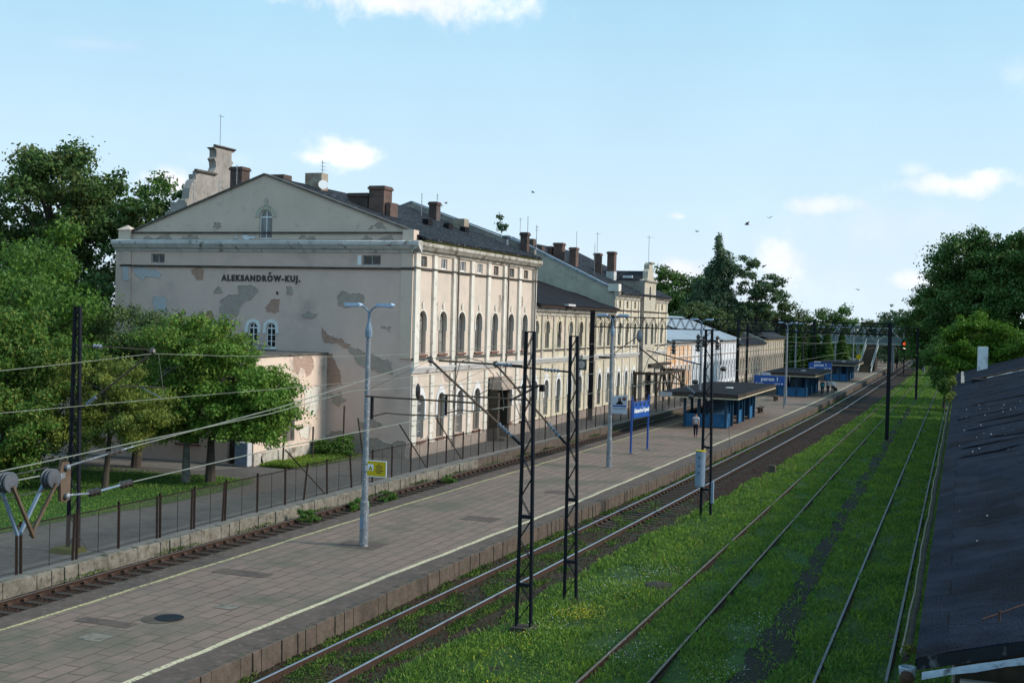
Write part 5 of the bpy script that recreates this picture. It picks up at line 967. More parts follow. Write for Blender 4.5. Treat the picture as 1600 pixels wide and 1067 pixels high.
# ------------------------------------------------------------------ lamps
def lamp(loc, label):
    t = thing('platform_lamp', loc, label, 'street lamp', 'double-armed grey lamps down the platform'); x, y, z = loc
    MB().tube([(x, y, z), (x, y, z + .05), (x, y, z + 1.5), (x, y, z + 1.52)], [.15, .15, .145, .11], 14).build('pole_base', 'steel_grey', t, smooth=False)
    MB().tube([(x, y, z + 1.52), (x, y, z + 7.0)], .112, 12, r2=.078).build('pole', 'steel_grey', t); MB().lathe((x, y, z + 7.0), [(.11, 0), (.12, .05), (.12, .22), (.06, .5)], 12).build('pole_collar', 'steel_blue', t)
    MB().tube([(x, y, z + 7.45), (x, y, z + 7.85)], .048, 10).build('pole_top', 'steel_blue', t)
    for s in (-1, 1):
        MB().tube([(x, y, z + 7.78), (x + s * .05, y, z + 7.88), (x + s * .13, y, z + 7.97), (x + s * .24, y, z + 8.03), (x + s * .36, y, z + 8.06)], .03, 8).build('arm', 'steel_blue', t)
        o = Fr((x + s * .30, y, z + 8.07), (s, 0, .05), (0, 0, 1)); P = [(0, -.03), (.54, -.07), (.60, -.02), (.54, .05), (.1, .07), (0, .04)]
        h = MB(o).prism(P, -.12, .12).build('luminaire', 'lamp_glass', t); MB(o).prism([(.02, -.05), (.52, -.10), (.55, -.075), (.02, -.031)], -.105, .105).build('diffuser', 'lamp_body', h)
    return t
lp = lamp((-18.6, 36.46, PZ), 'nearest double-armed platform lamp, with a yellow warning sign on its pole')
lc = {}
for loc, lab in (((-17.38, 62.3, PZ), 'second platform lamp, with the poster banner hanging from its pole'), ((-18.62, 91.9, PZ), 'third platform lamp, at the near end of the first blue shelter'), ((-16.05, 121, PZ), 'platform lamp right beside the blue peron 1 board'),
                 ((-18.9, 150.5, PZ), 'platform lamp between the second and third blue shelters'), ((-17.6, 186, PZ), 'platform lamp rising behind the third blue shelter'), ((-16.8, 208, PZ), 'farthest platform lamp, close to the wooden stairs')):
    c = copy_tree(lp); c.location = loc; c['label'] = lab
ws = thing('warning_sign', (-18.1, 36.3, 2.7), 'yellow warning sign with a triangle fixed to the nearest lamp pole', 'sign')
Fw = Fr((-18.12, 36.33, 0), (1, 0, 0)); MB(Fw).box(-.37, .37, 2.72, 3.27, 0, .015).build('border', 'paint_white', ws); MB(Fw).box(-.34, .34, 2.75, 3.24, .015, .02).build('board', 'sign_yellow', ws)
MB(Fw).box(-.32, -.11, 2.93, 3.14, .02, .023).build('symbol_field', 'paint_white', ws); MB(Fw).prism([(-.29, 2.95), (-.14, 2.95), (-.215, 3.1)], .023, .026).build('warning_triangle', 'ink', ws)
text('!', .1, Fw, -.215, 3.0, .03, 'sign_yellow', ws, 'exclamation_mark', bold=.004, depth=.001) if False else None
MB(Fw).prism([(-.262, 2.966), (-.168, 2.966), (-.215, 3.06)], .026, .028).build('triangle_field', 'sign_yellow', ws)
for k, (w_, z) in enumerate(((.08, 3.15), (.26, 3.08), (.2, 3.01), (.3, 2.94), (.18, 2.87))): MB(Fw).box(.1 - w_ / 2, .1 + w_ / 2, z - .016, z + .016, .02, .022).build('text_line', 'fascia_brown', ws)
MB().box(-18.62, -18.46, 36.3, 36.32, 2.85, 2.9).box(-18.62, -18.46, 36.3, 36.32, 3.1, 3.15).build('strap', 'steel_grey', ws)
tag(MB().box(-18.68, -18.53, 36.29, 36.305, .95, 1.35).build('sticker', 'steel_blue'), 'small pale blue notice stuck low on the nearest lamp pole', 'notice')
pb = thing('poster_banner', (-16.9, 62.3, 3.2), 'pale poster banner with a dark-haired head and text band on the second lamp', 'poster')
Fb = Fr((-16.85, 62.2, 0), (1, .08, 0)); MB(Fb).prism([(-.42, 3.25), (.40, 3.22), (.37, 3.5), (.42, 4.22), (-.42, 4.15)], 0, .012).build('sheet', 'banner', pb)
MB(Fb).prism([(-.22, 3.72), (.2, 3.72), (.12, 3.86), (.07, 3.9), (.08, 4.0), (.04, 4.08), (-.04, 4.08), (-.09, 4.0), (-.08, 3.88), (-.12, 3.85)], .012, .016).build('portrait_silhouette', 'cloth_black', pb); MB(Fb).lathe((0, 3.97, .016), [(.045, 0), (.04, .003)], 10, axis=(0, 0, 1)).build('portrait_face', 'skin', pb)
MB(Fb).box(-.39, .36, 3.6, 3.68, .012, .016).build('text_band', 'sign_post', pb); MB(Fb).box(-.34, .3, 3.48, 3.53, .012, .015).build('text_band', 'steel_blue', pb); MB(Fb).lathe((.24, 4.02, .012), [(.11, 0), (.10, .004)], 14, axis=(0, 0, 1)).build('red_stamp', 'sill_red', pb)
MB().tube([(-17.38, 62.25, 4.2), (-16.45, 62.25, 4.27)], .012, 5).build('hanger', 'steel_grey', pb); MB().tube([(-17.38, 62.25, 3.24), (-16.5, 62.25, 3.24)], .012, 5).build('hanger', 'steel_grey', pb)

# ------------------------------------------------------------------ name board and platform boards
nb_ = thing('name_board', (-17.95, 70.9, PZ), 'blue station name board on two tall blue posts', 'sign')
for p in ((-18.08, 69.5), (-17.80, 72.4)): MB().box(p[0] - .05, p[0] + .05, p[1] - .06, p[1] + .06, PZ, 3.7).build('post', 'sign_post', nb_); MB().box(p[0] - .3, p[0] + .3, p[1] - .3, p[1] + .3, PZ + .002, PZ + .03).build('footing', 'kerb_pale', nb_)
Fn = Fr((-18.03, 69.5, 0), (.28, 2.9, 0), (0, 0, 1)); MB(Fn).box(.06, 2.86, 2.42, 3.28, .0, .04).build('board', 'sign_blue', nb_); MB(Fn).box(.06, 2.86, 3.30, 3.38, .0, .04).build('board_rail', 'sign_post', nb_)
for k in range(4): MB(Fn).box(.35 + k * .72, .55 + k * .72, 3.12, 3.28, .042, .05).build('clip', 'ink', nb_)
text('Aleksandrów Kujawski'.replace('ó', 'o'), .36, Fn, 1.46, 2.84, .045, 'paint_white', nb_, 'station_name', bold=.008, width=2.6)
MB(Fn).prism([(1.50, 3.0), (1.54, 3.0), (1.60, 3.07), (1.56, 3.07)], .042, .046).build('accent_mark', 'paint_white', nb_)
def peron(x0, x1, y, z0, z1, label, back):
    t = thing('platform_sign', ((x0 + x1) / 2, y, PZ), label, 'sign', 'blue platform number boards'); F_ = Fr(((x0 + x1) / 2, y, 0), (1, 0, 0)); w_ = (x1 - x0) / 2
    MB(F_).box(-w_, w_, z0, z1, 0, .08).build('board', 'sign_blue', t)
    for x in (x0 + .15, x1 - .02): MB().box(x - .05, x + .05, y + .01, y + .11, PZ, z1 + .0).build('post', 'steel_grey', t)
    text('peron 1', .52, F_, .05, z0 + .58, .085, 'paint_white', t, 'platform_number', bold=.012); text('tor 1', .25, F_, -w_ + .62, z0 + .17, .085, 'paint_white', t, 'track_number', bold=.006); text('tor 2', .25, F_, w_ - .68, z0 + .17, .085, 'paint_white', t, 'track_number', bold=.006)
    for s in (-1, 1): MB(F_).prism([(s * (w_ - .1), z0 + .17), (s * (w_ - .28), z0 + .28), (s * (w_ - .28), z0 + .06)], .082, .09).build('arrow', 'paint_white', t)
    MB(F_).box(-w_ + .7, -w_ + 1.55, z1 + .01, z1 + .2, .0, .05).build('small_plate', 'banner', t); return t
peron(-18.35, -15.5, 116, 2.46, 3.40, 'blue peron 1 board between the first and second shelters', 0)
peron(-19.2, -16.2, 167, 2.4, 3.3, 'farther blue peron 1 board seen above the second shelter roof', 0)
ck = thing('station_clock', (-28.1, 92, 4.6), 'square green-framed clock box on the cream facade beside the gantry legs', 'clock')
MB().box(-28.5, -27.75, 91.95, 92.15, 4.2, 5.05).build('case', 'clock_green', ck); MB().lathe((-28.13, 91.95, 4.62), [(.3, 0), (.3, .02), (.28, .03)], 18, axis=(0, -1, 0)).build('dial', 'render_blue', ck); MB().box(-28.14, -28.12, 91.9, 91.915, 4.62, 4.84).box(-28.14, -28.0, 91.9, 91.915, 4.61, 4.63).build('hands', 'ink', ck)
MB().box(-28.15, -28.1, 92.0, 92.1, 5.05, 5.45).build('bracket', 'steel_dark', ck)

# ------------------------------------------------------------------ shelters
def shelter(label):
    """walls x -19.4..-16.25, y 90.3..103.2 ; roof overhangs"""
    x0, x1, y0, y1 = -19.4, -16.3, 90.3, 103.3; t = thing('platform_shelter', (-17.85, 90.3, PZ), label, 'shelter', 'blue shelters down the middle of the platform')
    r0, r1, r2, r3 = -21.0, -15.2, 88.8, 107.8
    mb = MB(); P = []
    for y in (r2, r3):
        P += [(r0, y, 2.98), (-18.1, y, 3.04), (r1, y, 2.98), (r1, y, 2.62), (r0, y, 2.62)]
    rf_ = MB().add(P, [(0, 1, 6, 5), (1, 2, 7, 6), (2, 3, 8, 7), (3, 4, 9, 8), (4, 0, 5, 9), (0, 4, 3, 2, 1), (5, 6, 7, 8, 9)]).build('roof', 'kiosk_roof', t)
    for a in ((r0 - .03, r1 + .03, r2 - .04, r2 - .004), (r0 - .03, r1 + .03, r3 + .004, r3 + .04), (r0 - .04, r0 - .004, r2, r3), (r1 + .004, r1 + .04, r2, r3)):
        f_ = MB().box(a[0], a[1], a[2], a[3], 2.70, 2.97).build('fascia', 'fascia_brown', rf_); MB().box(a[0], a[1], a[2], a[3], 2.60, 2.696).build('fascia_trim', 'trim_cream', rf_)
    MB().box(r0 + .02, r0 + .95, r2 - .06, r2 - .045, 2.66, 2.96).build('sign_plate', 'banner', t)
    for k in range(6): MB().box(r0 + .12 + k * .13, r0 + .2 + k * .13, r2 - .066, r2 - .061, 2.76, 2.86).build('plate_mark', 'render_grey', t)
    for y in np.arange(y0, y1 + .1, 2.6):
        for x in (x0, x1): MB().box(x - .09, x + .09, y - .09, y + .09, PZ, 2.6).build('post', 'post_blue', t)
    MB().box(x0 + .95, x0 + 1.1, y0 - .07, y0 + .07, PZ, 2.6).build('post', 'post_blue', t); MB().box(x1 - 1.1, x1 - .95, y0 - .07, y0 + .07, PZ, 2.6).build('post', 'post_blue', t)
    MB().box(x0 + .1, x0 + .93, y0 - .04, y0 + .04, PZ + .05, 1.38).build('panel', 'shop_blue', t); MB().box(x0 + 1.12, x1 - .1, y0 - .04, y0 + .04, PZ + .05, 1.38).build('panel', 'shop_blue', t)
    for k, y in enumerate(np.arange(y0, y1 - .1, 2.6)):
        MB().box(x0 - .04, x0 + .04, y + .1, y + 2.5, PZ + .05, 1.38).build('panel', 'shop_blue', t)
        if k in (0, 2, 4): MB().box(x1 - .04, x1 + .04, y + .1, y + 1.5, PZ + .05, 1.38).build('panel', 'shop_blue', t); MB().box(x1 - .07, x1 + .07, y + 1.52, y + 1.66, PZ, 2.6).build('post', 'post_blue', t)
        MB().box(x0 - .04, x0 + .04, y + .1, y + 2.5, 1.42, 1.5).build('rail', 'post_blue', t)
    MB().box(x0 + .1, x1 - .1, y1 - .04, y1 + .04, PZ + .05, 2.5).build('panel', 'post_blue', t)
    MB().box(-18.2, -18.0, y0 + 1.5, y1 - .8, PZ + .05, 2.2).build('inner_wall', 'post_blue', t)
    for k in range(2): MB().box(-18.7, -18.25, y0 + 2 + 5 * k, y0 + 5 + 5 * k, .78, .84).build('bench_seat', 'wood_dark', t)
    rb = MB().box(r1 - 2.4, r1 - 1.9, 97, 97.8, 3.02, 3.06); rb.build('roof_debris', 'paint_white', t)
    return t
s1 = shelter('nearest blue platform shelter with dark flat roof, the man walking before it')
for loc, lab in (((-17.45, 136.2, PZ), 'middle blue platform shelter, beside the group with the teal bag'), ((-16.95, 181, PZ), 'farthest blue platform shelter, below the stairs of the footbridge')):
    c = copy_tree(s1); c.location = loc; c['label'] = lab; c.scale = (1, .88, 1)
def bench(loc, label):
    x, y, z = loc; t = thing('platform_bench', loc, label, 'bench', 'wooden platform benches')
    MB().box(x - .22, x + .22, y - 1.3, y + 1.3, z + .44, z + .5).build('seat', 'wood_dark', t)
    for s in (-.7, .7): MB(Fr((x, y + s, z), (1, 0, 0))).prism([(-.2, 0), (.2, 0), (.12, .1), (.12, .34), (.2, .438), (-.2, .438), (-.12, .34), (-.12, .1)], -.06, .06).build('leg', 'kerb', t)
    return t
b1 = bench((-16.6, 108.9, PZ), 'wooden bench just past the far end of the nearest shelter')
c = copy_tree(b1); c.location = (-17.9, 127.5, PZ); c['label'] = 'wooden bench just before the middle shelter'

# ------------------------------------------------------------------ people
def skinmesh(name, verts, edges, mat, parent, sub=1, root=0):
    bm = bmesh.new(); lay = bm.verts.layers.skin.verify(); vs = []
    for i, (x, y, z, r) in enumerate(verts):
        v = bm.verts.new((x, y, z)); r = r if isinstance(r, tuple) else (r, r); v[lay].radius = r; v[lay].use_root = (i == root); vs.append(v)
    for a, b in edges: bm.edges.new((vs[a], vs[b]))
    me = bpy.data.meshes.new('tmp'); bm.to_mesh(me); bm.free(); ob = bpy.data.objects.new('tmp', me); COL.objects.link(ob)
    md = ob.modifiers.new('s', 'SKIN'); md.use_smooth_shade = True; md.branch_smoothing = .3; m2_ = ob.modifiers.new('u', 'SUBSURF'); m2_.levels = sub; m2_.render_levels = sub
    dg = bpy.context.evaluated_depsgraph_get(); dg.update(); out = bpy.data.meshes.new_from_object(ob.evaluated_get(dg)); bpy.data.objects.remove(ob)
    for p in out.polygons: p.use_smooth = True
    out.materials.clear(); out.materials.append(M[mat]); out.name = name; return link(name, out, parent)
def person(loc, rz, label, shirt, pants, H_=1.72, stride=.26, arms=(.18, -.16), sleeve='short', bag=False, hair='hair'):
    t = thing('person', (0, 0, 0), label, 'person'); k = H_ / 1.75
    def S(v): return [(x * k, y * k, z * k, (r[0] * k, r[1] * k) if isinstance(r, tuple) else r * k) for x, y, z, r in v]
    V = [(0, 0, .95, .12), (0, .01, 1.12, .115), (0, .02, 1.30, (.14, .11)), (0, .01, 1.43, .09), (0, .015, 1.50, .052), (0, .03, 1.58, .075), (0, .035, 1.67, .082), (0, .03, 1.73, .05)]
    E_ = [(0, 1), (1, 2), (2, 3), (3, 4), (4, 5), (5, 6), (6, 7)]
    ends = {}
    for s, a, l in ((-1, arms[0], stride), (1, arms[1], -stride)):
        b = len(V); V += [(s * .17, .0, 1.42, .062), (s * .215, a * .35, 1.17, .043), (s * .225, a * 1.0 + .04, .93, .030), (s * .222, a * 1.15 + .06, .86, .034)]; E_ += [(3, b), (b, b + 1), (b + 1, b + 2), (b + 2, b + 3)]
        hx, hy, hz = V[b + 3][:3]
        for q, (dx, L_) in enumerate(((-.026, .068), (-.009, .078), (.009, .074), (.025, .06))):
            i = len(V); V += [(hx, hy + dx, hz - .045, .009), (hx - s * .008, hy + dx + .01, hz - .045 - L_ * .5, .0085), (hx - s * .022, hy + dx + .018, hz - .045 - L_, .007)]; E_ += [(b + 3, i), (i, i + 1), (i + 1, i + 2)]
        i = len(V); V += [(hx - s * .01, hy + .035, hz - .01, .0095), (hx - s * .02, hy + .05, hz - .045, .008)]; E_ += [(b + 3, i), (i, i + 1)]
        c_ = len(V); V += [(s * .09, 0, .88, .092), (s * .095, l * .45, .50, .056), (s * .095, l * (.75 if l < 0 else 1.0) , .09 + (.06 if l < 0 else 0), .038), (s * .095, l * (.75 if l < 0 else 1.0) + .12, .035 + (.02 if l < 0 else 0), .035)]; E_ += [(0, c_), (c_, c_ + 1), (c_ + 1, c_ + 2), (c_ + 2, c_ + 3)]
        ends[s] = (b, c_)
    skinmesh('body', S(V), E_, 'skin', t, 1)
    T_ = [(0, 0, .93, .132), (0, .01, 1.12, .13), (0, .02, 1.30, (.155, .125)), (0, .01, 1.43, .105)]; TE = [(0, 1), (1, 2), (2, 3)]
    for s in (-1, 1):
        b, _ = ends[s]; i = len(T_); T_ += [(V[b][0], V[b][1], V[b][2], .078), (V[b + 1][0], V[b + 1][1], V[b + 1][2] + (0 if sleeve == 'long' else .06), .058)]; TE += [(3, i), (i, i + 1)]
        if sleeve == 'long': T_.append((V[b + 2][0], V[b + 2][1], V[b + 2][2], .042)); TE.append((i + 1, i + 2))
    skinmesh('shirt', S(T_), TE, shirt, t, 1)
    Q = [(0, 0, .96, .135)]; QE = []
    for s in (-1, 1):
        _, c_ = ends[s]; i = len(Q); Q += [(V[c_][0], V[c_][1], V[c_][2], .105), (V[c_ + 1][0], V[c_ + 1][1], V[c_ + 1][2], .073), (V[c_ + 2][0], V[c_ + 2][1], V[c_ + 2][2] + .02, .06)]; QE += [(0, i), (i, i + 1), (i + 1, i + 2)]
        f = V[c_ + 3]; skinmesh('shoe', S([(f[0], f[1] - .16, f[2] + .005, .042), (f[0], f[1] - .04, f[2] + .005, .044), (f[0], f[1] + .06, f[2] - .003, .034)]), [(0, 1), (1, 2)], 'cloth_black', t, 1)
    skinmesh('trousers', S(Q), QE, pants, t, 1)
    skinmesh('hair', S([(0, .0, 1.60, .06), (0, .01, 1.68, .088), (0, .03, 1.735, .07)]), [(0, 1), (1, 2)], hair, t, 1)
    for s in (-1, 1): MB().lathe((s * .03 * k, .105 * k, 1.645 * k), [(.004, -.006), (.011, 0), (.004, .008)], 8, axis=(0, 1, 0)).build('eye', 'paint_white', t); MB().lathe((s * .078 * k, .02 * k, 1.63 * k), [(.012, -.01), (.028, 0), (.014, .012)], 8, axis=(1, 0, 0)).build('ear', 'skin', t)
    MB().lathe((0, .105 * k, 1.60 * k), [(.016, 0), (.014, .015), (.005, .03)], 6, axis=(0, 1, -.2)).build('nose', 'skin', t); MB().box(-.022 * k, .022 * k, .1 * k, .108 * k, 1.562 * k, 1.57 * k).build('mouth', 'sill_red', t)
    if bag: MB().lathe((0, -.2, 1.1), [(.1, -.22), (.2, -.16), (.23, 0), (.2, .16), (.1, .22)], 12).build('backpack', bag, t)
    t.location = loc; t.rotation_euler = (0, 0, rz); return t
person((-16.8, 81.9, PZ), R(4), 'man in a pale short-sleeved shirt and dark trousers walking away before the nearest shelter', 'shirt_white', 'cloth_navy', 1.68, .17)
person((-14.75, 142.2, PZ), R(0), 'person in dark clothes with a big teal backpack, nearest of the walking group', 'cloth_black', 'cloth_navy', 1.76, .15, sleeve='long', bag='cloth_teal')
person((-14.35, 144.3, PZ), R(-6), 'person in a white shirt walking behind the teal backpack, left of the pair', 'shirt_white', 'cloth_black', 1.74, .2, sleeve='long', hair='bark')
person((-13.85, 145.0, PZ), R(3), 'person in a white shirt at the right edge of the group carrying a black bag', 'paint_white', 'cloth_navy', 1.72, -.2, sleeve='long')
bg_ = thing('travel_bag', (-13.6, 144.4, .6), 'black travel bag hanging from the hand of the right-hand walker', 'bag'); MB(Fr((-13.6, 145.1, 0), (1, 0, 0))).prism([(-.2, .75), (.2, .75), (.22, .95), (.14, 1.1), (-.14, 1.1), (-.22, .95)], -.2, .2).build('body', 'cloth_black', bg_); MB().tube([(-13.72, 145.1, 1.09), (-13.62, 145.1, 1.2), (-13.5, 145.1, 1.09)], .012, 5).build('handle', 'cloth_black', bg_)

# ------------------------------------------------------------------ goods shed on the right
SL_ = .28
SZ = lambda x, y=0: 4.2 + SL_ * (x + .4)
SH = thing('goods_shed', (6, 60, -.1), 'long goods shed with a dark tar-paper roof and rusty eaves gutter at the right edge', 'building')
rg = random.Random(5); P = []; nx, ny = 16, 60; xa, xb, ya, yb = -.4, 13.0, 15.1, 92
for j in range(ny + 1):
    for i in range(nx + 1):
        x = xa + (xb - xa) * (i / nx) ** 1.3; y = ya + (yb - ya) * (j / ny) ** 1.5; e = (.03 * math.sin(y * .9 + x * 2) + .03 * rg.uniform(-1, 1)) * (1 if 0 < i < nx else .3)
        P.append((x, y, SZ(x) + e))
N = len(P); P += [(a, b, c - .07) for a, b, c in P]; F = []
for j in range(ny):
    for i in range(nx): a = j * (nx + 1) + i; q = (a, a + 1, a + nx + 2, a + nx + 1); F += [q, tuple(reversed([k + N for k in q]))]
for j in range(ny): a = j * (nx + 1); F.append((a, a + nx + 1, a + nx + 1 + N, a + N))
for i in range(nx): F.append((i, i + 1, i + 1 + N, i + N)); a = ny * (nx + 1) + i; F.append((a, a + N, a + 1 + N, a + 1))
rf_ = MB().add(P, F).build('roof', 'shed_roof', SH)
def strip(pts, w, h, mat, name, parent, jit=.0): 
    mb = MB()
    for a, b in zip(pts[:-1], pts[1:]): mb.bar(a, b, w, h)
    return mb.build(name, mat, parent)
# torn felt laps, patches and battens lying on the roof
for i, (x0, x1, y, s) in enumerate(((1.2, 3.2, 33.5, .5), (.1, 5, 38.5, -.4), (1.0, 6, 43, .6), (.3, 4, 48, .3), (2.2, 7, 29.5, .5), (-.1, 2.2, 55, .4), (.5, 6, 63, .5), (.1, 5, 41, .5), (.4, 3, 51, -.5), (.2, 6, 70, .4))):
    P = []
    for k in range(9): x = x0 + (x1 - x0) * k / 8; yy_ = y + s * math.sin(k * 1.1 + i) * .35; P += [(x, yy_, SZ(x) + .03), (x, yy_ + .16 + .05 * math.sin(k * 2 + i), SZ(x) + .045), (x, yy_ + .45, SZ(x) + .025)]
    MB().add(P, [f for k in range(8) for f in ((3 * k, 3 * k + 3, 3 * k + 4, 3 * k + 1), (3 * k + 1, 3 * k + 4, 3 * k + 5, 3 * k + 2))]).build('felt_lap', 'shed_roof', rf_)
MB().tube([(.35, 16.6, SZ(.35) + .02), (1.2, 17.4, SZ(1.2) + .02), (2.4, 19.1, SZ(2.4) + .03)], .008, 5).build('rusty_wire', 'rust', rf_); MB().lathe((.55, 16.4, SZ(.55)), [(.012, 0), (.012, .12), (.022, .125), (.02, .14)], 6).build('roof_hook', 'rust', rf_)
# near verge: boxed edge, pale flashing and the wall below
MB().add([(x, 15.08, SZ(x) + z) for x in (-.38, 6, 13) for z in (.03, -.12)], [(0, 2, 3, 1), (2, 4, 5, 3)]).build('verge_board', 'roof_tar', SH)
mb = MB(); 
for k in range(40):
    xx = -.32 + k * .3; mb.add([(xx, 15.0 + .01 * (k % 3), SZ(xx) - .13), (xx + .305, 15.0 + .01 * ((k + 1) % 3), SZ(xx + .305) - .13), (xx + .305, 14.97, SZ(xx + .3) - .20 - .015 * (k % 2)), (xx, 14.97, SZ(xx) - .20 - .015 * ((k + 1) % 2))], [(0, 1, 2, 3)])
mb.build('flashing', 'flashing', SH)
MB(Fr((0, 15.6, 0), (1, 0, 0))).prism([(.05, -.1), (13, -.1), (13, SZ(13) - .25), (.05, SZ(.05) - .25)], -.3, 0).build('end_wall', 'wood_dark', SH)
MB().box(.02, .3, 15.62, 92, -.1, SZ(.0) - .12).box(.02, .3, 92, 117, -.1, SZ(0) + .1).build('side_wall', 'plaster_grey', SH)
mb = MB()
for k in range(9): mb.box(.95 + k * .13, 1.0 + k * .13, 15.5, 15.62, 2.0, SZ(.9) - .28)
mb.box(.9, 2.15, 15.56, 15.62, 2.0, SZ(.9) - .3); mb.build('corrugated_door', 'shed_wall', SH)
MB().box(.1, 5, 15.1, 15.2, SZ(.1) - .5, SZ(.1) - .32).build('fascia_board', 'plaster_grey', SH)
# raised farther section behind the cross wall
slope('roof', 'shed_roof', SH, -.4, SZ(-.4) + .02, 13, SZ(13) + .35, 92.3, 117.5, th=.2, sag=.03, seed=12)
mb = MB()
for k in range(30): x = .9 + k * .42; mb.bar((x, 91.9, SZ(x) + .02), (x + .42, 91.95, SZ(x + .42) + .02), .35, .30)
mb.build('cross_wall', 'rust', SH); mb = MB()
for k in range(28): x = 1.7 + k * .42; mb.bar((x, 91.35 + .06 * math.sin(k * 2), SZ(x) + .05), (x + .42, 91.35 + .06 * math.sin(k * 2 + 2), SZ(x + .42) + .05), .30, .04)
mb.build('cross_flashing', 'cornice_pale', SH); MB().box(.75, 1.6, 89.2, 92, SZ(.8), SZ(.8) + .25).build('vent_box', 'roof_link', SH)
chimney(SH, 1.68, 110, .82, .8, 4.6, 6.78, 'white_wall', False)
# gutter, hopper and downpipe
gp = [(-.58 + .012 * math.sin(y * .7) + .008 * math.sin(y * 2.3), y, 4.04 + .01 * math.sin(y * .45)) for y in list(np.arange(15.9, 50, .8)) + list(np.arange(50, 117, 3))]
gt = MB().tube(gp, .014, 6).build('gutter', 'rail_pale', SH); MB().tube([(a + .06, b, c - .06) for a, b, c in gp], .045, 6).build('gutter_trough', 'wood_dark', gt)
MB().lathe((-.50, 15.6, 3.78), [(.045, -.1), (.055, 0), (.095, .10), (.105, .19), (.09, .20), (.07, .12)], 12).build('hopper', 'flashing', SH); MB().lathe((-.5, 15.52, 3.86), [(.07, 0), (.09, .04), (.03, .09)], 8, axis=(0, -1, .3)).build('hopper_rust', 'rust', SH)
MB().tube([(-.50, 15.6, 3.7), (-.46, 15.6, 3.3), (-.2, 15.6, 2.9), (-.1, 15.6, -.1)], .055, 8).build('downpipe', 'white_wall', SH)
rs = np.random.default_rng(9); n = 90; X = rs.uniform(.0, 4.5, n) ** 1; Y = np.where(rs.random(n) < .7, rs.uniform(36, 62, n), rs.uniform(18, 60, n)); S = rs.uniform(.008, .03, n); base_ = np.array([[1, 0, 0], [-.5, .87, 0], [-.5, -.87, 0], [0, 0, .8]]); W_ = base_[None] * S[:, None, None] + np.stack([X, Y, 4.2 + SL_ * (X + .4) + .03], -1)[:, None]
stuff(quads_mesh('roof_pebbles', np.concatenate([W_[:, t] for t in [(0, 1, 3), (1, 2, 3), (2, 0, 3)]]), 'paint_white', nv=3), 'small pale stones scattered over the dark shed roof', 'pebbles')

# ------------------------------------------------------------------ footbridge, stairs, signal, far furniture
FB = thing('footbridge', (-17, 242, 0), 'pale steel truss footbridge crossing the tracks in the distance', 'footbridge'); bx0, bx1 = -27.2, -6.0
for yy_ in (240, 242.6):
    mb = MB(); mb.box(bx0, bx1, yy_ - .08, yy_ + .08, 5.0, 5.3).box(bx0, bx1, yy_ - .08, yy_ + .08, 8.0, 8.25)
    k = 0; x = bx0 + .1
    while x < bx1 - 1:
        mb.box(x - .08, x + .08, yy_ - .07, yy_ + .07, 5.3, 8.0); e = 2.4
        mb.bar((x, yy_ - .02, 5.3), (x + e, yy_ - .02, 8.0), .16, .12) if k % 2 else mb.bar((x, yy_ - .02, 8.0), (x + e, yy_ - .02, 5.3), .16, .12); mb.bar((x, yy_ + .02, 8.0), (x + e, yy_ + .02, 5.3), .1, .05) if k % 2 else None
        x += e; k += 1
    mb.build('truss', 'bridge_steel', FB); MB().box(bx0 + 2, bx1, yy_ - .03, yy_ + .03, 5.35, 6.5).build('parapet_panel', 'bridge_panel', FB)
MB().box(bx0, bx1, 240.1, 242.5, 5.02, 5.15).build('deck', 'kerb', FB)
for x in (-26.5, -18.6, -12.2, -6.6): MB().box(x - .18, x + .18, 240.2, 242.4, -.2, 5.0).build('pier', 'steel_grey', FB)
ST = thing('stairs', (-15.4, 230, PZ), 'brown wooden stairs climbing from the platform to the footbridge', 'stairs')
P = []; ns = 28
mb = MB()
for k in range(ns): y = 220.5 + k * .69; z = .55 + k * .163; mb.box(-16.85, -14.85, y, y + .72, z - .12, z + .02).box(-16.85, -14.85, y, y + .04, z - .2, z - .12)
mb.build('steps', 'stair_wood', ST)
for x in (-16.95, -14.75): MB().bar((x, 220.3, .5), (x, 240, 5.1), .12, .4).build('stringer', 'bridge_steel', ST); MB().bar((x, 220.3, 1.5), (x, 240, 6.1), .08, .1).build('handrail', 'bridge_steel', ST)
MB().box(-16.8, -14.9, 232, 239.8, PZ, 2.9).build('stair_base', 'fascia_brown', ST)
ys_ = thing('yellow_sign', (-16.9, 222, PZ), 'small yellow sign at the foot of the wooden stairs', 'sign'); MB().lathe((-16.95, 222, 3.0), [(.48, 0), (.48, .05)], 12, axis=(0, -1, 0)).build('disc', 'sign_yellow', ys_); MB().box(-17, -16.9, 222.02, 222.1, PZ, 2.6).build('post', 'steel_grey', ys_)
SG = thing('track_signal', (-9.95, 236, -.2), 'railway signal glowing red beside the main track in front of the footbridge', 'signal')
MB().box(-10.05, -9.85, 236.05, 236.25, -.2, 6.0).build('post', 'steel_dark', SG); MB(Fr((-9.95, 236, 5.05), (1, 0, 0))).prism([(-.5, -1.0), (.5, -1.0), (.6, -.7), (.6, .7), (.35, 1.0), (-.35, 1.0), (-.6, .7), (-.6, -.7)], 0, .05).build('backboard', 'ink', SG)
MB().lathe((-9.95, 235.94, 5.4), [(.27, 0), (.25, .04), (.1, .07)], 12, axis=(0, -1, 0)).build('red_lens', 'signal_red', SG); MB().lathe((-9.95, 235.94, 4.6), [(.2, 0), (.18, .04), (.1, .06)], 12, axis=(0, -1, 0)).build('white_lens', 'signal_white', SG)
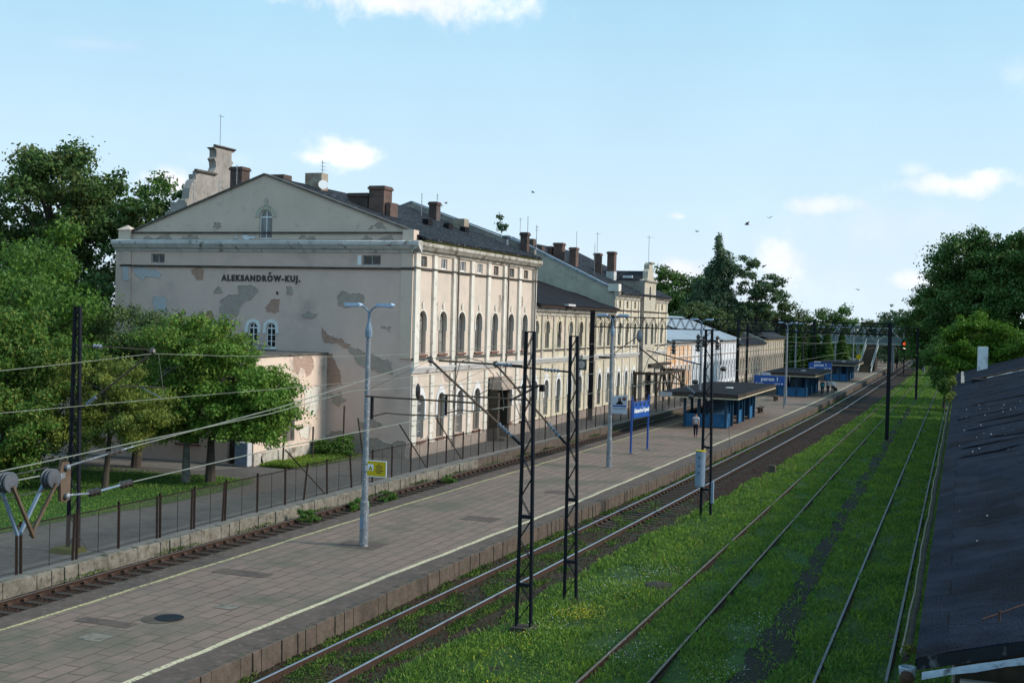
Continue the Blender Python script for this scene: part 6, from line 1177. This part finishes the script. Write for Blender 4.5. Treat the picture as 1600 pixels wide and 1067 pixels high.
tag(MB().add([(-9.95, 68.5, -.2), (-9.5, 68.5, -.2), (-9.5, 68.85, -.2), (-9.95, 68.85, -.2), (-9.9, 68.55, .32), (-9.55, 68.55, .3), (-9.55, 68.8, .3), (-9.9, 68.8, .32)], [(4, 5, 6, 7), (0, 1, 5, 4), (1, 2, 6, 5), (2, 3, 7, 6), (3, 0, 4, 7)]).build('concrete_block', 'kerb'), 'small weathered concrete block in the grass beside the main track', 'concrete block')
for i, (x, y, h, lab) in enumerate(((-24.0, 200, 7.2, 'dark pole behind the far shelter near the firs'), (-12.4, 262, 6.5, 'thin pole beyond the footbridge by the bend'))): tag(MB().tube([(x, y, 0), (x, y, h)], .14, 8).build('pole', 'steel_dark'), lab, 'pole')
fw = thing('yard_wall', (-30, 222, .2), 'pale low wall in the far yard seen below the footbridge', 'wall'); MB().box(-26, -18.5, 262, 262.3, .2, 1.6).build('wall', 'beige_wall', fw)

# ------------------------------------------------------------------ trees
def leaf_cloud(centers, radii, n, size, rg, up=.35, clump=None, nclump=60, shell=.55, aspect=.62, flat=1.0):
    centers = np.array(centers, float); radii = np.array(radii, float); vol = np.prod(radii, 1) ** (2 / 3); pr_ = vol / vol.sum()
    idx = rg.choice(len(centers), nclump, p=pr_); d = rg.normal(size=(nclump, 3)); d /= np.linalg.norm(d, axis=1)[:, None]
    rr = shell + (1 - shell) * rg.random(nclump) ** .6; rr = rr * np.where(rg.random(nclump) < .3, rg.uniform(1.0, 1.22, nclump), 1); C = centers[idx] + d * radii[idx] * rr[:, None]
    cr = (clump or np.cbrt(np.prod(radii[idx], 1)) * .28) * rg.uniform(.35, 1.45, nclump)
    w_ = cr ** 2; k = rg.choice(nclump, n, p=w_ / w_.sum()); e = rg.normal(size=(n, 3)); e /= np.linalg.norm(e, axis=1)[:, None]
    r = rg.random(n) ** .45; sp = np.array([1, 1, .35 * flat]) * d[k] * (rg.normal(size=n) * .55 * cr[k])[:, None]; P_ = C[k] + e * (cr[k] * r)[:, None] * np.array([.95, .95, .62 * flat]) + sp
    nrm = e * .6 + rg.normal(size=(n, 3)) * .55 + np.array([0, 0, up]); nrm /= np.linalg.norm(nrm, axis=1)[:, None]
    a = np.cross(nrm, rg.normal(size=(n, 3))); a /= np.linalg.norm(a, axis=1)[:, None]; b = np.cross(nrm, a); s = size * rg.uniform(.6, 1.35, n)[:, None]
    droop = np.array([0, 0, -.25]) * s
    return np.stack([P_ - a * s * .5, P_ + b * s * .5 * aspect, P_ + a * s * .5 + droop, P_ - b * s * .5 * aspect], 1), C
def limbs(parent, trunk, C, r, rg, mat='bark', n=14, name='trunk', top=.75):
    t = [Vector(p) for p in trunk]; mb = MB().tube([tuple(p) for p in t], [r * 1.35] + [r * (1 - .65 * i / (len(t) - 1)) for i in range(1, len(t))], 9)
    for c in C[rg.choice(len(C), min(n, len(C)), replace=False)]:
        c = Vector(c); k = rg.uniform(.35, .95); f = k * (len(t) - 1); i = int(f); s = t[i].lerp(t[min(i + 1, len(t) - 1)], f - i); m = s.lerp(c, .5) + Vector((0, 0, .12 * (c - s).length)); m.z = min(m.z, max(c.z, s.z) + .3)
        mb.tube([tuple(s), tuple(m), tuple(s.lerp(c, .92))], [r * .42, r * .25, r * .08], 5)
    return mb.build(name, mat, parent)
def tree(label, loc, blobs, n, size, mat, seed, trunk=None, r=.25, name='tree', nclump=70, clump=None, bark='bark', group=None, mat2=None, up=.35, shell=.55, flat=1.0, cat='tree'):
    rg = np.random.default_rng(seed); t = thing(name, loc, label, cat, group); c = [(b[0], b[1], b[2]) for b in blobs]; R_ = [(b[3], b[4], b[5]) for b in blobs]
    co, C = leaf_cloud(c, R_, n, size, rg, nclump=nclump, clump=clump, up=up, shell=shell, flat=flat)
    quads_mesh('crown', co, mat, t, mats=[mat, mat2] if mat2 else None, midx=(rg.random(n) < .3) if mat2 else None)
    tk = trunk or [loc, (loc[0] + .2, loc[1], loc[2] + (c[0][2] - loc[2]) * .5), tuple(c[0])]
    limbs(t, tk, C, r, rg, bark); return t
TG = 'tall trees behind the station on the left'
tree('tall dark broad tree rising highest behind the left edge of the station', (-60, 70, 0), [(-60.5, 69, 15.2, 4.6, 4, 3.6), (-57, 71, 13.5, 4.2, 4, 3.6), (-56.2, 71, 15.6, 2.6, 3, 2.2), (-62.5, 68, 11, 4.5, 4, 3.5), (-58, 67, 9, 4.5, 3.5, 3.5), (-56.5, 66, 5.5, 4, 3.5, 3)], 60000, .30, 'leaf_dark', 11, r=.5, nclump=260, clump=1.15, group=TG, mat2='leaf_olive')
tree('open-crowned tree with sky showing through, nearest the station gable corner', (-53.5, 74, 0), [(-54.5, 74, 14.5, 3.4, 3.4, 2.7), (-52.2, 75, 14.8, 2.8, 3, 2.2), (-53.5, 73, 11, 3.6, 3, 3)], 13000, .32, 'leaf_dark', 12, r=.3, nclump=75, clump=.95, group=TG, mat2='leaf_green')
tree('brown-tinged tree crown at the upper left corner', (-66.5, 68, 0), [(-67, 68, 15.2, 3.6, 4, 3.6), (-66, 67, 11, 4, 4, 4)], 15000, .34, 'leaf_dark', 13, r=.4, nclump=70, clump=1.3, group=TG, mat2='leaf_yellow')
tree('bright fresh-green tree squeezed against the left corner of the station', (-50.6, 58.5, 0), [(-50.4, 58, 9.8, 2.2, 2.2, 2.6), (-50.8, 57.5, 7, 2.6, 2.5, 2.5), (-49.6, 58, 4.5, 2.4, 2, 2.5)], 14000, .24, 'leaf_bright', 14, r=.2, nclump=60, clump=.9, group=TG)
NG = 'leafy trees standing on the lawn'
tree('big round mid-green tree at the left edge in front of the dark trees', (-43.5, 47, .26), [(-43.5, 47, 8.6, 3.4, 3, 2.8), (-44.5, 46, 5.5, 3.8, 3, 3), (-41, 46.5, 7.0, 2.8, 2.6, 2.4), (-41, 45.5, 4.2, 3, 2.5, 2.4)], 46000, .19, 'leaf_green', 15, r=.3, nclump=150, clump=.95, group=NG, mat2='leaf_bright')
tree('yellowish-green bush-like tree low at the left edge behind the lattice mast', (-38.6, 41.5, .26), [(-38.8, 41.5, 6.0, 2.4, 2.2, 2.3), (-36.8, 41.5, 5.0, 2.0, 2, 2.0), (-37.6, 41, 3.0, 2.8, 2.2, 2.2), (-39.6, 41, 3.0, 2.2, 2, 2)], 42000, .15, 'leaf_green', 16, r=.2, nclump=150, clump=.6, group=NG, mat2='leaf_yellow')
tree('feathery yellow-green tree drooping between lattice mast and lime trees', (-34.6, 43.2, .26), [(-34.8, 43, 4.9, 1.9, 1.7, 1.3), (-33.4, 43, 3.6, 1.6, 1.5, 1.2), (-35.6, 42.5, 3.0, 1.7, 1.5, 1.3)], 26000, .11, 'leaf_yellow', 17, r=.12, nclump=120, clump=.45, group=NG, up=.1)
tree('dark olive shrub-like tree between the lime trees and the gable wall', (-38.2, 50, .26), [(-38.6, 50, 6.4, 3.0, 2, 1.7), (-36.2, 50, 6.6, 2.4, 2, 1.2), (-37.5, 49.5, 4.2, 3.6, 1.6, 2.2)], 34000, .15, 'leaf_olive', 18, r=.2, nclump=110, clump=.7, group=NG, mat2='leaf_dark')
tree('lime tree with a pale limewashed trunk, left of the pair on the lawn', (-33.0, 46.8, .26), [(-33.2, 46.9, 5.9, 2.0, 1.8, 1.7), (-33.8, 46.6, 4.2, 2.1, 1.8, 1.4), (-32.0, 47.3, 6.3, 1.7, 1.6, 1.2), (-34.4, 46.6, 3.2, 1.9, 1.6, .9), (-32.8, 46.4, 3.0, 1.6, 1.3, .5)], 34000, .15, 'leaf_lime', 19, r=.16, nclump=130, clump=.58, group=NG, bark='bark_pale', mat2='leaf_yellow', trunk=[(-33, 46.8, .26), (-33.0, 46.8, 2.2), (-33.1, 46.9, 4.2), (-33.1, 46.9, 6.0)])
tree('lime tree with a dark trunk whose low boughs reach right across the annex', (-32.1, 47.4, .26), [(-31.0, 47.6, 5.2, 1.9, 1.8, 1.6), (-29.9, 47.6, 4.0, 1.8, 1.7, 1.2), (-28.9, 47.6, 2.75, 1.35, 1.3, .5), (-28.9, 47.6, 4.3, 1.0, 1.0, .45), (-31.8, 47, 3.5, 2.0, 1.7, 1.2), (-29.6, 47.4, 5.1, 1.1, 1.1, .55), (-30.6, 47.2, 2.9, 1.8, 1.3, .5)], 36000, .15, 'leaf_lime', 20, r=.19, nclump=130, clump=.55, group=NG, trunk=[(-32.1, 47.4, .26), (-32.1, 47.4, 2.2), (-31.4, 47.5, 3.8), (-31.0, 47.6, 5.5)])
BGp = 'trees beyond the station buildings'
tree('tall slender poplar with three upright plumes behind the white wing', (-36.3, 190, 0), [(-36.0, 190, 18.4, .8, .8, 3.4), (-38.0, 190, 13.8, 1.1, 1.2, 3.8), (-34.6, 190, 15.6, 1.0, 1.0, 4.0), (-36.3, 190, 14, 1.6, 1.3, 4), (-36.2, 189, 8.5, 3.4, 2.5, 5), (-38.8, 190, 11.5, 1.8, 1.6, 3)], 34000, .36, 'leaf_poplar', 21, r=.4, nclump=260, clump=.7, group=BGp, flat=1.9)
tree('loose airy tree with gaps in its crown right of the poplar', (-30.5, 192, 0), [(-30.6, 192, 15.5, 3.2, 2.5, 3.4), (-28.4, 192, 12.5, 2.6, 2.5, 3.2), (-31.0, 191, 9.0, 3.6, 2.5, 3)], 13000, .36, 'leaf_poplar', 22, r=.35, nclump=120, clump=.75, group=BGp, mat2='leaf_dark')
tree('round dark green tree left of the poplar above the pavilion roof', (-52, 215, 0), [(-52.5, 215, 13.0, 4.4, 4, 3.2), (-49, 215, 14.2, 3.8, 4, 3.6), (-45, 213, 12.6, 4.2, 4, 3.4), (-47, 212, 8, 7, 4, 4)], 20000, .5, 'leaf_dark', 23, r=.5, nclump=100, clump=1.5, group=BGp, mat2='leaf_green')
tree('small olive tree in front of the poplar above the white wing roof', (-35.0, 172, 0), [(-34.5, 172, 8.6, 2.6, 2.4, 2.0), (-37.0, 173, 9.0, 2.4, 2.2, 2.2), (-31.5, 172, 7.6, 2.4, 2.0, 1.8)], 13000, .36, 'leaf_far', 24, r=.25, nclump=70, clump=.95, group=BGp, mat2='leaf_olive')
def fir(label, loc, h, r, seed, group):
    rg = np.random.default_rng(seed); t = thing('fir_tree', loc, label, 'tree', group); n = 5200; z = rg.random(n) ** 1.25; k = np.floor(z * 13) / 13; rad = r * (1 - z) * (.55 + .45 * (1 - (z * 13 - np.floor(z * 13)))) * np.sqrt(rg.random(n)); th_ = rg.random(n) * 6.283
    P_ = np.stack([loc[0] + rad * np.cos(th_), loc[1] + rad * np.sin(th_), loc[2] + .6 + z * (h - .6) - rad * .28], -1); o = np.stack([np.cos(th_), np.sin(th_), np.full(n, -.35)], -1); s = np.stack([-np.sin(th_), np.cos(th_), rg.normal(size=n) * .3], -1); L_ = rg.uniform(.35, .8, n)[:, None]
    quads_mesh('crown', np.stack([P_ - o * L_ * .5, P_ + s * L_ * .3, P_ + o * L_ * .6, P_ - s * L_ * .3], 1), 'leaf_deep', t); MB().tube([loc, (loc[0], loc[1], loc[2] + h * .95)], .2, 7, r2=.03).build('trunk', 'bark', t); return t
for i, (x, y, h, r, lab) in enumerate(((-26.6, 216, 8.6, 2.6, 'dark fir at the end of the farthest beige wing'), (-24.2, 218, 9.3, 2.7, 'tallest dark fir behind the platform lamps'), (-22.0, 217, 8.2, 2.6, 'dark fir just left of the second gantry leg'), (-19.8, 221, 7.6, 2.5, 'dark fir left of the wooden stairs'), (-28.6, 222, 9.6, 2.8, 'dark fir partly behind the farthest wing roof'))): fir(lab, (x, y, 0), h, r, 30 + i, 'dark firs at the end of the station')
for i, (x, y, h, rr_, m, lab) in enumerate(((-36, 262, 13.2, 5.4, 'leaf_far', 'broad brownish-green tree on the skyline left of the footbridge'), (-29.5, 268, 12.2, 4.4, 'leaf_dark', 'dark rounded tree on the skyline above the footbridge end'), (-24.2, 270, 12.0, 3.8, 'leaf_green', 'lighter pointed tree on the skyline above the truss'), (-43, 258, 13, 5, 'leaf_far', 'skyline tree just right of the loose airy tree'),
                                           (-14.0, 285, 14.3, 4.6, 'leaf_poplar', 'silvery willow-like tree rising alone above the footbridge'), (-7.6, 262, 11.5, 4.0, 'leaf_dark', 'dark tree just left of the big right-hand trees'), (-19.5, 300, 9.6, 4.2, 'leaf_far', 'low distant tree seen between skyline trees'))):
    tree(lab, (x, y, 0), [(x, y, h * .72, rr_ * .72, rr_ * .6, h * .27), (x - rr_ * .4, y, h * .5, rr_ * .62, rr_ * .5, h * .26), (x + rr_ * .45, y, h * .52, rr_ * .58, rr_ * .5, h * .26), (x, y - 1, h * .25, rr_ * .9, rr_ * .5, h * .22)], 11000, .5, m, 40 + i, r=.35, nclump=75, clump=1.35, group='distant trees along the skyline')
tree('very tall poplar tip peeking above the station roof ridge', (-57.6, 151, 0), [(-57.6, 151, 18.5, .9, .9, 3.4), (-57.0, 151, 15, 1.4, 1.2, 4), (-59.2, 151, 15.5, .9, .9, 3), (-57.5, 151, 8, 2, 2, 5)], 8000, .4, 'leaf_poplar', 55, r=.3, nclump=60, clump=.7, group=BGp, flat=1.9)
RGp = 'big trees along the right side'
tree('huge dark rounded tree towering over the right end of the tracks', (3.5, 152, 0), [(1.0, 152, 15.6, 4.2, 4, 4.0), (5.5, 152, 15.6, 4.6, 4, 4.2), (.5, 151, 10.5, 4.8, 4, 4), (5.5, 149, 9.5, 5.5, 4, 4.5), (2.0, 150, 5.5, 5.5, 4, 3.5)], 90000, .34, 'leaf_deep', 61, r=.6, nclump=420, clump=1.15, shell=.45, group=RGp, mat2='leaf_dark')
tree('huge dark tree at the right margin beside the tallest one', (11.5, 146, 0), [(10.5, 146, 16.2, 4.5, 4, 4.2), (11, 145, 10, 5, 4, 5)], 40000, .34, 'leaf_deep', 62, r=.6, nclump=200, clump=1.15, shell=.45, group=RGp)
tree('dark tree overhanging the farther tracks, its crown stepping down left', (-2.6, 185, 0), [(-2.2, 185, 12.5, 3.8, 4, 4.2), (-4.6, 184, 9.5, 3.2, 4, 3.6), (-1.5, 182, 6.5, 5, 3.5, 4)], 42000, .36, 'leaf_deep', 63, r=.45, nclump=230, clump=1.05, shell=.45, group=RGp, mat2='leaf_dark')
tree('farthest dark tree of the right side closing the view by the signal', (-3.6, 232, 0), [(-3.4, 232, 9.6, 4.0, 4, 3.8), (-5.6, 230, 6.0, 3.2, 3.5, 3.4), (-2, 228, 4.5, 4.5, 3, 3.5)], 28000, .4, 'leaf_deep', 64, r=.4, nclump=180, clump=1.2, group=RGp)
tree('bright yellow-green sapling cluster glowing behind the shed roof end', (1.0, 126, 0), [(.6, 126, 8.0, 1.8, 1.6, 1.5), (2.6, 126, 7.3, 2.0, 1.6, 1.5), (-.2, 125.5, 5.6, 1.8, 1.6, 1.6), (2.5, 125.5, 5.0, 3.0, 1.8, 1.8)], 26000, .24, 'leaf_spring', 65, r=.15, nclump=110, clump=.75, group=RGp)
tree('bright green bush at the right edge behind the shed roof', (7.0, 124, 0), [(5.8, 124, 6.6, 2.2, 1.6, 1.3), (8.4, 124, 6.6, 2.4, 1.6, 1.5), (7, 123.5, 4.6, 3.4, 1.8, 2)], 18000, .24, 'leaf_spring', 66, r=.15, nclump=80, clump=.8, group=RGp, mat2='leaf_bright')
tree('darker green bush filling the gap beside the siding end', (-1.6, 133, 0), [(-1.2, 133, 4.6, 2.0, 1.8, 2.6), (-.2, 131, 2.6, 2.6, 2.0, 2.2)], 17000, .26, 'leaf_green', 67, r=.12, nclump=80, clump=.75, group=RGp, mat2='leaf_dark')
def plant(name, label, loc, blobs, n, size, mat, seed, cat='plant', clump=.1):
    rg = np.random.default_rng(seed); co, C = leaf_cloud([b[:3] for b in blobs], [b[3:] for b in blobs], n, size, rg, nclump=26, clump=clump, up=.3); t = thing(name, loc, label, cat); quads_mesh('leaves', co, mat, t)
    mb = MB()
    for c in C[:6]: mb.tube([loc, tuple(np.array(loc) * .5 + c * .5), tuple(c)], .012, 4)
    mb.build('stems', 'bark', t); return t
plant('weed_bush', 'dense dark green weed bush at the foot of the gable wall', (-32.2, 59.4, .27), [(-32.2, 59.4, .9, 1.0, .6, .5), (-31.6, 59.3, .7, .7, .5, .35)], 6000, .13, 'leaf_green', 71, clump=.3)
plant('gutter_birch', 'upright yellowish seedling growing from the far shed gutter', (-.5, 76, 4.1), [(-.52, 76, 4.7, .28, .4, .5), (-.42, 79, 5.15, .2, .3, .28), (-.62, 71.5, 4.35, .16, .7, .25)], 2600, .09, 'leaf_yellow', 72, clump=.13)
plant('gutter_moss', 'yellow-green stonecrop tuft beside the rain hopper', (-.5, 15.95, 4.06), [(-.48, 15.98, 4.10, .08, .13, .05)], 900, .028, 'moss', 73, clump=.022)
for i, (x, y, s, lab) in enumerate(((-23.9, 46.2, .5, 'leafy weed clump where the low wall is broken'), (-24.1, 42.3, .35, 'weed clump low beside the left rail'), (-23.85, 49.0, .35, 'green weed patch at the wall foot past the broken part'), (-23.7, 55.5, .32, 'small grass tuft at the foot of the low wall'))):
    plant('weed_clump', lab, (x - .1, y, -.15), [(x, y, -.02, .32, s * 1.6, .17), (x - .25, y + .2, .16, .25, s, .12)], 1500, .075, 'leaf_green', 80 + i, clump=.11)
wd = leaf_cloud([(x, 420 + 25 * math.sin(x), 4.5) for x in range(-190, 190, 11)], [(10, 6, 5.0 + 1.6 * math.sin(x * .7)) for x in range(-190, 190, 11)], 46000, 1.3, np.random.default_rng(90), nclump=420, clump=3.4)[0]
stuff(quads_mesh('woodland', wd, 'leaf_far'), 'distant low band of woodland along the horizon', 'woodland')
wd = leaf_cloud([(x, 112 - abs(x + 70) * .3, 4.5) for x in range(-140, -52, 8)], [(7, 5, 5.5) for x in range(-140, -52, 8)], 16000, .8, np.random.default_rng(91), nclump=160, clump=2.2)[0]
stuff(quads_mesh('woodland', wd, 'leaf_dark'), 'mass of trees filling the background at the far left', 'woodland')

# ------------------------------------------------------------------ grass and flowers
def blades(name, n, ya, yb, fx0, fx1, z, h0, h1, w_, mat, seed, keep=None, hfun=None, mat2=None, broad=.0):
    rg = np.random.default_rng(seed); Y = ya * (yb / ya) ** rg.random(n); A_ = np.array([fx0(y) for y in Y]); B_ = np.array([fx1(y) for y in Y]); X = A_ + (B_ - A_) * rg.random(n)
    if keep is not None: m = keep(X, Y, rg); X, Y = X[m], Y[m]
    n = len(X); pat = .5 + .5 * np.sin(X * 1.9 + 1.3 * np.sin(Y * .7)) * np.sin(Y * 1.1 + np.sin(X * 1.2)); h = (h0 + (h1 - h0) * pat) * rg.uniform(.45, 1.25, n); sc = np.maximum(1, Y / 34.)
    th_ = rg.random(n) * 6.283; d = np.stack([np.cos(th_), np.sin(th_), 0 * th_], -1); wv = (w_ * sc * rg.uniform(.6, 1.5, n))[:, None]; ln = rg.normal(size=(n, 3)) * np.array([.45, .45, 0]) * h[:, None]
    Z = (np.array([hump(a, b) for a, b in zip(X, Y)]) if z is None else 0); b0 = np.stack([X, Y, (-.12 + Z) if z is None else np.full(n, z)], -1); tip = b0 + ln + np.stack([0 * X, 0 * X, h], -1)
    mid = b0 * .45 + tip * .55 + np.stack([0 * X, 0 * X, h * .12], -1)
    return stuff(quads_mesh(name, np.stack([b0 - d * wv * .35, mid - d * wv * .5, tip, mid + d * wv * .5], 1), mat, mats=[mat, mat2] if mat2 else None, midx=(rg.random(n) < .25) if mat2 else None))
EDGE = lambda y: t2(y) + 1.43 + interp(y, [20, 45, 70, 120, 300], [.85, 1.15, 1.8, 2.2, 2.8])
def keepm(X, Y, rg):
    cx = np.interp(Y, [d[1] for d in dp], [d[0] for d in dp]); path = np.abs(X - cx) < np.interp(Y, [d[1] for d in dp], [d[2] for d in dp]) * .9
    rails = np.zeros(len(X), bool)
    for r_ in (-7.84, -6.37, -2.92, -1.39): rails |= np.abs(X - r_) < .07
    bare = (np.sin(X * 1.3 + 2.1) * np.sin(Y * .55 + .7 * X) > .80)
    pn = .5 + .5 * np.sin(Y * 1.7 + X * 5) * np.sin(Y * .63 + 1); b2 = (np.sin(X * 2.7 - 1.1) * np.sin(Y * .83 + 1.9 * np.sin(X)) * np.sin(Y * .31 + 2) > .55); return ~rails & ~(path & (rg.random(len(X)) < .6 + .4 * pn)) & ~((bare | b2) & (rg.random(len(X)) < .75))
g = blades('meadow_grass', 260000, 16, 300, EDGE, lambda y: .0 if y < 118 else 3.5, None, .07, .20, .032, 'grass_a', 101, keepm, mat2='grass_b'); g['label'] = 'lush uneven grass covering the sidings'; g['category'] = 'grass'
g = blades('broadleaf_weeds', 30000, 16, 90, EDGE, lambda y: -.1, None, .05, .16, .075, 'grass_b', 102, keepm, mat2='leaf_green'); g['label'] = 'low broad-leaved weeds among the siding grass'; g['category'] = 'weeds'
g = blades('lawn_grass', 50000, 22, 49, lambda y: -44, lambda y: interp(y, [25, 34, 40, 44.5, 48.3], [-30.9, -30.7, -30.1, -30.0, -30.6]), .27, .04, .10, .035, 'grass_a', 103); g['label'] = 'short lawn grass left of the footpath'; g['category'] = 'grass'
g = blades('verge_grass', 9000, 53.4, 60.2, lambda y: -33.3, lambda y: -30.9, .27, .08, .26, .04, 'grass_b', 104); g['label'] = 'long bright grass growing along the annex wall'; g['category'] = 'grass'
g = blades('dry_stalks', 5200, 17, 120, EDGE, lambda y: -.2, None, .22, .42, .014, 'dry_grass', 120, lambda X, Y, rg: keepm(X, Y, rg) & (np.sin(X * 2.3 + Y * .4) * np.sin(Y * .37) > .1)); g['label'] = 'thin dry stalks standing above the siding grass'; g['category'] = 'grass'
clump_keep = lambda X, Y, rg: (np.sin(X * 3.1 + 1.7 * np.sin(Y * 1.3)) * np.sin(Y * .9 + X) + rg.normal(size=len(X)) * .28) > interp(0, [0], [.12])
g = blades('trackside_weeds', 60000, 18, 56, lambda y: pr(y) + .05, lambda y: t2(y) + 2.0, -.165, .03, .13, .04, 'weed', 105, lambda X, Y, rg: clump_keep(X, Y, rg) & (np.abs(X - np.array([t2(y) for y in Y])) > .07) & (np.abs(X - 1.45 - np.array([t2(y) for y in Y])) > .07) & (rg.random(len(X)) > (Y - 38) / 20), mat2='leaf_green'); g['label'] = 'patchy weeds between and beside the main track rails'; g['category'] = 'weeds'
g = blades('kerb_weeds', 14000, 50, 150, lambda y: pr(y) + .04, lambda y: pr(y) + .75, -.165, .03, .12, .045, 'weed', 106, lambda X, Y, rg: (np.sin(Y * .8) + rg.normal(size=len(X)) * .4) > -.2); g['label'] = 'weeds along the foot of the platform edge'; g['category'] = 'weeds'
g = blades('wall_weeds', 9000, 24, 110, lambda y: WX(y) - .26, lambda y: WX(y) + .28, -.1, .04, .13, .03, 'weed', 107, lambda X, Y, rg: (np.sin(Y * 1.3) + rg.normal(size=len(X)) * .4) > .35); g['label'] = 'sparse weeds at the foot of the low stone wall'; g['category'] = 'weeds'
def flowers(name, n, spots, size, mat, seed, lab):
    rg = np.random.default_rng(seed); k = rg.integers(0, len(spots), n); S_ = np.array(spots); P_ = S_[k, :2] + rg.normal(size=(n, 2)) * S_[k, 2:4]; m = P_[:, 0] > np.array([EDGE(y) for y in P_[:, 1]]); P_ = P_[m]; n = len(P_)
    z = rg.uniform(.02, .12, n); c = np.stack([P_[:, 0], P_[:, 1], z], -1); t_ = rg.random(n) * 6.28; s = size * rg.uniform(.6, 1.4, n); u = np.stack([np.cos(t_), np.sin(t_), rg.normal(size=n) * .3], -1) * s[:, None]; v_ = np.stack([-np.sin(t_), np.cos(t_), rg.normal(size=n) * .3], -1) * s[:, None]
    g = quads_mesh(name, np.stack([c - u, c - v_, c + u, c + v_], 1), mat); stuff(g, lab, 'wildflowers')
flowers('yellow_flowers', 1500, [(-9.6, 32.4, .35, .45), (-9.5, 32.0, .3, .35), (-9.9, 31.8, .35, .45), (-10.1, 28.0, .35, 1.0), (-9.2, 25.0, .8, 1.8), (-9.9, 22.5, .6, 1.2), (-8.9, 35, .4, .8), (-9.2, 44, .5, 2)], .013, 'flower_yellow', 111, 'small yellow wildflowers in the grass near the lattice masts')
flowers('white_flowers', 1500, [(-10.0, 35.5, .5, 1.2), (-9.6, 37.5, .6, 1.0), (-9.0, 38.5, .5, .6), (-7.2, 29, .5, .8), (-4.9, 33, .4, 1.0), (-10.1, 31, .4, 1.4), (-5.0, 28, .4, .9)], .011, 'flower_white', 112, 'small white wildflowers in the grass around the masts')
tag(MB().lathe((-8.55, 36.8, -.05), [(.5, 0), (.42, .08), (.2, .13)], 11).build('dry_grass_heap', 'wood_dark'), 'dark heap of dead grass beside the rusty siding', 'grass heap')

# ------------------------------------------------------------------ birds
def bird(px, py, D, s, label, flap=.35, rz=0):
    d = pix(px, py); p = Vector((0, 0, 8.1)) + d * D; t = thing('bird', tuple(p), label, 'bird', 'small dark birds in flight')
    b = MB().lathe((0, 0, 0), [(.01, -.5 * s), (.06 * s, -.3 * s), (.11 * s, 0), (.08 * s, .25 * s), (.05 * s, .38 * s), (.01, .5 * s)], 7, axis=(1, .2, 0)).build('body', 'bird', t)
    for k in (-1, 1): MB().add([(-.15 * s, 0, .02), (.18 * s, 0, .02), (.1 * s, k * .5 * s, flap * s * .7), (-.12 * s, k * .95 * s, flap * s), (-.2 * s, k * .5 * s, flap * s * .6), (-.15 * s, 0, .0), (.18 * s, 0, .0), (.1 * s, k * .5 * s, flap * s * .7 - .012), (-.12 * s, k * .95 * s, flap * s - .008), (-.2 * s, k * .5 * s, flap * s * .6 - .012)], [(0, 1, 2, 3, 4), (9, 8, 7, 6, 5)]).build('wing', 'bird', t)
    for o in list(t.children): o.matrix_parent_inverse = Matrix.Identity(4)
    t.rotation_euler = (0, 0, rz)
for i, (x, y, D, s, lab) in enumerate(((833, 301, 90, .3, 'bird gliding above the station roofs, highest of the flock'), (697, 318, 80, .24, 'bird just right of the slender brick chimney, upper of two'), (690, 323, 80, .24, 'bird just right of the slender brick chimney, lower of two'), (1089, 362, 100, .3, 'bird left of the widest-winged one above the poplar'), (1167, 351, 85, .42, 'bird with the widest wings, right above the airy tree'), (1202, 341, 100, .3, 'rightmost bird high over the airy tree'), (1341, 453, 110, .3, 'lone bird low over the distant footbridge'))): bird(x, y, D, s, lab, .35 + .1 * (i % 3), i * .9)
